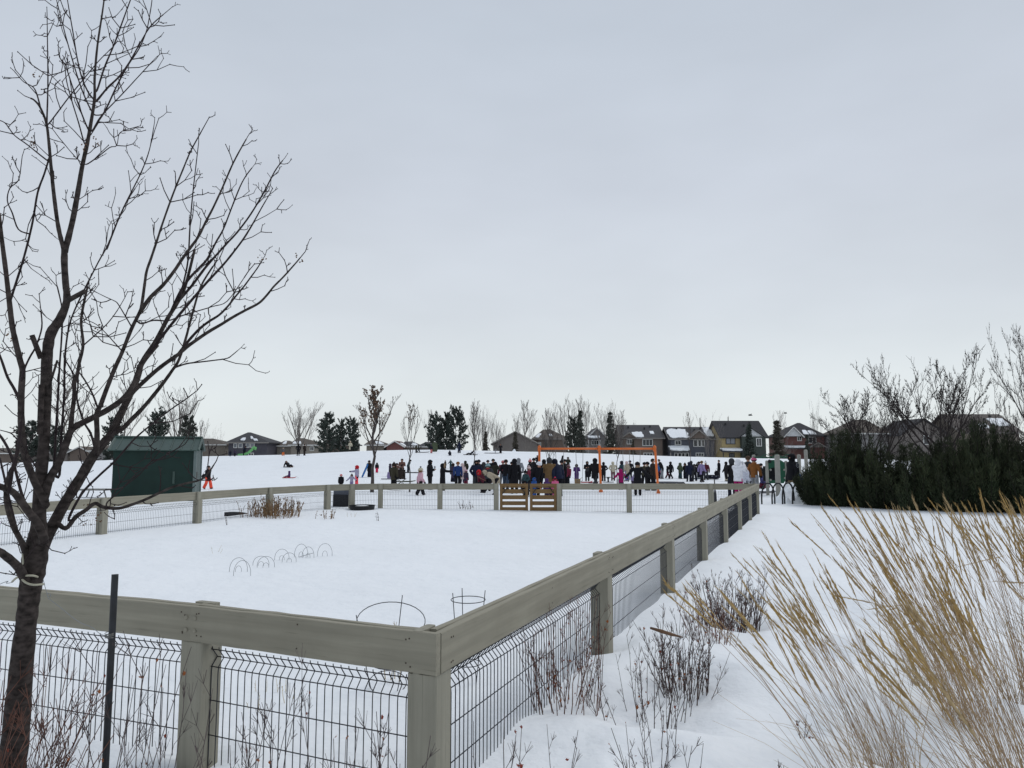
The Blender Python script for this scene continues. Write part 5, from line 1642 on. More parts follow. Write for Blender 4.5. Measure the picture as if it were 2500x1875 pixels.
GLAB = ['leftmost golden grass clump, its drooping heads nearest the long fence', 'golden grass clump behind the leftmost one, reaching up to the fence line',
        'short golden grass clump rising from the bottom edge before the leftmost ones', 'thick golden grass clump in the middle of the grass bank',
        'tall golden grass clump at the rear of the grass bank centre', 'low golden grass clump cut by the bottom edge, centre of the bank',
        'dense golden grass clump just right of the bank centre', 'rear golden grass clump standing before the dark evergreen shrubs',
        'golden grass clump near the bottom right corner', 'dense upright golden grass clump towards the right edge', 'small golden grass clump lowest in the right half',
        'rear golden grass clump with a brown leafy base', 'upright golden grass clump at the right edge', 'front golden grass clump touching the right edge',
        'far thin golden grass clump at the back of the bank', 'far golden grass clump half outside the right edge', 'thin short golden grass between the front clumps',
        'sparse golden grass clump farthest back on the snow', 'rearmost golden grass clump before the evergreen hedge at the right edge']
for i, ((x, y, n, h), lab) in enumerate(zip(GR, GLAB)):
    grass_clump(x + .12, y, int(n * 1.08), h * .97, 100 + i, lab)

# dead plants in the garden
shrub(ground_px(672, 1262), 120, .50, .22, 'cluster of dead brown weeds standing against the far fence post', 'weed', 420, 'leaf_brown', seed=31, radius=.62, twigs=4, thick=.006, name='dead_weed_clump', group='dead weeds in the garden', joined=True)
shrub(ground_px(615, 1262), 16, .5, .2, 'thin dead brown weeds beside the black raised bed', 'weed', 40, 'leaf_brown', seed=32, radius=.3, twigs=4, thick=.006, name='dead_weed_clump', group='dead weeds in the garden', joined=True)
shrub(ground_px(792, 1266), 12, .28, .25, 'low brown weed tufts between the weed cluster and the black bin', 'weed', 24, 'leaf_brown', seed=33, radius=.28, twigs=3, thick=.006, name='dead_weed_clump', group='dead weeds in the garden', joined=True)
shrub(ground_px(1148, 1242), 12, .30, .5, 'dead grey twigs sticking up before the far fence near the gate', 'twig_grey', 8, 'leaf_brown', seed=34, radius=.35, twigs=4, thick=.005, name='dead_weed_clump', group='dead weeds in the garden', joined=True)
shrub(ground_px(925, 1272), 3, .32, .5, 'forked dark twig standing in the garden snow', 'twig_dark', 3, 'leaf_brown', seed=35, radius=.04, twigs=3, thick=.005, name='dead_weed_clump', group='dead weeds in the garden')
shrub(ground_px(555, 1283), 2, .30, .5, 'bent dark twig in the snow below the raised bed end', 'twig_dark', 0, seed=36, radius=.04, twigs=2, thick=.005, name='dead_weed_clump', group='dead weeds in the garden')
shrub(ground_px(862, 1262), 4, .2, .6, 'pale thin stalks fanning from the snow left of the forked twig', 'straw', 0, seed=37, radius=.15, twigs=1, thick=.003, name='dead_weed_clump', group='dead weeds in the garden')
shrub(ground_px(530, 1352), 3, .2, .9, 'faint pale stalk lying above the wire hoops', 'straw', 0, seed=38, radius=.1, twigs=1, thick=.002, name='dead_weed_clump', group='dead weeds in the garden')
shrub(P(960, 1500, 5.6) - Vector((0, 0, .55)), 4, .6, .1, 'pale curled stalks inside the tilted tomato cage', 'straw', 0, seed=39, radius=.05, twigs=1, thick=.003, name='dead_weed_clump', group='dead weeds in the garden')
shrub(gp(-1.6, 5.2), 9, .16, .5, 'pale straw tufts in the snow seen through the near wire mesh', 'straw', 0, seed=41, radius=.3, twigs=1, thick=.002, name='dead_weed_clump', group='dead weeds in the garden')
# ------------------------------------------------------------------ people
def joints(pose, kid):
    """joint positions for a person of unit height facing -Y; x to the viewer's left/right as seen from behind is +x"""
    hr = .082 if kid else .066
    J = dict(hip=Vector((0, 0, .49)), lh=(.058, 0, .48), rh=(-.058, 0, .48), lk=(.062, -.01, .26), rk=(-.062, -.01, .26), la=(.064, 0, .035), ra=(-.064, 0, .035),
             chest=(0, 0, .72), neck=(0, 0, .965 - 2 * hr), head=(0, -.008, .97 - hr), ls=(.115, 0, .78), rs=(-.115, 0, .78),
             le=(.150, .012, .61), re=(-.150, .012, .61), lw=(.148, -.03, .455), rw=(-.148, -.03, .455))
    J = {k: Vector(v) for k, v in J.items()}
    def setj(**k):
        for a, v in k.items(): J[a] = Vector(v)
    if pose in ('walk', 'stride'):
        s = 1.0 if pose == 'walk' else 1.4
        setj(lk=(.06, -.075 * s, .27), la=(.062, -.125 * s, .04), rk=(-.06, .03 * s, .26), ra=(-.062, .145 * s, .055),
             lw=(.15, .07, .47), le=(.15, .06, .62), rw=(-.15, -.11, .48), re=(-.15, -.01, .61))
    if pose == 'phone':
        setj(le=(.145, -.03, .62), lw=(.06, -.16, .68), re=(-.145, -.03, .62), rw=(-.05, -.15, .66))
    if pose == 'onehand':
        setj(re=(-.145, -.05, .63), rw=(-.11, -.19, .66))
    if pose == 'point':
        setj(re=(-.135, -.15, .70), rw=(-.125, -.31, .69), lw=(.16, .05, .46))
    if pose == 'side':
        setj(re=(-.25, -.01, .71), rw=(-.40, -.03, .70))
    if pose == 'sides':
        setj(re=(-.22, .0, .66), rw=(-.33, -.02, .56), le=(.22, .0, .66), lw=(.33, -.02, .56))
    if pose == 'up':
        setj(le=(.15, -.10, .70), lw=(.06, -.13, .86), re=(-.15, -.10, .70), rw=(-.06, -.13, .86))
    if pose == 'raise':
        setj(re=(-.17, -.02, .93), rw=(-.15, -.03, 1.05))
    if pose == 'hips':
        setj(le=(.21, .03, .64), lw=(.10, -.05, .54), re=(-.21, .03, .64), rw=(-.10, -.05, .54))
    if pose == 'pockets':
        setj(le=(.195, .03, .625), lw=(.125, -.075, .505), re=(-.195, .03, .625), rw=(-.125, -.075, .505), lk=(.072, -.02, .26), la=(.085, .01, .035))
    if pose == 'apart':
        setj(le=(.165, .03, .615), lw=(.185, .0, .46), re=(-.16, -.03, .62), rw=(-.13, -.12, .50), lk=(.08, -.015, .26), la=(.105, -.01, .035), rk=(-.075, -.015, .26), ra=(-.09, .02, .035))
    if pose == 'folded':
        setj(le=(.16, -.04, .62), lw=(.01, -.125, .63), re=(-.16, -.04, .62), rw=(-.01, -.135, .655), rk=(-.05, -.03, .26), ra=(-.045, -.03, .035))
    rot = {'lean': .38, 'bend': 1.12, 'stoop': .62, 'lieback': -.85}.get(pose, 0.0)
    if pose in ('bend', 'stoop'):
        setj(le=(.14, -.05, .60), lw=(.10, -.16, .50), re=(-.14, -.05, .60), rw=(-.10, -.16, .52))
    up = ('chest', 'neck', 'head', 'ls', 'rs', 'le', 're', 'lw', 'rw')
    if rot:
        Rm = Matrix.Rotation(rot, 3, 'X')
        hp = J['hip'].copy()
        for k in up:
            J[k] = hp + Rm @ (J[k] - hp)
        if pose == 'bend':
            for k in ('hip', 'lh', 'rh'): J[k] = J[k] + Vector((0, .06, -.02))
            for k in up: J[k] = J[k] + Vector((0, .06, -.02))
    def drop(dz, dy=0):
        for k in up + ('hip', 'lh', 'rh'): J[k] = J[k] + Vector((0, dy, dz))
    if pose in ('sit', 'lieback'):
        drop(-.40)
        setj(lk=(.075, -.21, .15), rk=(-.075, -.20, .14), la=(.08, -.40, .045), ra=(-.08, -.40, .045))
        if pose == 'lieback':
            setj(lw=(.17, .30, .06), le=(.17, .20, .20), rw=(-.17, .30, .06), re=(-.17, .2, .20))
        else:
            setj(lw=(.11, -.16, .17), rw=(-.11, -.16, .17))
    if pose == 'squat':
        drop(-.29, .05)
        setj(lk=(.10, -.15, .26), rk=(-.10, -.15, .26), la=(.085, -.02, .035), ra=(-.085, -.02, .035), lw=(.09, -.2, .26), rw=(-.09, -.2, .26))
    return J, hr, rot
TOPZ = {'sit': .57, 'lieback': .42, 'squat': .68, 'bend': .74, 'stoop': .90, 'lean': .95}

_cache = {}
def limb_r(kid): return 1.12 if kid else 1.0
def body_mesh(pose, kid):
    key = ('body', pose, kid)
    if key in _cache: return _cache[key]
    J, hr, rot = joints(pose, kid)
    k = limb_r(kid)
    names = ['hip', 'chest', 'neck', 'head']
    V, E, R = [], [], []
    def add(p, r, par=None):
        V.append(tuple(p)); R.append(r)
        if par is not None: E.append((par, len(V) - 1))
        return len(V) - 1
    h = add(J['hip'], .075 * k)
    c = add(J['chest'], .078 * k, h)
    nk = add(J['neck'], .034 * k, c)
    up = (J['head'] - J['neck']).normalized()
    h1 = add(J['head'] - up * hr * .35, hr * .80, nk)
    h2 = add(J['head'] + up * hr * .40, hr * .84, h1)
    for s in 'lr':
        a = add(J[s + 's'], .036 * k, c)
        b = add(J[s + 'e'], .028 * k, a)
        w = add(J[s + 'w'], .022 * k, b)
        d = (J[s + 'w'] - J[s + 'e']).normalized()
        add(J[s + 'w'] + d * .05, .020 * k, w)
        a = add(J[s + 'h'], .052 * k, h)
        b = add(J[s + 'k'], .038 * k, a)
        w = add(J[s + 'a'], .028 * k, b)
        add(J[s + 'a'] + Vector((0, -.07, -.012)), .022 * k, w)
    me = bpy.data.meshes.new('body_base')
    me.from_pydata(V, E, [])
    o = bpy.data.objects.new('body_base', me)
    COL.objects.link(o)
    sk = o.modifiers.new('skin', 'SKIN')
    for i, sv in enumerate(me.skin_vertices[0].data):
        sv.radius = (R[i], R[i])
        sv.use_root = (i == 0)
    ss = o.modifiers.new('sub', 'SUBSURF'); ss.levels = 1
    dg = bpy.context.evaluated_depsgraph_get()
    res = bpy.data.meshes.new_from_object(o.evaluated_get(dg))
    bpy.data.objects.remove(o)
    # nose, brow and chin on the same surface
    fwd = Vector((0, -1, 0))
    if rot: fwd = Matrix.Rotation(rot, 3, 'X') @ fwd
    hc = J['head']
    for v in res.vertices:
        q = v.co - hc
        if q.length < hr * 1.25:
            f = q.dot(fwd); u = q.dot(up)
            if f > hr * .45 and abs(q.x) < hr * .35 and -hr * .45 < u < hr * .25:
                v.co += fwd * hr * .20
    res.polygons.foreach_set('use_smooth', [True] * len(res.polygons))
    _cache[key] = res
    return res

def coat_mesh(pose, kid, ln, puff):
    key = ('coat', pose, kid, ln, puff)
    if key in _cache: return _cache[key]
    J, hr, rot = joints(pose, kid)
    k = limb_r(kid) * (1.14 if puff else 1.0)
    Rm = Matrix.Rotation(rot, 3, 'X') if rot else Matrix.Identity(3)
    hip = J['hip']
    b = MB()
    pts, rad = [], []
    low = pose in ('sit', 'squat', 'lieback')
    hem = {'s': .44, 'm': .35, 'l': .19}[ln]
    if low: hem = .44
    n = 3
    h0 = .49
    for i in range(n):
        z = hem + (h0 - .04 - hem) * i / (n - 1) if h0 - .04 > hem else hem
        fl = 1.0 + (.10 if ln == 'l' else .04) * (1 - i / (n - 1))
        pts.append(hip + Vector((0, 0, z - .49))); rad.append((.104 * k * fl, .088 * k * fl))
    for dz, ra, rb in ((.0, .102, .085), (.06, .100, .083), (.12, .104, .084), (.18, .113, .088), (.245, .120, .088), (.285, .116, .080), (.315, .085, .066), (.34, .050, .050)):
        wob = 1 + (.035 if (len(pts) % 2) else -.03) * (1 if puff else 0)
        pts.append(hip + Rm @ Vector((0, 0, dz))); rad.append((ra * k * wob, rb * k * wob))
    # rounded hem closed under the coat
    b.tube([pts[0] + Vector((0, 0, .03))] + pts, [(.07 * k, .05 * k)] + rad, 14)
    for s in 'lr':
        a, e, w_ = J[s + 's'], J[s + 'e'], J[s + 'w']
        a2 = a + (Vector((0, 0, 0)) - a + J['chest']) * .25
        r = .043 * k
        m1, m2 = a.lerp(e, .5), e.lerp(w_, .5)
        b.tube([a2, a, m1, e, m2, w_], [r * 1.1, r * 1.18, r * 1.08, r, r * .95, r * .84], 9)
    me = b.mesh('coat', True)
    _cache[key] = me
    return me
def trouser_mesh(pose, kid, wide):
    key = ('tr', pose, kid, wide)
    if key in _cache: return _cache[key]
    J, hr, rot = joints(pose, kid)
    k = limb_r(kid)
    b = MB()
    for s in 'lr':
        h, kn, an = J[s + 'h'], J[s + 'k'], J[s + 'a']
        top = h + Vector((0, 0, .03))
        f = 1.3 if wide else 1.0
        b.tube([top, h, h.lerp(kn, .5), kn, kn.lerp(an, .5), an + Vector((0, 0, .0))],
               [.060 * k, .064 * k, .058 * k, .049 * k * (f ** .5), .045 * k * f, .045 * k * f], 9)
    b.ball(J['hip'] + Vector((0, 0, -.01)), (.10 * k, .082 * k, .06), 10, 6)
    me = b.mesh('trousers', True)
    _cache[key] = me
    return me
def boot_mesh(pose, kid, s):
    key = ('boot', pose, kid, s)
    if key in _cache: return _cache[key]
    J, hr, rot = joints(pose, kid)
    a = J[s + 'a']; k = J[s + 'k']
    d = (a - k).normalized()
    f = Vector((0, -1, 0)); f = (f - d * f.dot(d))
    f = f.normalized() if f.length > .1 else Vector((0, 0, 1))
    b = MB()
    q = 1.15 if kid else 1.0
    b.tube([a - d * .055, a, a + d * .02], [.038 * q, .036 * q, .034 * q], 8)
    b.tube([a + d * .012 - f * .035, a + d * .010, a + d * .013 + f * .05, a + d * .018 + f * .088], [(.030 * q, .026), (.036 * q, .030), (.035 * q, .024), (.022 * q, .012)], 8)
    me = b.mesh('boot', True)
    _cache[key] = me
    return me
def mitten_mesh(pose, kid, s):
    key = ('mit', pose, kid, s)
    if key in _cache: return _cache[key]
    J, hr, rot = joints(pose, kid)
    e, w_ = J[s + 'e'], J[s + 'w']
    d = (w_ - e).normalized()
    b = MB()
    b.tube([w_ - d * .012, w_ + d * .01, w_ + d * .04, w_ + d * .068, w_ + d * .078], [.027, .030, .033, .024, .010], 8)
    b.tube([w_ + d * .015, w_ + d * .035 + Vector((-w_.x * .18, -.012, .004)), w_ + d * .05 + Vector((-w_.x * .22, -.02, .004))], [.014, .014, .008], 6)
    me = b.mesh('mitten', True)
    _cache[key] = me
    return me
def head_piece(kind):
    if kind in _cache: return _cache[kind]
    b = MB()
    def open_(x, y, z, c=.50, zo=-.12):
        q = math.sqrt(x * x + y * y + z * z)
        return (-y * .985 + (z - zo) * .0) / q < c or z > .62 or z < -.75
    if kind == 'hood':
        b.ball((0, .06, .06), (1.15, 1.19, 1.19), 18, 14, lambda x, y, z: not (-y > .62 and -.72 < z < .58))
        b.tube([(0, .10, -1.15), (0, .05, -.55)], [(1.05, .9), (.95, .95)], 12)
        n = 16
        b.tube([(.74 * math.cos(t), -.86 + .14 * math.cos(2 * t), -.05 + .76 * math.sin(t)) for t in np.linspace(0, 6.2832, n)], .15, 6, False)
    elif kind == 'fur':
        n = 20
        rng = random.Random(3)
        b.tube([(.88 * math.cos(t), -.80 + .1 * rng.random(), .02 + .92 * math.sin(t)) for t in np.linspace(0, 6.2832, n)], [.30 * rng.uniform(.8, 1.15) for _ in range(n)], 7, False)
        for i in range(120):
            t = rng.uniform(0, 6.283)
            c = Vector((.88 * math.cos(t), -.8, .02 + .92 * math.sin(t)))
            d = Vector((math.cos(t) * rng.uniform(-.2, 1), rng.uniform(-1, .3), math.sin(t) * rng.uniform(-.2, 1))).normalized()
            s = d.cross(Vector((.3, .5, .8))).normalized() * .05
            b.add([c + d * .2 - s, c + d * .2 + s, c + d * rng.uniform(.4, .56)], [(0, 1, 2)])
    elif kind == 'toque':
        b.tube([(0, .06, .06), (0, .05, .35), (0, .05, .72), (0, .07, 1.02), (0, .08, 1.22), (0, .08, 1.28)], [(1.10, 1.12), (1.12, 1.14), (1.0, 1.02), (.72, .74), (.36, .36), (.1, .1)], 14)
        b.tube([(1.10 * math.cos(t), .05 + 1.13 * math.sin(t), .18) for t in np.linspace(0, 6.2832, 19)], .16, 6, False)
    elif kind == 'peak':
        b.tube([(0, .06, .0), (0, .05, .5), (0, .10, 1.0), (0, .16, 1.5), (0, .2, 1.75)], [(1.15, 1.16), (1.05, 1.06), (.66, .66), (.3, .3), (.05, .05)], 12)
        for s in (-1, 1):
            b.tube([(s * 1.02, .05, .1), (s * 1.0, .0, -.5), (s * .92, -.05, -.95)], [(.2, .5), (.18, .42), (.08, .2)], 6)
    elif kind == 'cap':
        b.tube([(0, .05, .22), (0, .04, .6), (0, .06, .92), (0, .06, 1.06)], [(1.08, 1.1), (1.04, 1.06), (.7, .72), (.1, .1)], 14)
        b.tube([(0, -.6, .30), (0, -1.15, .27), (0, -1.62, .2)], [(.80, .06), (.78, .05), (.45, .03)], 10)
    elif kind == 'hair':
        b.ball((0, .10, .12), (1.10, 1.10, 1.12), 16, 12, lambda x, y, z: y > -.42 or z > .55)
        b.tube([(0, .35, -.1), (0, .42, -.7), (0, .40, -1.25)], [(1.02, .75), (.92, .6), (.6, .35)], 10)
    elif kind == 'short':
        b.ball((0, .10, .16), (1.08, 1.08, 1.06), 16, 12, lambda x, y, z: (y > -.35 and z > -.55) or z > .5)
    elif kind == 'pompom':
        rng = random.Random(2)
        b.ball((0, .08, 1.55), .40, 9, 7)
        for i in range(50):
            d = Vector((rng.gauss(0, 1), rng.gauss(0, 1), rng.gauss(0, 1))).normalized()
            s = d.cross(Vector((.3, .5, .8))).normalized() * .07
            c = Vector((0, .08, 1.55)) + d * .34
            b.add([c - s, c + s, c + d * .2], [(0, 1, 2)])
    elif kind == 'muffs':
        for s in (-1, 1):
            b.ball((s * 1.05, 0, .0), (.3, .42, .42), 8, 6)
        b.tube([(1.08 * math.cos(t), 0, 1.08 * math.sin(t)) for t in np.linspace(0.1, 3.04, 12)], .1, 6)
    elif kind == 'scarf':
        b.tube([(.80 * math.cos(t), .02 + .82 * math.sin(t), -1.12 + .06 * math.cos(2 * t)) for t in np.linspace(0, 6.2832, 17)], .30, 7, False)
    elif kind == 'beard':
        b.ball((0, -.36, -.48), (.62, .60, .50), 10, 8, lambda x, y, z: y < .3 and z < .5)
    elif kind == 'mask':
        b.ball((0, -.42, -.30), (.66, .60, .52), 10, 8, lambda x, y, z: y < .2)
    elif kind == 'eye':
        b.ball((0, 0, 0), .11, 6, 4)
    elif kind == 'ponytail':
        b.tube([(0, .9, .2), (0, 1.25, -.2), (0, 1.2, -.9), (0, 1.05, -1.4)], [.2, .3, .26, .08], 7)
    me = b.mesh({'fur': 'fur_trim', 'short': 'hair', 'muffs': 'ear_muffs', 'peak': 'peaked_hat'}.get(kind, kind), kind not in ('fur', 'pompom'))
    _cache[kind] = me
    return me

def person(px, top, feet, d, face, pose, coat, ln, pants, head, hcol, label, **kw):
    """feet: pixel row of the feet, or None with the distance d given"""
    if feet is not None:
        g = ground_px(px, feet)
        d = g.y
    else:
        q = P(px, top, d)
        g = Vector((q.x, d, ground(q.x, d)))
    zt = P(px, top, d).z
    H = (zt - g.z) / TOPZ.get(pose, 1.0)
    H = max(.45, H)
    kid = H < 1.34
    puff = kw.get('puff', False)
    rp = random.Random(int(px * 7 + top))
    if pose == 'stand' and H > .95 and 'officer' not in label:
        pose = rp.choice(('stand', 'pockets', 'apart', 'folded', 'pockets'))
    face = face + rp.uniform(-28, 28)
    # face: 0 towards the camera, 90 to the right of the picture, 180 away
    rz = math.radians(face)
    root = thing('person', label, 'person', g, kw.get('group', 'people out on the snow'), rz)
    ORG[root] = Vector((0, 0, 0))
    root.scale = (H, H, H)
    J, hr, rot = joints(pose, kid)
    skin = put('body', body_mesh(pose, kid), root, material=M['skin'])
    put('coat', coat_mesh(pose, kid, ln, puff), root, material=cloth(coat))
    put('trousers', trouser_mesh(pose, kid, kw.get('wide', kid)), root, material=cloth(pants))
    for s in 'lr':
        put('boot', boot_mesh(pose, kid, s), root, material=cloth(kw.get('boots', 'black')))
        if not kw.get('bare'):
            put('mitten', mitten_mesh(pose, kid, s), root, material=cloth(kw.get('mitts', 'black')))
    tilt = (rot + kw.get('tilt', 0.0), 0, 0)
    if rot > .5: tilt = (rot * .55, 0, 0)
    hp = tuple(J['head'])
    def hpiece(k, c, nm=None, par=root):
        return put(nm or head_piece(k).name.split('.')[0], head_piece(k), par, hp, tilt, hr, c)
    hk = head
    if hk in ('toque', 'pom', 'cap', 'peak'):
        hpiece('hair', cloth(kw.get('hair', 'hair'))) if kw.get('long') else hpiece('short', cloth(kw.get('hair', 'hair')))
        hat = hpiece('toque' if hk == 'pom' else hk, cloth(hcol), 'hat')
        if hk == 'pom':
            o = put('pompom', head_piece('pompom'), hat, (0, 0, 0), (0, 0, 0), 1, cloth(kw.get('pomc', hcol)))
    elif hk == 'short':
        hpiece('short', cloth(hcol))
    elif hk == 'hood' or hk == 'fur':
        hpiece('hood', cloth(hcol))
        if hk == 'fur':
            hpiece('fur', cloth(kw.get('furc', 'fur')))
    elif hk == 'bare':
        hpiece('hair' if kw.get('long') else 'short', cloth(hcol), 'hair')
    for e in kw.get('extra', ()):
        k_, c_ = e
        hpiece(k_, cloth(c_))
    if abs(((face + 180) % 360) - 180) < 75:
        for s in (-1, 1):
            m_ = Matrix.Rotation(tilt[0], 3, 'X') @ Vector((s * .34 * hr, -.90 * hr, .12 * hr))
            put('eye', head_piece('eye'), root, tuple(Vector(hp) + m_), (0, 0, 0), hr, M['eye'])
    if kw.get('pack'):
        b = MB()
        c = J['chest']
        if 'pack' not in _cache:
            b.ball((0, 0, 0), (.10, .06, .14), 10, 8)
            _cache['pack'] = b.mesh('backpack', True)
        put('backpack', _cache['pack'], root, (c.x, c.y + .11, c.z - .04), (rot, 0, 0), 1, cloth(kw['pack']))
    return root, H, g

def bag_thing(name, label, cat, c, size, m, handle=True):
    root = thing(name, label, cat, c)
    MB().ball(c, size, 10, 8).build('bag_body', m, root, True)
    if handle:
        MB().tube([(c[0] - size[0] * .6, c[1], c[2] + size[2] * .7), (c[0], c[1], c[2] + size[2] * 2.0), (c[0] + size[0] * .6, c[1], c[2] + size[2] * .7)], .012, 5).build('strap', m, root)

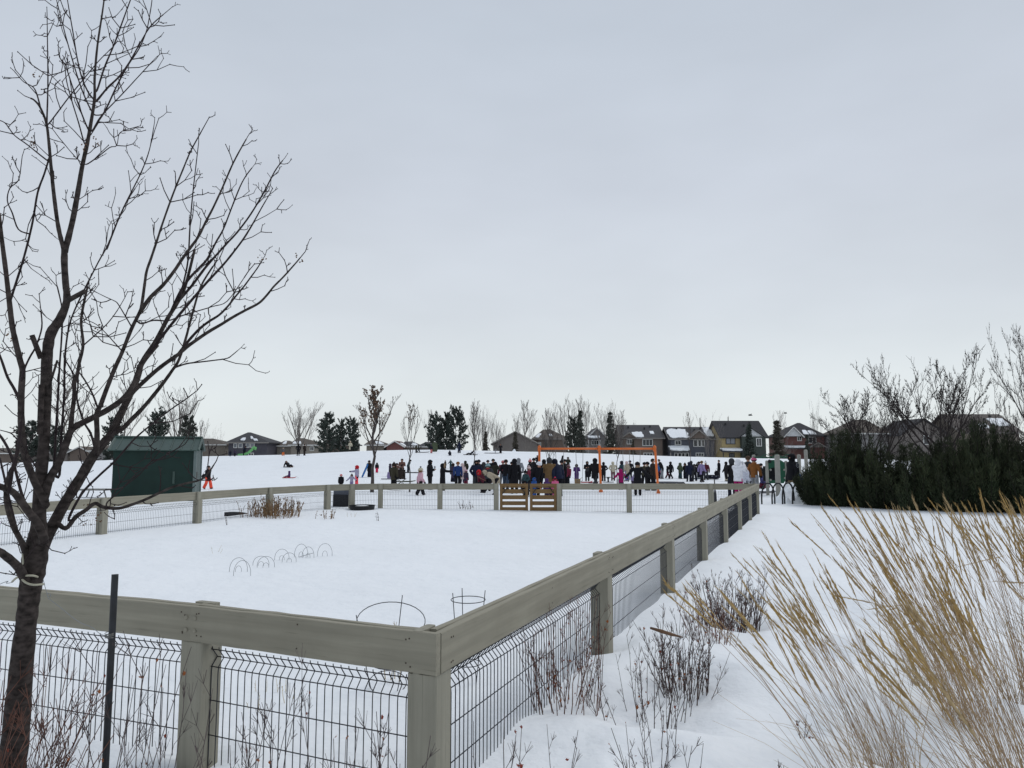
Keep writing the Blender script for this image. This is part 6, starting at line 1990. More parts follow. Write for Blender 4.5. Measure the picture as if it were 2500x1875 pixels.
# px, top, feet, d, facing, pose, coat, length, trousers, headgear, colour, label, options
PEOPLE = [
 # left of the garden and on the hill
 (507, 1136, 1194, 0, 80, 'walk', 'black', 'm', 'coral', 'bare', 'hair', 'woman in black coat and bright coral trousers with fluffy ear muffs walking beside the shed', dict(extra=(('muffs', 'white'),), long=True)),
 (704, 1126, 1141, 0, 60, 'lieback', 'black', 's', 'black', 'short', 'hair', 'person in black leaning back on hands while sliding down the hill', {}),
 (706, 1150, 1167, 0, -70, 'sit', 'purple', 's', 'burg', 'hood', 'purple', 'child in purple hooded jacket sitting on a red sled at the hill foot', {}),
 (728, 1083, 1113, 0, 170, 'stand', 'black', 'm', 'black', 'hood', 'black', 'person all in black standing on the hilltop, left of a pair', {}),
 (743, 1083, 1112, 0, 160, 'stand', 'dkbrown', 's', 'dkbrown', 'toque', 'dkbrown', 'person in dark brown standing on the hilltop, right of a pair', {}),
 (691, 1093, 1113, 0, 20, 'stand', 'grey', 's', 'orange', 'toque', 'beige', 'child in grey top and orange snow pants on the hilltop', {}),
 (596, 1089, 1112, 0, 90, 'lean', 'dknavy', 's', 'black', 'toque', 'black', 'child in dark jacket holding a bright green sled before the dark house', {}),
 (562, 1099, 1114, 0, 0, 'stand', 'dknavy', 's', 'navy', 'hood', 'dknavy', 'small child in navy before the dark house, leftmost on the hilltop', {}),
 (573, 1097, 1114, 0, 40, 'stand', 'dkpurple', 's', 'black', 'hood', 'dkpurple', 'small child in dark purple before the dark house on the hilltop', {}),
 (855, 1076, 1097, 0, 0, 'stand', 'cream', 'l', 'black', 'toque', 'cream', 'person in long cream coat standing before the dark pines', {}),
 (833, 1157, None, 36, 20, 'stand', 'black', 's', 'black', 'toque', 'salmon', 'child in black hoodie and salmon pink hat behind the black bin', dict(tilt=.2)),
 (859, 1157, None, 37, 10, 'sides', 'lav2', 's', 'lav', 'peak', 'dgrey', 'child in pale lavender jacket and grey ear-flap hat behind the fence', {}),
 (872, 1135, None, 40, -70, 'point', 'lav2', 's', 'neon', 'hood', 'red', 'child with red hood, lilac coat and neon pink trousers reaching out an arm', dict(wide=True, extra=(('scarf', 'maroon'),))),
 (901, 1123, 1165, 0, 110, 'stand', 'blk2', 'm', 'dknavy', 'bare', 'hair', 'adult in black puffy coat beside a blue sled near the leafy maple', dict(puff=True)),
 (920, 1129, 1155, 0, -160, 'stand', 'black', 's', 'hotpink', 'hood', 'black', 'child in black jacket and hot pink trousers right of the leafy maple', dict(wide=True)),
 (952, 1131, 1163, 0, 60, 'stand', 'dkpurple', 'm', 'dknavy', 'hood', 'dkpurple', 'child in dusky purple coat leftmost of the group by the second sapling', {}),
 (948, 1153, 1170, 0, 150, 'sit', 'lav', 's', 'lav', 'hood', 'lav', 'small child in lavender snowsuit sitting low on a sled', {}),
 (961, 1129, 1195, 0, 175, 'stand', 'olive', 'm', 'black', 'peak', 'dkbrown', 'person in olive brown jacket and black trousers seen from behind', {}),
 (969, 1130, None, 52, 30, 'stand', 'rust', 's', 'dkbrown', 'toque', 'black', 'person in rust brown jacket peering over the olive jacket', {}),
 (981, 1119, 1166, 0, 10, 'stand', 'rust', 'm', 'dkbrown', 'bare', 'hair', 'adult with long dark hair in rusty pink jacket behind the camp chair', dict(long=True)),
 (979, 1142, None, 41, 180, 'sit', 'dkbrown', 's', 'black', 'hood', 'dkbrown', 'person in dark brown hood sitting in the camp chair seen from behind', dict(seat=.34)),
 (996, 1122, 1154, 0, 120, 'lean', 'teal', 's', 'dknavy', 'toque', 'black', 'child in dark teal jacket stooping beside the thin second sapling', {}),
 (1016, 1086, 1106, 0, 40, 'stand', 'olive', 's', 'black', 'hood', 'olive', 'child in olive jacket on the hill, left of a close pair', {}),
 (1022, 1086, 1104, 0, 80, 'walk', 'dkolive', 's', 'black', 'hood', 'brown', 'child in dark green jacket on the hill pulling a flat sled', {}),
 (1053, 1086, 1107, 0, 20, 'stand', 'dknavy', 's', 'salmon', 'hood', 'dknavy', 'child in navy top and salmon pink trousers on the hill crest', {}),
 (1098, 1100, 1113, 0, 170, 'sit', 'dknavy', 's', 'dknavy', 'hood', 'dknavy', 'child in navy sitting hooded on the snow slope, alone', {}),
 (1121, 1079, 1106, 0, 160, 'stand', 'navy', 'l', 'dknavy', 'hood', 'navy', 'adult in long dark coat standing on the hill before the pines', {}),
 (1149, 1100, 1110, 0, -70, 'lieback', 'dknavy', 's', 'black', 'toque', 'dgrey', 'person lying back on a sled behind the thin third sapling', {}),
 (1209, 1096, 1107, 0, 100, 'lean', 'lgrey', 's', 'dgrey', 'hood', 'lgrey', 'child in pale grey jacket crouched on a sled on the hill crest', {}),
 (1222, 1083, 1107, 0, 0, 'stand', 'blk2', 's', 'black', 'short', 'hair', 'dark clad person standing on the hill before the grey gabled house', {}),
 (1026, 1141, 1210, 0, 85, 'walk', 'pink', 's', 'black', 'pom', 'cream', 'child in pale pink coat and cream bobble hat walking behind the far fence', dict(long=True, hair='tan', pomc='lgrey')),
 (1049, 1121, 1196, 0, 90, 'onehand', 'black', 's', 'black', 'hood', 'black', 'tall person in black hoodie looking down at a phone in one hand', dict(bare=True, puff=True, tilt=.2)),
 (1081, 1130, None, 36, 90, 'point', 'black', 'l', 'black', 'fur', 'black', 'person in long black coat with wide tan fur hood pointing right', dict(long=True)),
 (1087, 1124, 1145, 0, 30, 'stand', 'dkbrown', 'm', 'brown', 'peak', 'dkbrown', 'small far child in brown with pointed hood behind the fur hood', {}),
 (1100, 1122, 1144, 0, 10, 'sides', 'teal', 's', 'teal', 'peak', 'lteal', 'far child in teal with pale blue pointed hat and spread arms', {}),
 (1106, 1130, 1177, 0, 150, 'stand', 'dkpurple', 'l', 'dknavy', 'bare', 'hair', 'person with dark hair in dusky plum coat left of the orange toque', dict(long=True)),
 (1118, 1126, None, 40, 25, 'stand', 'royal', 's', 'black', 'toque', 'orgbrown', 'child in royal blue and navy jacket with rusty orange toque', dict(wide=True)),
 (1129, 1130, None, 46, 180, 'stand', 'palepink', 'l', 'dkpurple', 'hood', 'palepink', 'person in long pale pink coat tucked behind the orange toque', {}),
 (1136, 1124, 1165, 0, 160, 'stand', 'dkolive', 'm', 'black', 'hood', 'dkolive', 'person in very dark green hooded jacket above the plum snow pants', {}),
 (1138, 1146, None, 41, 160, 'stand', 'dkpurple', 'm', 'burg', 'toque', 'pink', 'small child in plum snowsuit and pink hat, left of the navy parka', {}),
 (1163, 1122, None, 37, 10, 'stand', 'navy', 's', 'dgrey', 'hood', 'black', 'adult in dark navy parka and grey trousers facing the garden', dict(puff=True)),
 (1169, 1121, None, 43, 160, 'stand', 'blk2', 'm', 'black', 'toque', 'blk2', 'dark figure close behind the navy parka, topped by a dark beanie', {}),
 (1181, 1127, None, 45, 180, 'stand', 'dgrey', 'm', 'black', 'hood', 'dgrey', 'person in charcoal hood between the navy parka and dark beanie', {}),
 (1191, 1122, None, 50, 20, 'stand', 'black', 's', 'black', 'toque', 'black', 'person with black beanie and pale face behind the striped toque', {}),
 (1191, 1131, None, 36, 150, 'stand', 'dgrey', 's', 'black', 'toque', 'lteal', 'child with pale blue and white toque and red scarf before the green parka', dict(extra=(('scarf', 'red'),))),
 (1180, 1147, None, 34, -20, 'stoop', 'maroon', 's', 'black', 'hood', 'red', 'child in bright red hood bending towards the beige coat', {}),
 (1204, 1119, None, 47, -20, 'stand', 'black', 's', 'black', 'toque', 'dkolive', 'tall person in dark olive beanie behind the green parka', {}),
 (1209, 1126, None, 41, 170, 'sides', 'dkolive', 's', 'black', 'hood', 'black', 'person in dark green parka with fur collar holding arms out', dict(extra=(('scarf', 'olive'),))),
 (1209, 1146, None, 32, -88, 'bend', 'beige', 'm', 'black', 'fur', 'beige', 'person in beige coat bending double over the far fence rail', dict(furc='brown')),
 (1228, 1123, None, 44, 170, 'stand', 'maroon', 's', 'grey', 'toque', 'salmon', 'person in maroon jacket with pink beanie left of the jeans', {}),
 (1235, 1120, None, 37.5, 175, 'stand', 'black', 's', 'jeans', 'short', 'hair', 'adult in black jacket and blue jeans with back turned', {}),
 (1249, 1126, None, 46, 150, 'stand', 'blk2', 's', 'black', 'toque', 'black', 'half hidden small dark figure between blue jeans and the long black coat', {}),
 (1256, 1118, None, 33.5, 175, 'stand', 'black', 'l', 'black', 'hood', 'black', 'adult in floor-length black hooded coat above the left gate leaf', {}),
 (1266, 1117, None, 42, 170, 'stand', 'lgrey', 's', 'dgrey', 'hood', 'lgrey', 'person in light grey hooded jacket behind the long black coat', {}),
 (1294, 1121, None, 45, 100, 'stand', 'black', 's', 'black', 'pom', 'salmon', 'person in black with a peach bobble hat above the gate', dict(long=True)),
 (1303, 1117, None, 49, 170, 'stand', 'blk2', 's', 'black', 'toque', 'black', 'person in black beanie just right of the peach bobble hat', {}),
 (1291, 1138, None, 38, 60, 'stand', 'burg', 's', 'black', 'pom', 'palepink', 'child in red and white with pale pink bobble hat, left of the white toque', {}),
 (1283, 1148, None, 35, -40, 'stand', 'teal', 's', 'dknavy', 'pom', 'black', 'child in dark teal with grey face mask above the gate gap', dict(extra=(('mask', 'mask'),))),
 (1281, 1174, None, 30.5, 60, 'squat', 'black', 's', 'black', 'hood', 'black', 'child with only a black hood showing above the left gate leaf', {}),
 (1309, 1127, None, 31, 40, 'lean', 'black', 'm', 'black', 'toque', 'white', 'smiling woman in white knitted toque and black coat leaning over children', dict(long=True)),
 (1304, 1165, None, 29.5, 30, 'stand', 'blue', 's', 'blue', 'hood', 'blue', 'toddler in bright blue hood in front of the white toque', {}),
 (1312, 1111, 1140, 0, 170, 'stand', 'black', 's', 'black', 'short', 'hair', 'dark figure on the slope half hidden by the leftmost orange swing post', {}),
 (1328, 1120, None, 39, 175, 'stand', 'black', 'm', 'black', 'hood', 'black', 'person in black hood peeking out left of the brown coat', {}),
 (1341, 1115, None, 31.5, 178, 'stand', 'tan', 'm', 'dkpurple', 'hood', 'dgrey', 'adult in tan brown coat with charcoal hood, back to the camera', dict(puff=True)),
 (1364, 1120, None, 31.5, -160, 'lean', 'navy', 's', 'black', 'hood', 'dknavy', 'adult in navy parka leaning forward beside the tan coat', dict(puff=True)),
 (1371, 1122, None, 40, 170, 'stand', 'black', 's', 'black', 'toque', 'black', 'dark head just behind the navy parka', {}),
 (1335, 1167, None, 30, 180, 'stand', 'purple', 's', 'dkpurple', 'hood', 'purple', 'toddler in purple snowsuit low in front of the tan coat', {}),
 (1355, 1165, None, 30, 175, 'stand', 'rosepink', 's', 'rosepink', 'peak', 'hotpink', 'toddler in bright pink snowsuit between tan coat and navy parka', {}),
 (1378, 1120, None, 46, 20, 'raise', 'blk2', 's', 'black', 'toque', 'black', 'bearded-looking person in dark camouflage raising one arm', {}),
 (1387, 1115, 1150, 0, 160, 'stand', 'dkolive', 's', 'black', 'short', 'hair', 'farther dark figure right of the raised arm', {}),
 (1384, 1136, None, 43, 150, 'lean', 'burg', 's', 'black', 'pom', 'mauve', 'child in burgundy jacket with grey pink hat right of the navy parka', {}),
 (1408, 1132, 1177, 0, 175, 'stand', 'purple', 's', 'purple', 'bare', 'hair', 'child with long dark hair in purple snowsuit near the swings', dict(long=True)),
 (1434, 1125, 1175, 0, 5, 'phone', 'black', 'l', 'black', 'hood', 'black', 'woman in long black coat looking at a phone, between swing chains', dict(bare=True)),
 (1453, 1117, 1196, 0, 150, 'stride', 'black', 'm', 'dgrey', 'hood', 'black', 'tall person in black striding beside the middle orange swing post', dict(puff=True)),
 (1474, 1127, 1175, 0, -150, 'hips', 'black', 'm', 'black', 'hood', 'black', 'person in black just right of the middle orange swing post', {}),
 (1497, 1126, 1174, 0, 170, 'hips', 'cream', 's', 'mauve', 'fur', 'cream', 'woman in cream jacket and long mauve skirt beside a slim sapling', dict(furc='cream')),
 (1518, 1124, None, 50, -90, 'stand', 'teal', 'l', 'dkpurple', 'hood', 'dknavy', 'person in long dark teal coat behind the magenta jacket', {}),
 (1516, 1144, 1196, 0, 175, 'sides', 'magenta', 'm', 'dkpurple', 'hood', 'magenta', 'child in vivid magenta hooded jacket seen from behind', {}),
 (1531, 1125, 1174, 0, -110, 'stand', 'beige', 'm', 'violet', 'hood', 'palepink', 'person in beige puffy coat with blue violet skirt', dict(puff=True, wide=True)),
 (1538, 1123, None, 56, -150, 'stand', 'black', 'm', 'black', 'toque', 'dkpurple', 'person in black half behind the beige puffy coat', {}),
 (1544, 1158, None, 44, 60, 'lean', 'lav', 's', 'dkpurple', 'hood', 'lav2', 'small child in pale lavender hood near the fur-trimmed black coat', {}),
 (1556, 1126, None, 33, 160, 'sides', 'black', 'l', 'black', 'toque', 'black', 'adult in black coat with broad tan fur collar, arms spread low', dict(extra=(('scarf', 'fur'), ('fur', 'fur')))),
 (1573, 1127, None, 43, 150, 'stand', 'olive', 's', 'black', 'toque', 'black', 'dim figure in olive and black beanie between two black coats', {}),
 (1582, 1126, 1197, 0, -60, 'stand', 'blk2', 'l', 'black', 'toque', 'black', 'person in black coat and beanie with pale scarf near the right swing post', dict(extra=(('scarf', 'cream'),))),
 (1595, 1118, 1198, 0, 60, 'stand', 'dkbrown', 'm', 'black', 'short', 'hair', 'tall person in dark brown coat behind the rightmost orange swing post', {}),
 (1606, 1131, 1168, 0, 170, 'stand', 'bblue', 's', 'navy', 'hood', 'bblue', 'child in bright blue jacket right of the orange swing post', {}),
 (1613, 1136, 1168, 0, 170, 'stand', 'rosepink', 's', 'purple', 'hood', 'magenta', 'child in pink and purple snowsuit beside the bright blue jacket', {}),
 (1617, 1121, 1169, 0, -60, 'lean', 'black', 's', 'lgrey', 'short', 'hair', 'person in black jacket and light grey trousers bending over children', {}),
 (1630, 1137, 1168, 0, 80, 'walk', 'blk2', 's', 'maroon', 'hood', 'blk2', 'child in dark jacket and maroon trousers between grey trousers and black parka', {}),
 (1638, 1126, 1169, 0, -80, 'walk', 'black', 'm', 'black', 'hood', 'black', 'person in black parka with raised hood facing the grey trousers', {}),
 (1661, 1129, 1169, 0, 150, 'stand', 'green', 'm', 'teal', 'hood', 'green', 'person in sage green long hooded coat standing apart', {}),
 (1673, 1130, 1169, 0, -60, 'stand', 'blk2', 'm', 'dknavy', 'peak', 'dkbrown', 'child in near black jacket and pointed knit hat beside the sage coat', {}),
 (1683, 1127, 1176, 0, 175, 'stand', 'navy', 'm', 'dknavy', 'hood', 'navy', 'broad person in navy coat with back turned under the thin tree', dict(puff=True)),
 (1687, 1124, None, 54, 170, 'stand', 'dgrey', 's', 'dgrey', 'hood', 'dgrey', 'taller person in charcoal hood behind the broad navy coat', {}),
 (1696, 1132, 1175, 0, 150, 'stand', 'black', 'm', 'dknavy', 'short', 'hair', 'child in black jacket with bulky pack right of the navy coat', dict(pack='blk2')),
 (1707, 1126, 1167, 0, -170, 'up', 'dkolive', 's', 'dknavy', 'short', 'hair', 'dark haired person raising hands behind the lavender coat', {}),
 (1714, 1124, 1178, 0, 140, 'walk', 'lav', 'm', 'black', 'toque', 'tan', 'person in lilac coat and black trousers stepping forward', {}),
 (1724, 1126, 1172, 0, -30, 'stand', 'maroon', 's', 'dgrey', 'pom', 'white', 'person in maroon coat and white bobble hat facing the lilac coat', dict(pomc='green', puff=True)),
 (1756, 1122, 1167, 0, -85, 'stand', 'black', 's', 'blk2', 'short', 'hair', 'slim person in black carrying a dark bag, alone by the snow slope', {}),
 (1774, 1126, 1175, 0, -60, 'stand', 'blk2', 'm', 'cream', 'hood', 'black', 'person in black puffy vest and cream trousers left of the white coats', dict(puff=True, wide=True)),
 (1786, 1117, None, 33.5, 170, 'stand', 'blk2', 'm', 'dknavy', 'hood', 'dgrey', 'tall person in charcoal hood and dark coat left of the white coats', {}),
 (1801, 1119, None, 30.5, 150, 'up', 'white', 's', 'magenta', 'hood', 'white', 'person in puffy white hooded jacket and magenta pants with raised arms', dict(puff=True, mitts='white')),
 (1820, 1133, None, 33, 110, 'stand', 'white2', 's', 'blk2', 'short', 'hair', 'shorter person in white puffy jacket and black trousers', dict(puff=True)),
 (1826, 1111, None, 37, 175, 'stand', 'dgrey', 'm', 'black', 'short', 'brown', 'tall adult in dark grey coat behind the two white jackets', {}),
 (1843, 1115, 1206, 0, 120, 'stand', 'orgbrown', 's', 'lgrey', 'toque', 'rosepink', 'person in rust brown coat and grey trousers with hot pink toque at the fence corner', dict(extra=(('scarf', 'ginger'),), boots='dgrey')),
 (1857, 1130, None, 42, 60, 'stand', 'black', 's', 'black', 'toque', 'black', 'dark figure peeking out behind the rust brown coat and pink toque', {}),
 (1863, 1150, None, 46, 30, 'stand', 'dknavy', 's', 'black', 'short', 'hair', 'tiny dark child between the rust coat and the play panel', {}),
 (1871, 1149, 1203, 0, -20, 'sit', 'violet', 's', 'burg', 'bare', 'ginger', 'long haired girl in violet blue jacket sitting behind the bike rack', dict(long=True, seat=.18)),
 (1933, 1105, None, 29.4, -75, 'stand', 'black', 's', 'khaki', 'hood', 'black', 'bearded officer in black hooded jacket and khaki trousers by the evergreens', dict(puff=True, officer=True)),
 (1957, 1157, None, 31, 170, 'stoop', 'royal', 's', 'dknavy', 'hood', 'blue', 'person in royal blue stooping behind the last bike rack loop', {}),
]
for row in PEOPLE:
    kw = row[12]
    seat = kw.get('seat', 0)
    r_, H_, g_ = person(*row[:12], **{k: v for k, v in kw.items() if k not in ('seat', 'officer')})
    if seat:
        # sitting on something: the body is raised to the seat and scaled to the height that is left
        zt = P(row[0], row[1], g_.y).z
        H2 = (zt - g_.z - seat) / TOPZ['sit']
        r_.location.z = g_.z + seat
        r_.scale = (H2,) * 3
    if kw.get('officer'):
        J, hr, rot = joints('stand', False)
        put('beard', head_piece('beard'), r_, tuple(J['head']), (0, 0, 0), hr, cloth('hair'))
        put('cap', head_piece('cap'), r_, tuple(J['head']), (0, 0, 0), hr * 1.05, cloth('black'))
        # light shield patch with a dark centre on the upper sleeve towards the camera
        b = MB()
        out_l = [(-.030, .040), (.030, .040), (.034, .0), (.022, -.030), (0, -.046), (-.022, -.030), (-.034, .0)]
        def plate(sc, x):
            n = len(out_l)
            q = MB()
            q.add([(x - .004, a * sc, c * sc) for a, c in out_l] + [(x, a * sc, c * sc) for a, c in out_l],
                  [tuple(range(n)), tuple(range(2 * n - 1, n - 1, -1))] + [(i, (i + 1) % n, n + (i + 1) % n, n + i) for i in range(n)])
            return q
        e = (J['ls'] + J['le']) / 2
        for sx in (1, -1):
            pt = put('badge', plate(1.0, .058).mesh('badge'), r_, (e.x * sx - (0 if sx > 0 else 0), e.y, e.z + .045), (0, 0, 0 if sx > 0 else math.pi), 1, cloth('lgrey'))
            put('emblem', plate(.72, .0615).mesh('emblem'), pt, (0, 0, 0), (0, 0, 0), 1, cloth('black'))
            put('emblem_mark', plate(.28, .065).mesh('emblem_mark'), pt, (0, 0, .006), (0, 0, 0), 1, cloth('lgrey'))

# ------------------------------------------------------------------ sleds and other things people brought
def sled(c, L, W, rz, m, label, kind='saucer', up=0.0, name='sled'):
    c = Vector(c)
    root = thing(name, label, 'sled', c, 'sleds on the snow', rz)
    ORG[root] = Vector((0, 0, 0))
    b = MB()
    n = 8
    vs = []
    for i in range(n + 1):
        t = i / n
        x = (t - .5) * L
        wd = W / 2 * (1 - .35 * abs(2 * t - 1) ** 3)
        z = .02 + .10 * max(0, t - .75) * 4 * (t - .75) * 4 * .5
        for yy, zz in ((-wd, .05), (-wd * .8, 0), (wd * .8, 0), (wd, .05), (wd * .8, .022), (-wd * .8, .022)):
            vs.append((x, yy, z + zz))
    fs = [tuple(range(6)), tuple(n * 6 + j for j in range(5, -1, -1))]
    for i in range(n):
        for j in range(6):
            q = (j + 1) % 6
            fs.append((i * 6 + j, (i + 1) * 6 + j, (i + 1) * 6 + q, i * 6 + q))
    b.add(vs, fs)
    me = b.mesh('hull', True)
    o = put('hull', me, root, (0, 0, 0), (0, -up, 0), 1, m)
    r = MB().tube([(L * .5, 0, .14), (L * .58, .05, .10), (L * .68, -.03, .02)], .008, 4).mesh('rope')
    put('rope', r, root, (0, 0, 0), (0, -up, 0), 1, M['wire_grey'])
    return root
def gpx(px, py, dz=0): 
    v = ground_px(px, py); v.z += dz; return v
sled(gpx(706, 1168), .95, .42, .2, cloth('red'), 'red sled under the purple jacket at the hill foot')
sled(gpx(704, 1141), .8, .4, .3, cloth('black'), 'dark sled under the sliding person in black')
v_ = gpx(893, 1166)
sled(v_ + Vector((0, -.1, .48)), 1.05, .46, math.radians(25), cloth('bblue'), 'blue foam sled held upright beside the black puffy coat', up=math.radians(66))
v_ = gpx(1061, 1103)
sled(v_ + Vector((0, 0, .5)), 1.1, .75, math.radians(90), cloth('green'), 'tall green sled held upright on the hill crest', up=math.radians(88))
v_ = gpx(600, 1112)
rt = thing('sled', 'bright green curled foam sled on the hilltop', 'sled', v_, 'sleds on the snow')
MB().tube([v_ + Vector(q) for q in ((-1.0, 0, .05), (-.3, 0, .12), (.3, 0, .35), (.75, 0, .75), (1.0, .0, 1.1), (1.25, 0, 1.0), (1.15, 0, .75))], [(.12, .16)] * 7, 8).build('hull', cloth('bgreen'), rt, True)
sled(gpx(1010, 1155), 1.6, .4, .05, cloth('dgrey'), 'long dark sled on the snow right of the second sapling')
sled(gpx(1031, 1105), 1.5, .4, .05, cloth('black'), 'flat black sled trailing behind the hill pair')
sled(gpx(948, 1171), 1.0, .45, .2, cloth('lgrey'), 'grey sled under the lavender snowsuit')
sled(gpx(1149, 1111), 1.6, .42, .15, cloth('black'), 'black sled under the person lying back')
sled(gpx(1203, 1107), 1.9, .42, .05, cloth('dkbrown'), 'dark sled under the pale grey crouching child')
sled(gpx(1154, 1193), 1.2, .4, -.1, cloth('black'), 'dark sled lying under the far fence rail')
sled(gpx(952, 1196), 1.3, .3, .2, cloth('black'), 'dark sled seen through the mesh under the olive jacket')
sled(gpx(985, 1177), 1.5, .5, .05, cloth('green'), 'flat green sled in front of the camp chair')
sled(gpx(1432, 1179), .75, .42, .05, cloth('red'), 'bright red sled by the cardboard box')
sled(gpx(1449, 1180), .65, .40, .15, cloth('burg'), 'dark red sled at the foot of the middle swing post')
sled(gpx(1702, 1170), 1.0, .5, .1, cloth('teal'), 'teal sled behind the lilac coat')
v_ = gpx(1870, 1203)
sled(v_ + Vector((0, .1, .0)), 1.1, .5, .1, cloth('lgrey'), 'grey sled under the violet jacket girl')

def tube_ring(c, r, t, m, label, name='snow_tube', sq=1.0):
    root = thing(name, label, 'snow tube', c, 'inflatable snow tubes')
    n = 26
    MB().tube([(c[0] + r * math.cos(a), c[1] + r * sq * math.sin(a), c[2] + t) for a in np.linspace(0, 6.2832, n)], t, 10, False).build('ring', m, root, True)
    for a in (-1.9, -1.2):
        MB().box((c[0] + r * math.cos(a), c[1] + r * sq * math.sin(a) - t * .8, c[2] + t * 1.4), (.12, .05, .05)).build('handle', cloth('lgrey'), root)
tube_ring(gpx(1739, 1170), .40, .16, cloth('dknavy'), 'dark inflatable snow tube right of the maroon coat')
v_ = gpx(1628, 1187)
tube_ring(v_, .98, .13, cloth('dknavy'), 'large low navy ring with a pale stripe behind the far fence')
rr_ = MB().tube([(v_.x + .985 * math.cos(a), v_.y + .985 * math.sin(a) - .02, v_.z + .265) for a in np.linspace(3.3, 6.1, 14)], .02, 5)
rt = thing('ring_cover', 'pale cord lying on the large navy ring', 'cord', v_)
rr_.build('cord', cloth('lgrey'), rt, True)

def carton():
    c = gpx(1410, 1181)
    root = thing('cardboard_box', 'brown cardboard box left of the bright red sled', 'box', c)
    MB().bbox((c.x, c.y, c.z + .16), (.36, .32, .30), .003).build('box_body', M['cardboard'], root)
    for s in (-1, 1):
        MB().box((c.x + s * .25, c.y, c.z + .36), (.17, .30, .008), 0, 0, s * -.6).build('flap', M['cardboard'], root)
carton()
def camp_chair():
    c = gpx(979, 1185)
    root = thing('camp_chair', 'dark folding camp chair with crossed legs seen from behind', 'chair', c)
    MB().bbox((c.x, c.y, c.z + .36), (.55, .48, .03)).build('seat', cloth('dkbrown'), root)
    MB().bbox((c.x, c.y - .24, c.z + .62), (.55, .03, .52)).build('backrest', cloth('dkbrown'), root)
    for y in (-.22, .22):
        for s in (-1, 1):
            MB().tube([(c.x + s * .27, c.y + y, c.z), (c.x - s * .27, c.y + y, c.z + .36)], .014, 5).build('leg', M['steel'], root)
camp_chair()
def pedestal_table():
    c = gpx(1485, 1178)
    root = thing('play_table', 'small dark pedestal table right of the middle swing post', 'table', c)
    MB().bbox((c.x, c.y, c.z + .36), (.62, .4, .035)).build('tabletop', M['black_plastic'], root)
    MB().tube([(c.x, c.y, c.z - .02), (c.x, c.y, c.z + .2), (c.x, c.y, c.z + .35)], [.06, .05, .11], 8).build('pedestal', M['black_plastic'], root)
    MB().bbox((c.x, c.y, c.z + .03), (.75, .3, .03)).build('base_plate', M['black_plastic'], root)
pedestal_table()
q = P(1749, 1155, 56)
bag_thing('hand_bag', 'dark round bag hanging from the slim person in black', 'bag', (q.x, q.y - .1, q.z), (.20, .14, .19), cloth('black'))
q = P(499, 1163, 37.7)
bag_thing('hand_bag', 'black bag carried by the woman in coral trousers', 'bag', (q.x, q.y, q.z), (.14, .14, .13), cloth('black'))
q = P(1434, 1147, 49.5)
bag_thing('shoulder_bag', 'grey bag held by the woman looking at a phone', 'bag', (q.x, q.y - .3, q.z), (.16, .08, .10), cloth('dgrey'))
q = P(1061.5, 1141, 36.6)
ph = thing('phone', 'pale phone held by the tall person in black hoodie', 'phone', q)
MB().bbox((q.x, q.y, q.z), (.075, .02, .13), .006, .3).build('case', cloth('lgrey'), ph)
q = P(1172, 1166, 31.9)
ph = thing('stick', 'thin pale stick held out by the bending beige coat', 'stick', q)
MB().tube([q + Vector((-.12, 0, .04)), q + Vector((.25, .0, -.14))], .014, 5).build('wood', M['leaf_brown'], ph)

# ------------------------------------------------------------------ playground pieces
def swing_frame():
    y = 35.5
    zt = Z(1088.5, y)
    zb = Z(1095.5, y)
    xs = [(1316.5, 1316.5), (1462, 1465), (1597, 1604)]
    c = Vector((X(1462, y), y, 0))
    root = thing('swing_set', 'orange painted swing set frame with two bays', 'swing set', c)
    for a, bpx in xs:
        x0 = X(a, y); x1 = X(bpx, y)
        g = ground(x1, y)
        MB().tube([(x1, y, g - .1), (x1, y, g + .06), (x0 + (x1 - x0) * .2, y, zt - .3), (x0, y, zt - .04), (x0, y, zt), (x0, y, zt + .03)], [.058, .058, .056, .056, .05, .02], 12).build('post', M['orange'], root, True)
        MB().tube([(x1, y, g - .05), (x1, y, g + .10)], .095, 12).build('base_collar', M['orange'], root, True)
        MB().tube([(x0, y, zb - .12), (x0, y, zb + .12)], .078, 12).build('clamp', M['orange'], root, True)
    for (a, _), (b_, _) in zip(xs[:-1], xs[1:]):
        MB().tube([(X(a, y), y, zb), (X(b_, y), y, zb)], .049, 12).build('top_beam', M['orange'], root, True)
    labs = ['swing with a black belt seat nearest the left orange post', 'second swing from the left orange post', 'third swing from the left orange post', 'swing nearest the right orange post']
    for (a, b_), lab in zip(((1356, 1376), (1405, 1423), (1519, 1536), (1544, 1562)), labs):
        xa, xb = X(a, y), X(b_, y)
        r2 = thing('swing', lab, 'swing', ((xa + xb) / 2, y, zb), 'chain swings on the orange frame')
        for x_, x2 in ((xa, xa + .05), (xb, xb - .05)):
            MB().tube([(x_, y, zb - .04), ((x_ + x2) / 2, y + .02, 1.3), (x2, y, .55)], .011, 5).build('chain', M['steel'], r2)
        xm = (xa + xb) / 2
        MB().tube([(xa + .05, y, .55), (xm - .08, y, .46), (xm + .08, y, .46), (xb - .05, y, .55)], [(.10, .012)] * 4, 8, flat=(0, 1, 0)).build('seat', M['black_plastic'], r2)
swing_frame()

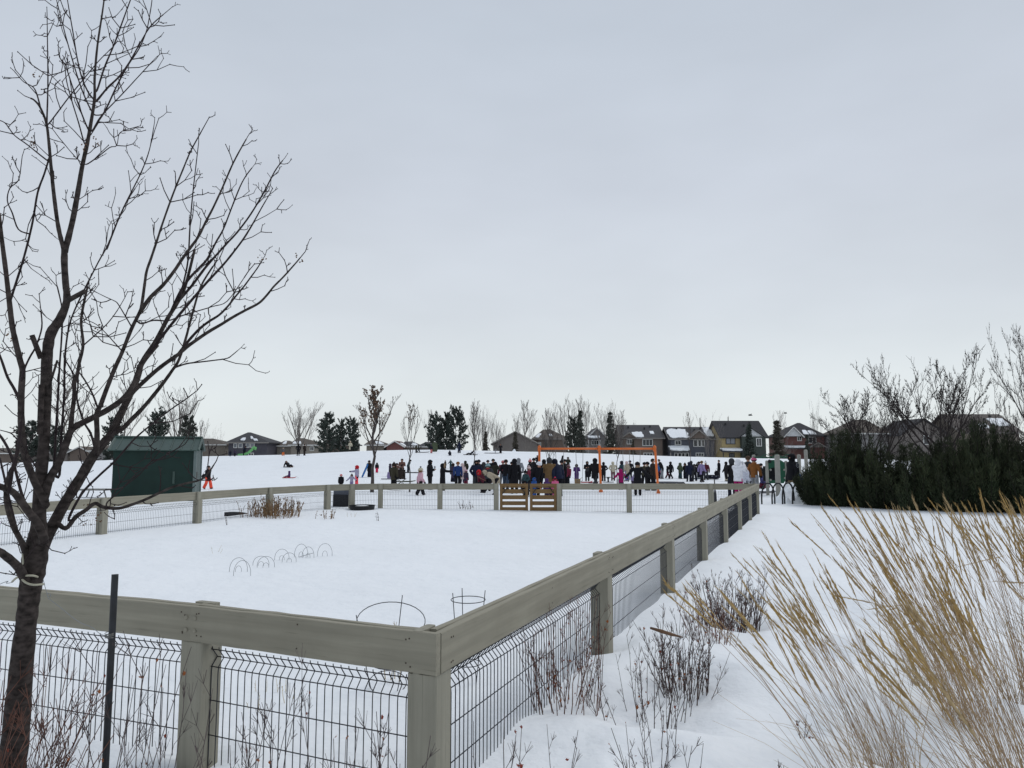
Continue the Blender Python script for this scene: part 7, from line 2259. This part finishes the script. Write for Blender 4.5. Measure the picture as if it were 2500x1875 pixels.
def play_structure():
    y = 34.0
    c = Vector((X(1895, y), y, 0))
    root = thing('play_structure', 'grey-posted play structure with a green panel beside the evergreens', 'play structure', c)
    for px, pt, r, dy in ((1894, 1110, .115, 0), (1837, 1110, .085, 2.2), (1868.5, 1124, .075, 1.2), (1915, 1125, .075, 1.2), (1947, 1109.5, .09, 2.4), (1964, 1097.5, .085, 3.4)):
        d = y + dy
        zt = Z(pt, d); x = X(px, d); g = ground(x, d)
        MB().tube([(x, d, g - .1), (x, d, zt - .06), (x, d, zt - .015), (x, d, zt)], [r, r, r * .8, r * .3], 14).build('post', M['play_post'], root, True)
    # overhead green ladder
    z0 = Z(1117, y + 1.5)
    for dy in (1.3, 2.4):
        x0, x1 = X(1840, y + dy), X(1925, y + dy)
        MB().tube([(x0, y + dy, z0), (x1, y + dy, z0)], .03, 8).build('rail', M['play_green'], root, True)
    for i in range(9):
        x = X(1842, y + 1.8) + (X(1923, y + 1.8) - X(1842, y + 1.8)) * i / 8
        MB().tube([(x, y + 1.3, z0), (x, y + 2.4, z0 + .02)], .022, 6).build('rung', M['play_green'], root, True)
    for i in range(3):
        x = X(1850 + 27 * i, y + 1.2)
        MB().tube([(x, y + 1.25, z0 - .02), (x + .35, y + 1.25, z0 + .16), (x + .7, y + 1.25, z0 - .02)], .018, 6).build('arch_bar', M['play_green'], root, True)
    # panel with a round crawl hole
    d = y + 1.15
    x0, x1, zt, zb = X(1871, d), X(1912, d), Z(1127, d), Z(1180, d)
    cx, cz, R = X(1885, d), Z(1157, d), .30
    b = MB()
    n = 24
    ring, sq, ring2, sq2 = [], [], [], []
    for i in range(n):
        a = 2 * math.pi * i / n
        ca, sa = math.cos(a), math.sin(a)
        ring.append((cx + R * ca, d, cz + R * sa))
        tx = (x1 - cx) / ca if ca > 1e-6 else ((x0 - cx) / ca if ca < -1e-6 else 1e9)
        tz = (zt - cz) / sa if sa > 1e-6 else ((zb - cz) / sa if sa < -1e-6 else 1e9)
        t = min(tx, tz)
        sq.append((cx + t * ca, d, cz + t * sa + (.08 if tz < tx and sa > 0 else 0)))
    vs = ring + sq + [(x, yy + .06, z) for x, yy, z in ring] + [(x, yy + .06, z) for x, yy, z in sq]
    fs = []
    for i in range(n):
        q = (i + 1) % n
        fs += [(i, q, n + q, n + i), (2 * n + i, 3 * n + i, 3 * n + q, 2 * n + q), (i, 2 * n + i, 2 * n + q, q), (n + i, n + q, 3 * n + q, 3 * n + i)]
    b.add(vs, fs)
    pn = b.build('green_panel', M['play_green'], root)
    MB().box((cx, d + .5, cz), (R * 2.3, .03, R * 2.4)).build('hole_backing', M['black_plastic'], root)  # plain black sheet set behind the round hole
    for px, pz in ((1877, 1147), (1910, 1147), (1911, 1167), (1876, 1172)):
        MB().tube([(X(px, d), d - .03, Z(pz, d)), (X(px, d), d + .01, Z(pz, d))], .05, 10).build('bolt_cap', M['play_post'], root, True)
    MB().tube([(X(1875, d), d - .12, Z(1126, d)), (X(1875, d), d - .02, Z(1126, d))], [.06, .085], 12).build('horn', M['black_plastic'], root, True)
play_structure()

def bike_rack():
    y = 27.6
    root = thing('bike_rack', 'black looping bike rack half buried in the snow', 'bike rack', (X(1905, y), y, 0))
    arcs = [(1850, 1888, 0.0, 1179.5, 1226, 1221), (1875, 1912, 1, 1179.5, 1219, 1222), (1900, 1935, 2, 1178.5, 1220, 1223), (1924, 1962, 3, 1178.5, 1222, 1227)]
    for i, (a, b_, k, tp, f0, f1) in enumerate(arcs):
        yy = y + .12 * i
        x0, x1 = X(a, yy), X(b_, yy)
        zt = Z(tp, yy)
        g = min(ground(x0, yy), ground(x1, yy)) - .1
        pts = [Vector((x0, yy, g))]
        for t in np.linspace(0, math.pi, 17):
            pts.append(Vector(((x0 + x1) / 2 - (x1 - x0) / 2 * math.cos(t), yy + .25 * math.sin(t) * 0 + .3 * (t / math.pi - .5), g + .12 + (zt - g - .12) * math.sin(t) ** .78)))
        pts.append(Vector((x1, yy + .15, g)))
        MB().tube(pts, .030, 9).build('loop', M['black_metal'], root, True)
bike_rack()
def snow_pile(px, py, d, r, h, label, seed):
    c = P(px, py, d); c.z = ground(c.x, d)
    rng = random.Random(seed)
    b = MB()
    n, m_ = 48, 22
    vs = []
    for i in range(m_ + 1):
        for j in range(n):
            a = 2 * math.pi * j / n
            q = i / m_
            rad = r * q
            x, y = c.x + rad * math.cos(a), c.y + rad * math.sin(a) * .8
            hh = h * (1 - q * q) ** 1.0 + min(1, r) * (float(vnoise(x / .28 + seed, y / .28)) * .46 * (1 - q * .7) + float(vnoise(x / .13, y / .13)) * .40 * (1 - q * .5))
            vs.append((x, y, c.z - .12 + hh))
    fs = []
    for i in range(m_):
        for j in range(n):
            q = (j + 1) % n
            fs.append((i * n + j, (i + 1) * n + j, (i + 1) * n + q, i * n + q))
    b.add(vs, fs)
    o = b.build('snow_pile', M['snow'], None)
    tag(o, label, 'snow pile', 'ploughed snow heaps')
    return o
snow_pile(1942, 1225, 28.6, .95, .72, 'grey lumpy heap of ploughed snow under the last bike rack loop', 3)
snow_pile(1975, 1230, 28.8, .9, .5, 'low snow heap against the evergreen shrub beside the bike rack', 5)
snow_pile(1116, 1101, 94, .28, .42, 'small white snow block on the hill left of the long dark coat', 6)
snow_pile(1255, 1103, 94, .30, .40, 'small white snow block on the hill before the grey gabled house', 8)

def bollard():
    c = P(1744, 1170, 27.0); b_ = P(1746, 1212, 27.0)
    root = thing('snow_marker', 'thin black marker pole with flared foot behind the far fence', 'pole', (b_.x, 27.0, ground(b_.x, 27)))
    MB().tube([(b_.x, 27, ground(b_.x, 27) - .02), (b_.x, 27, b_.z + .08), (b_.x, 27, b_.z + .25), (c.x, 27, c.z)], [.06, .05, .022, .02], 8).build('pole', M['black_metal'], root, True)
bollard()
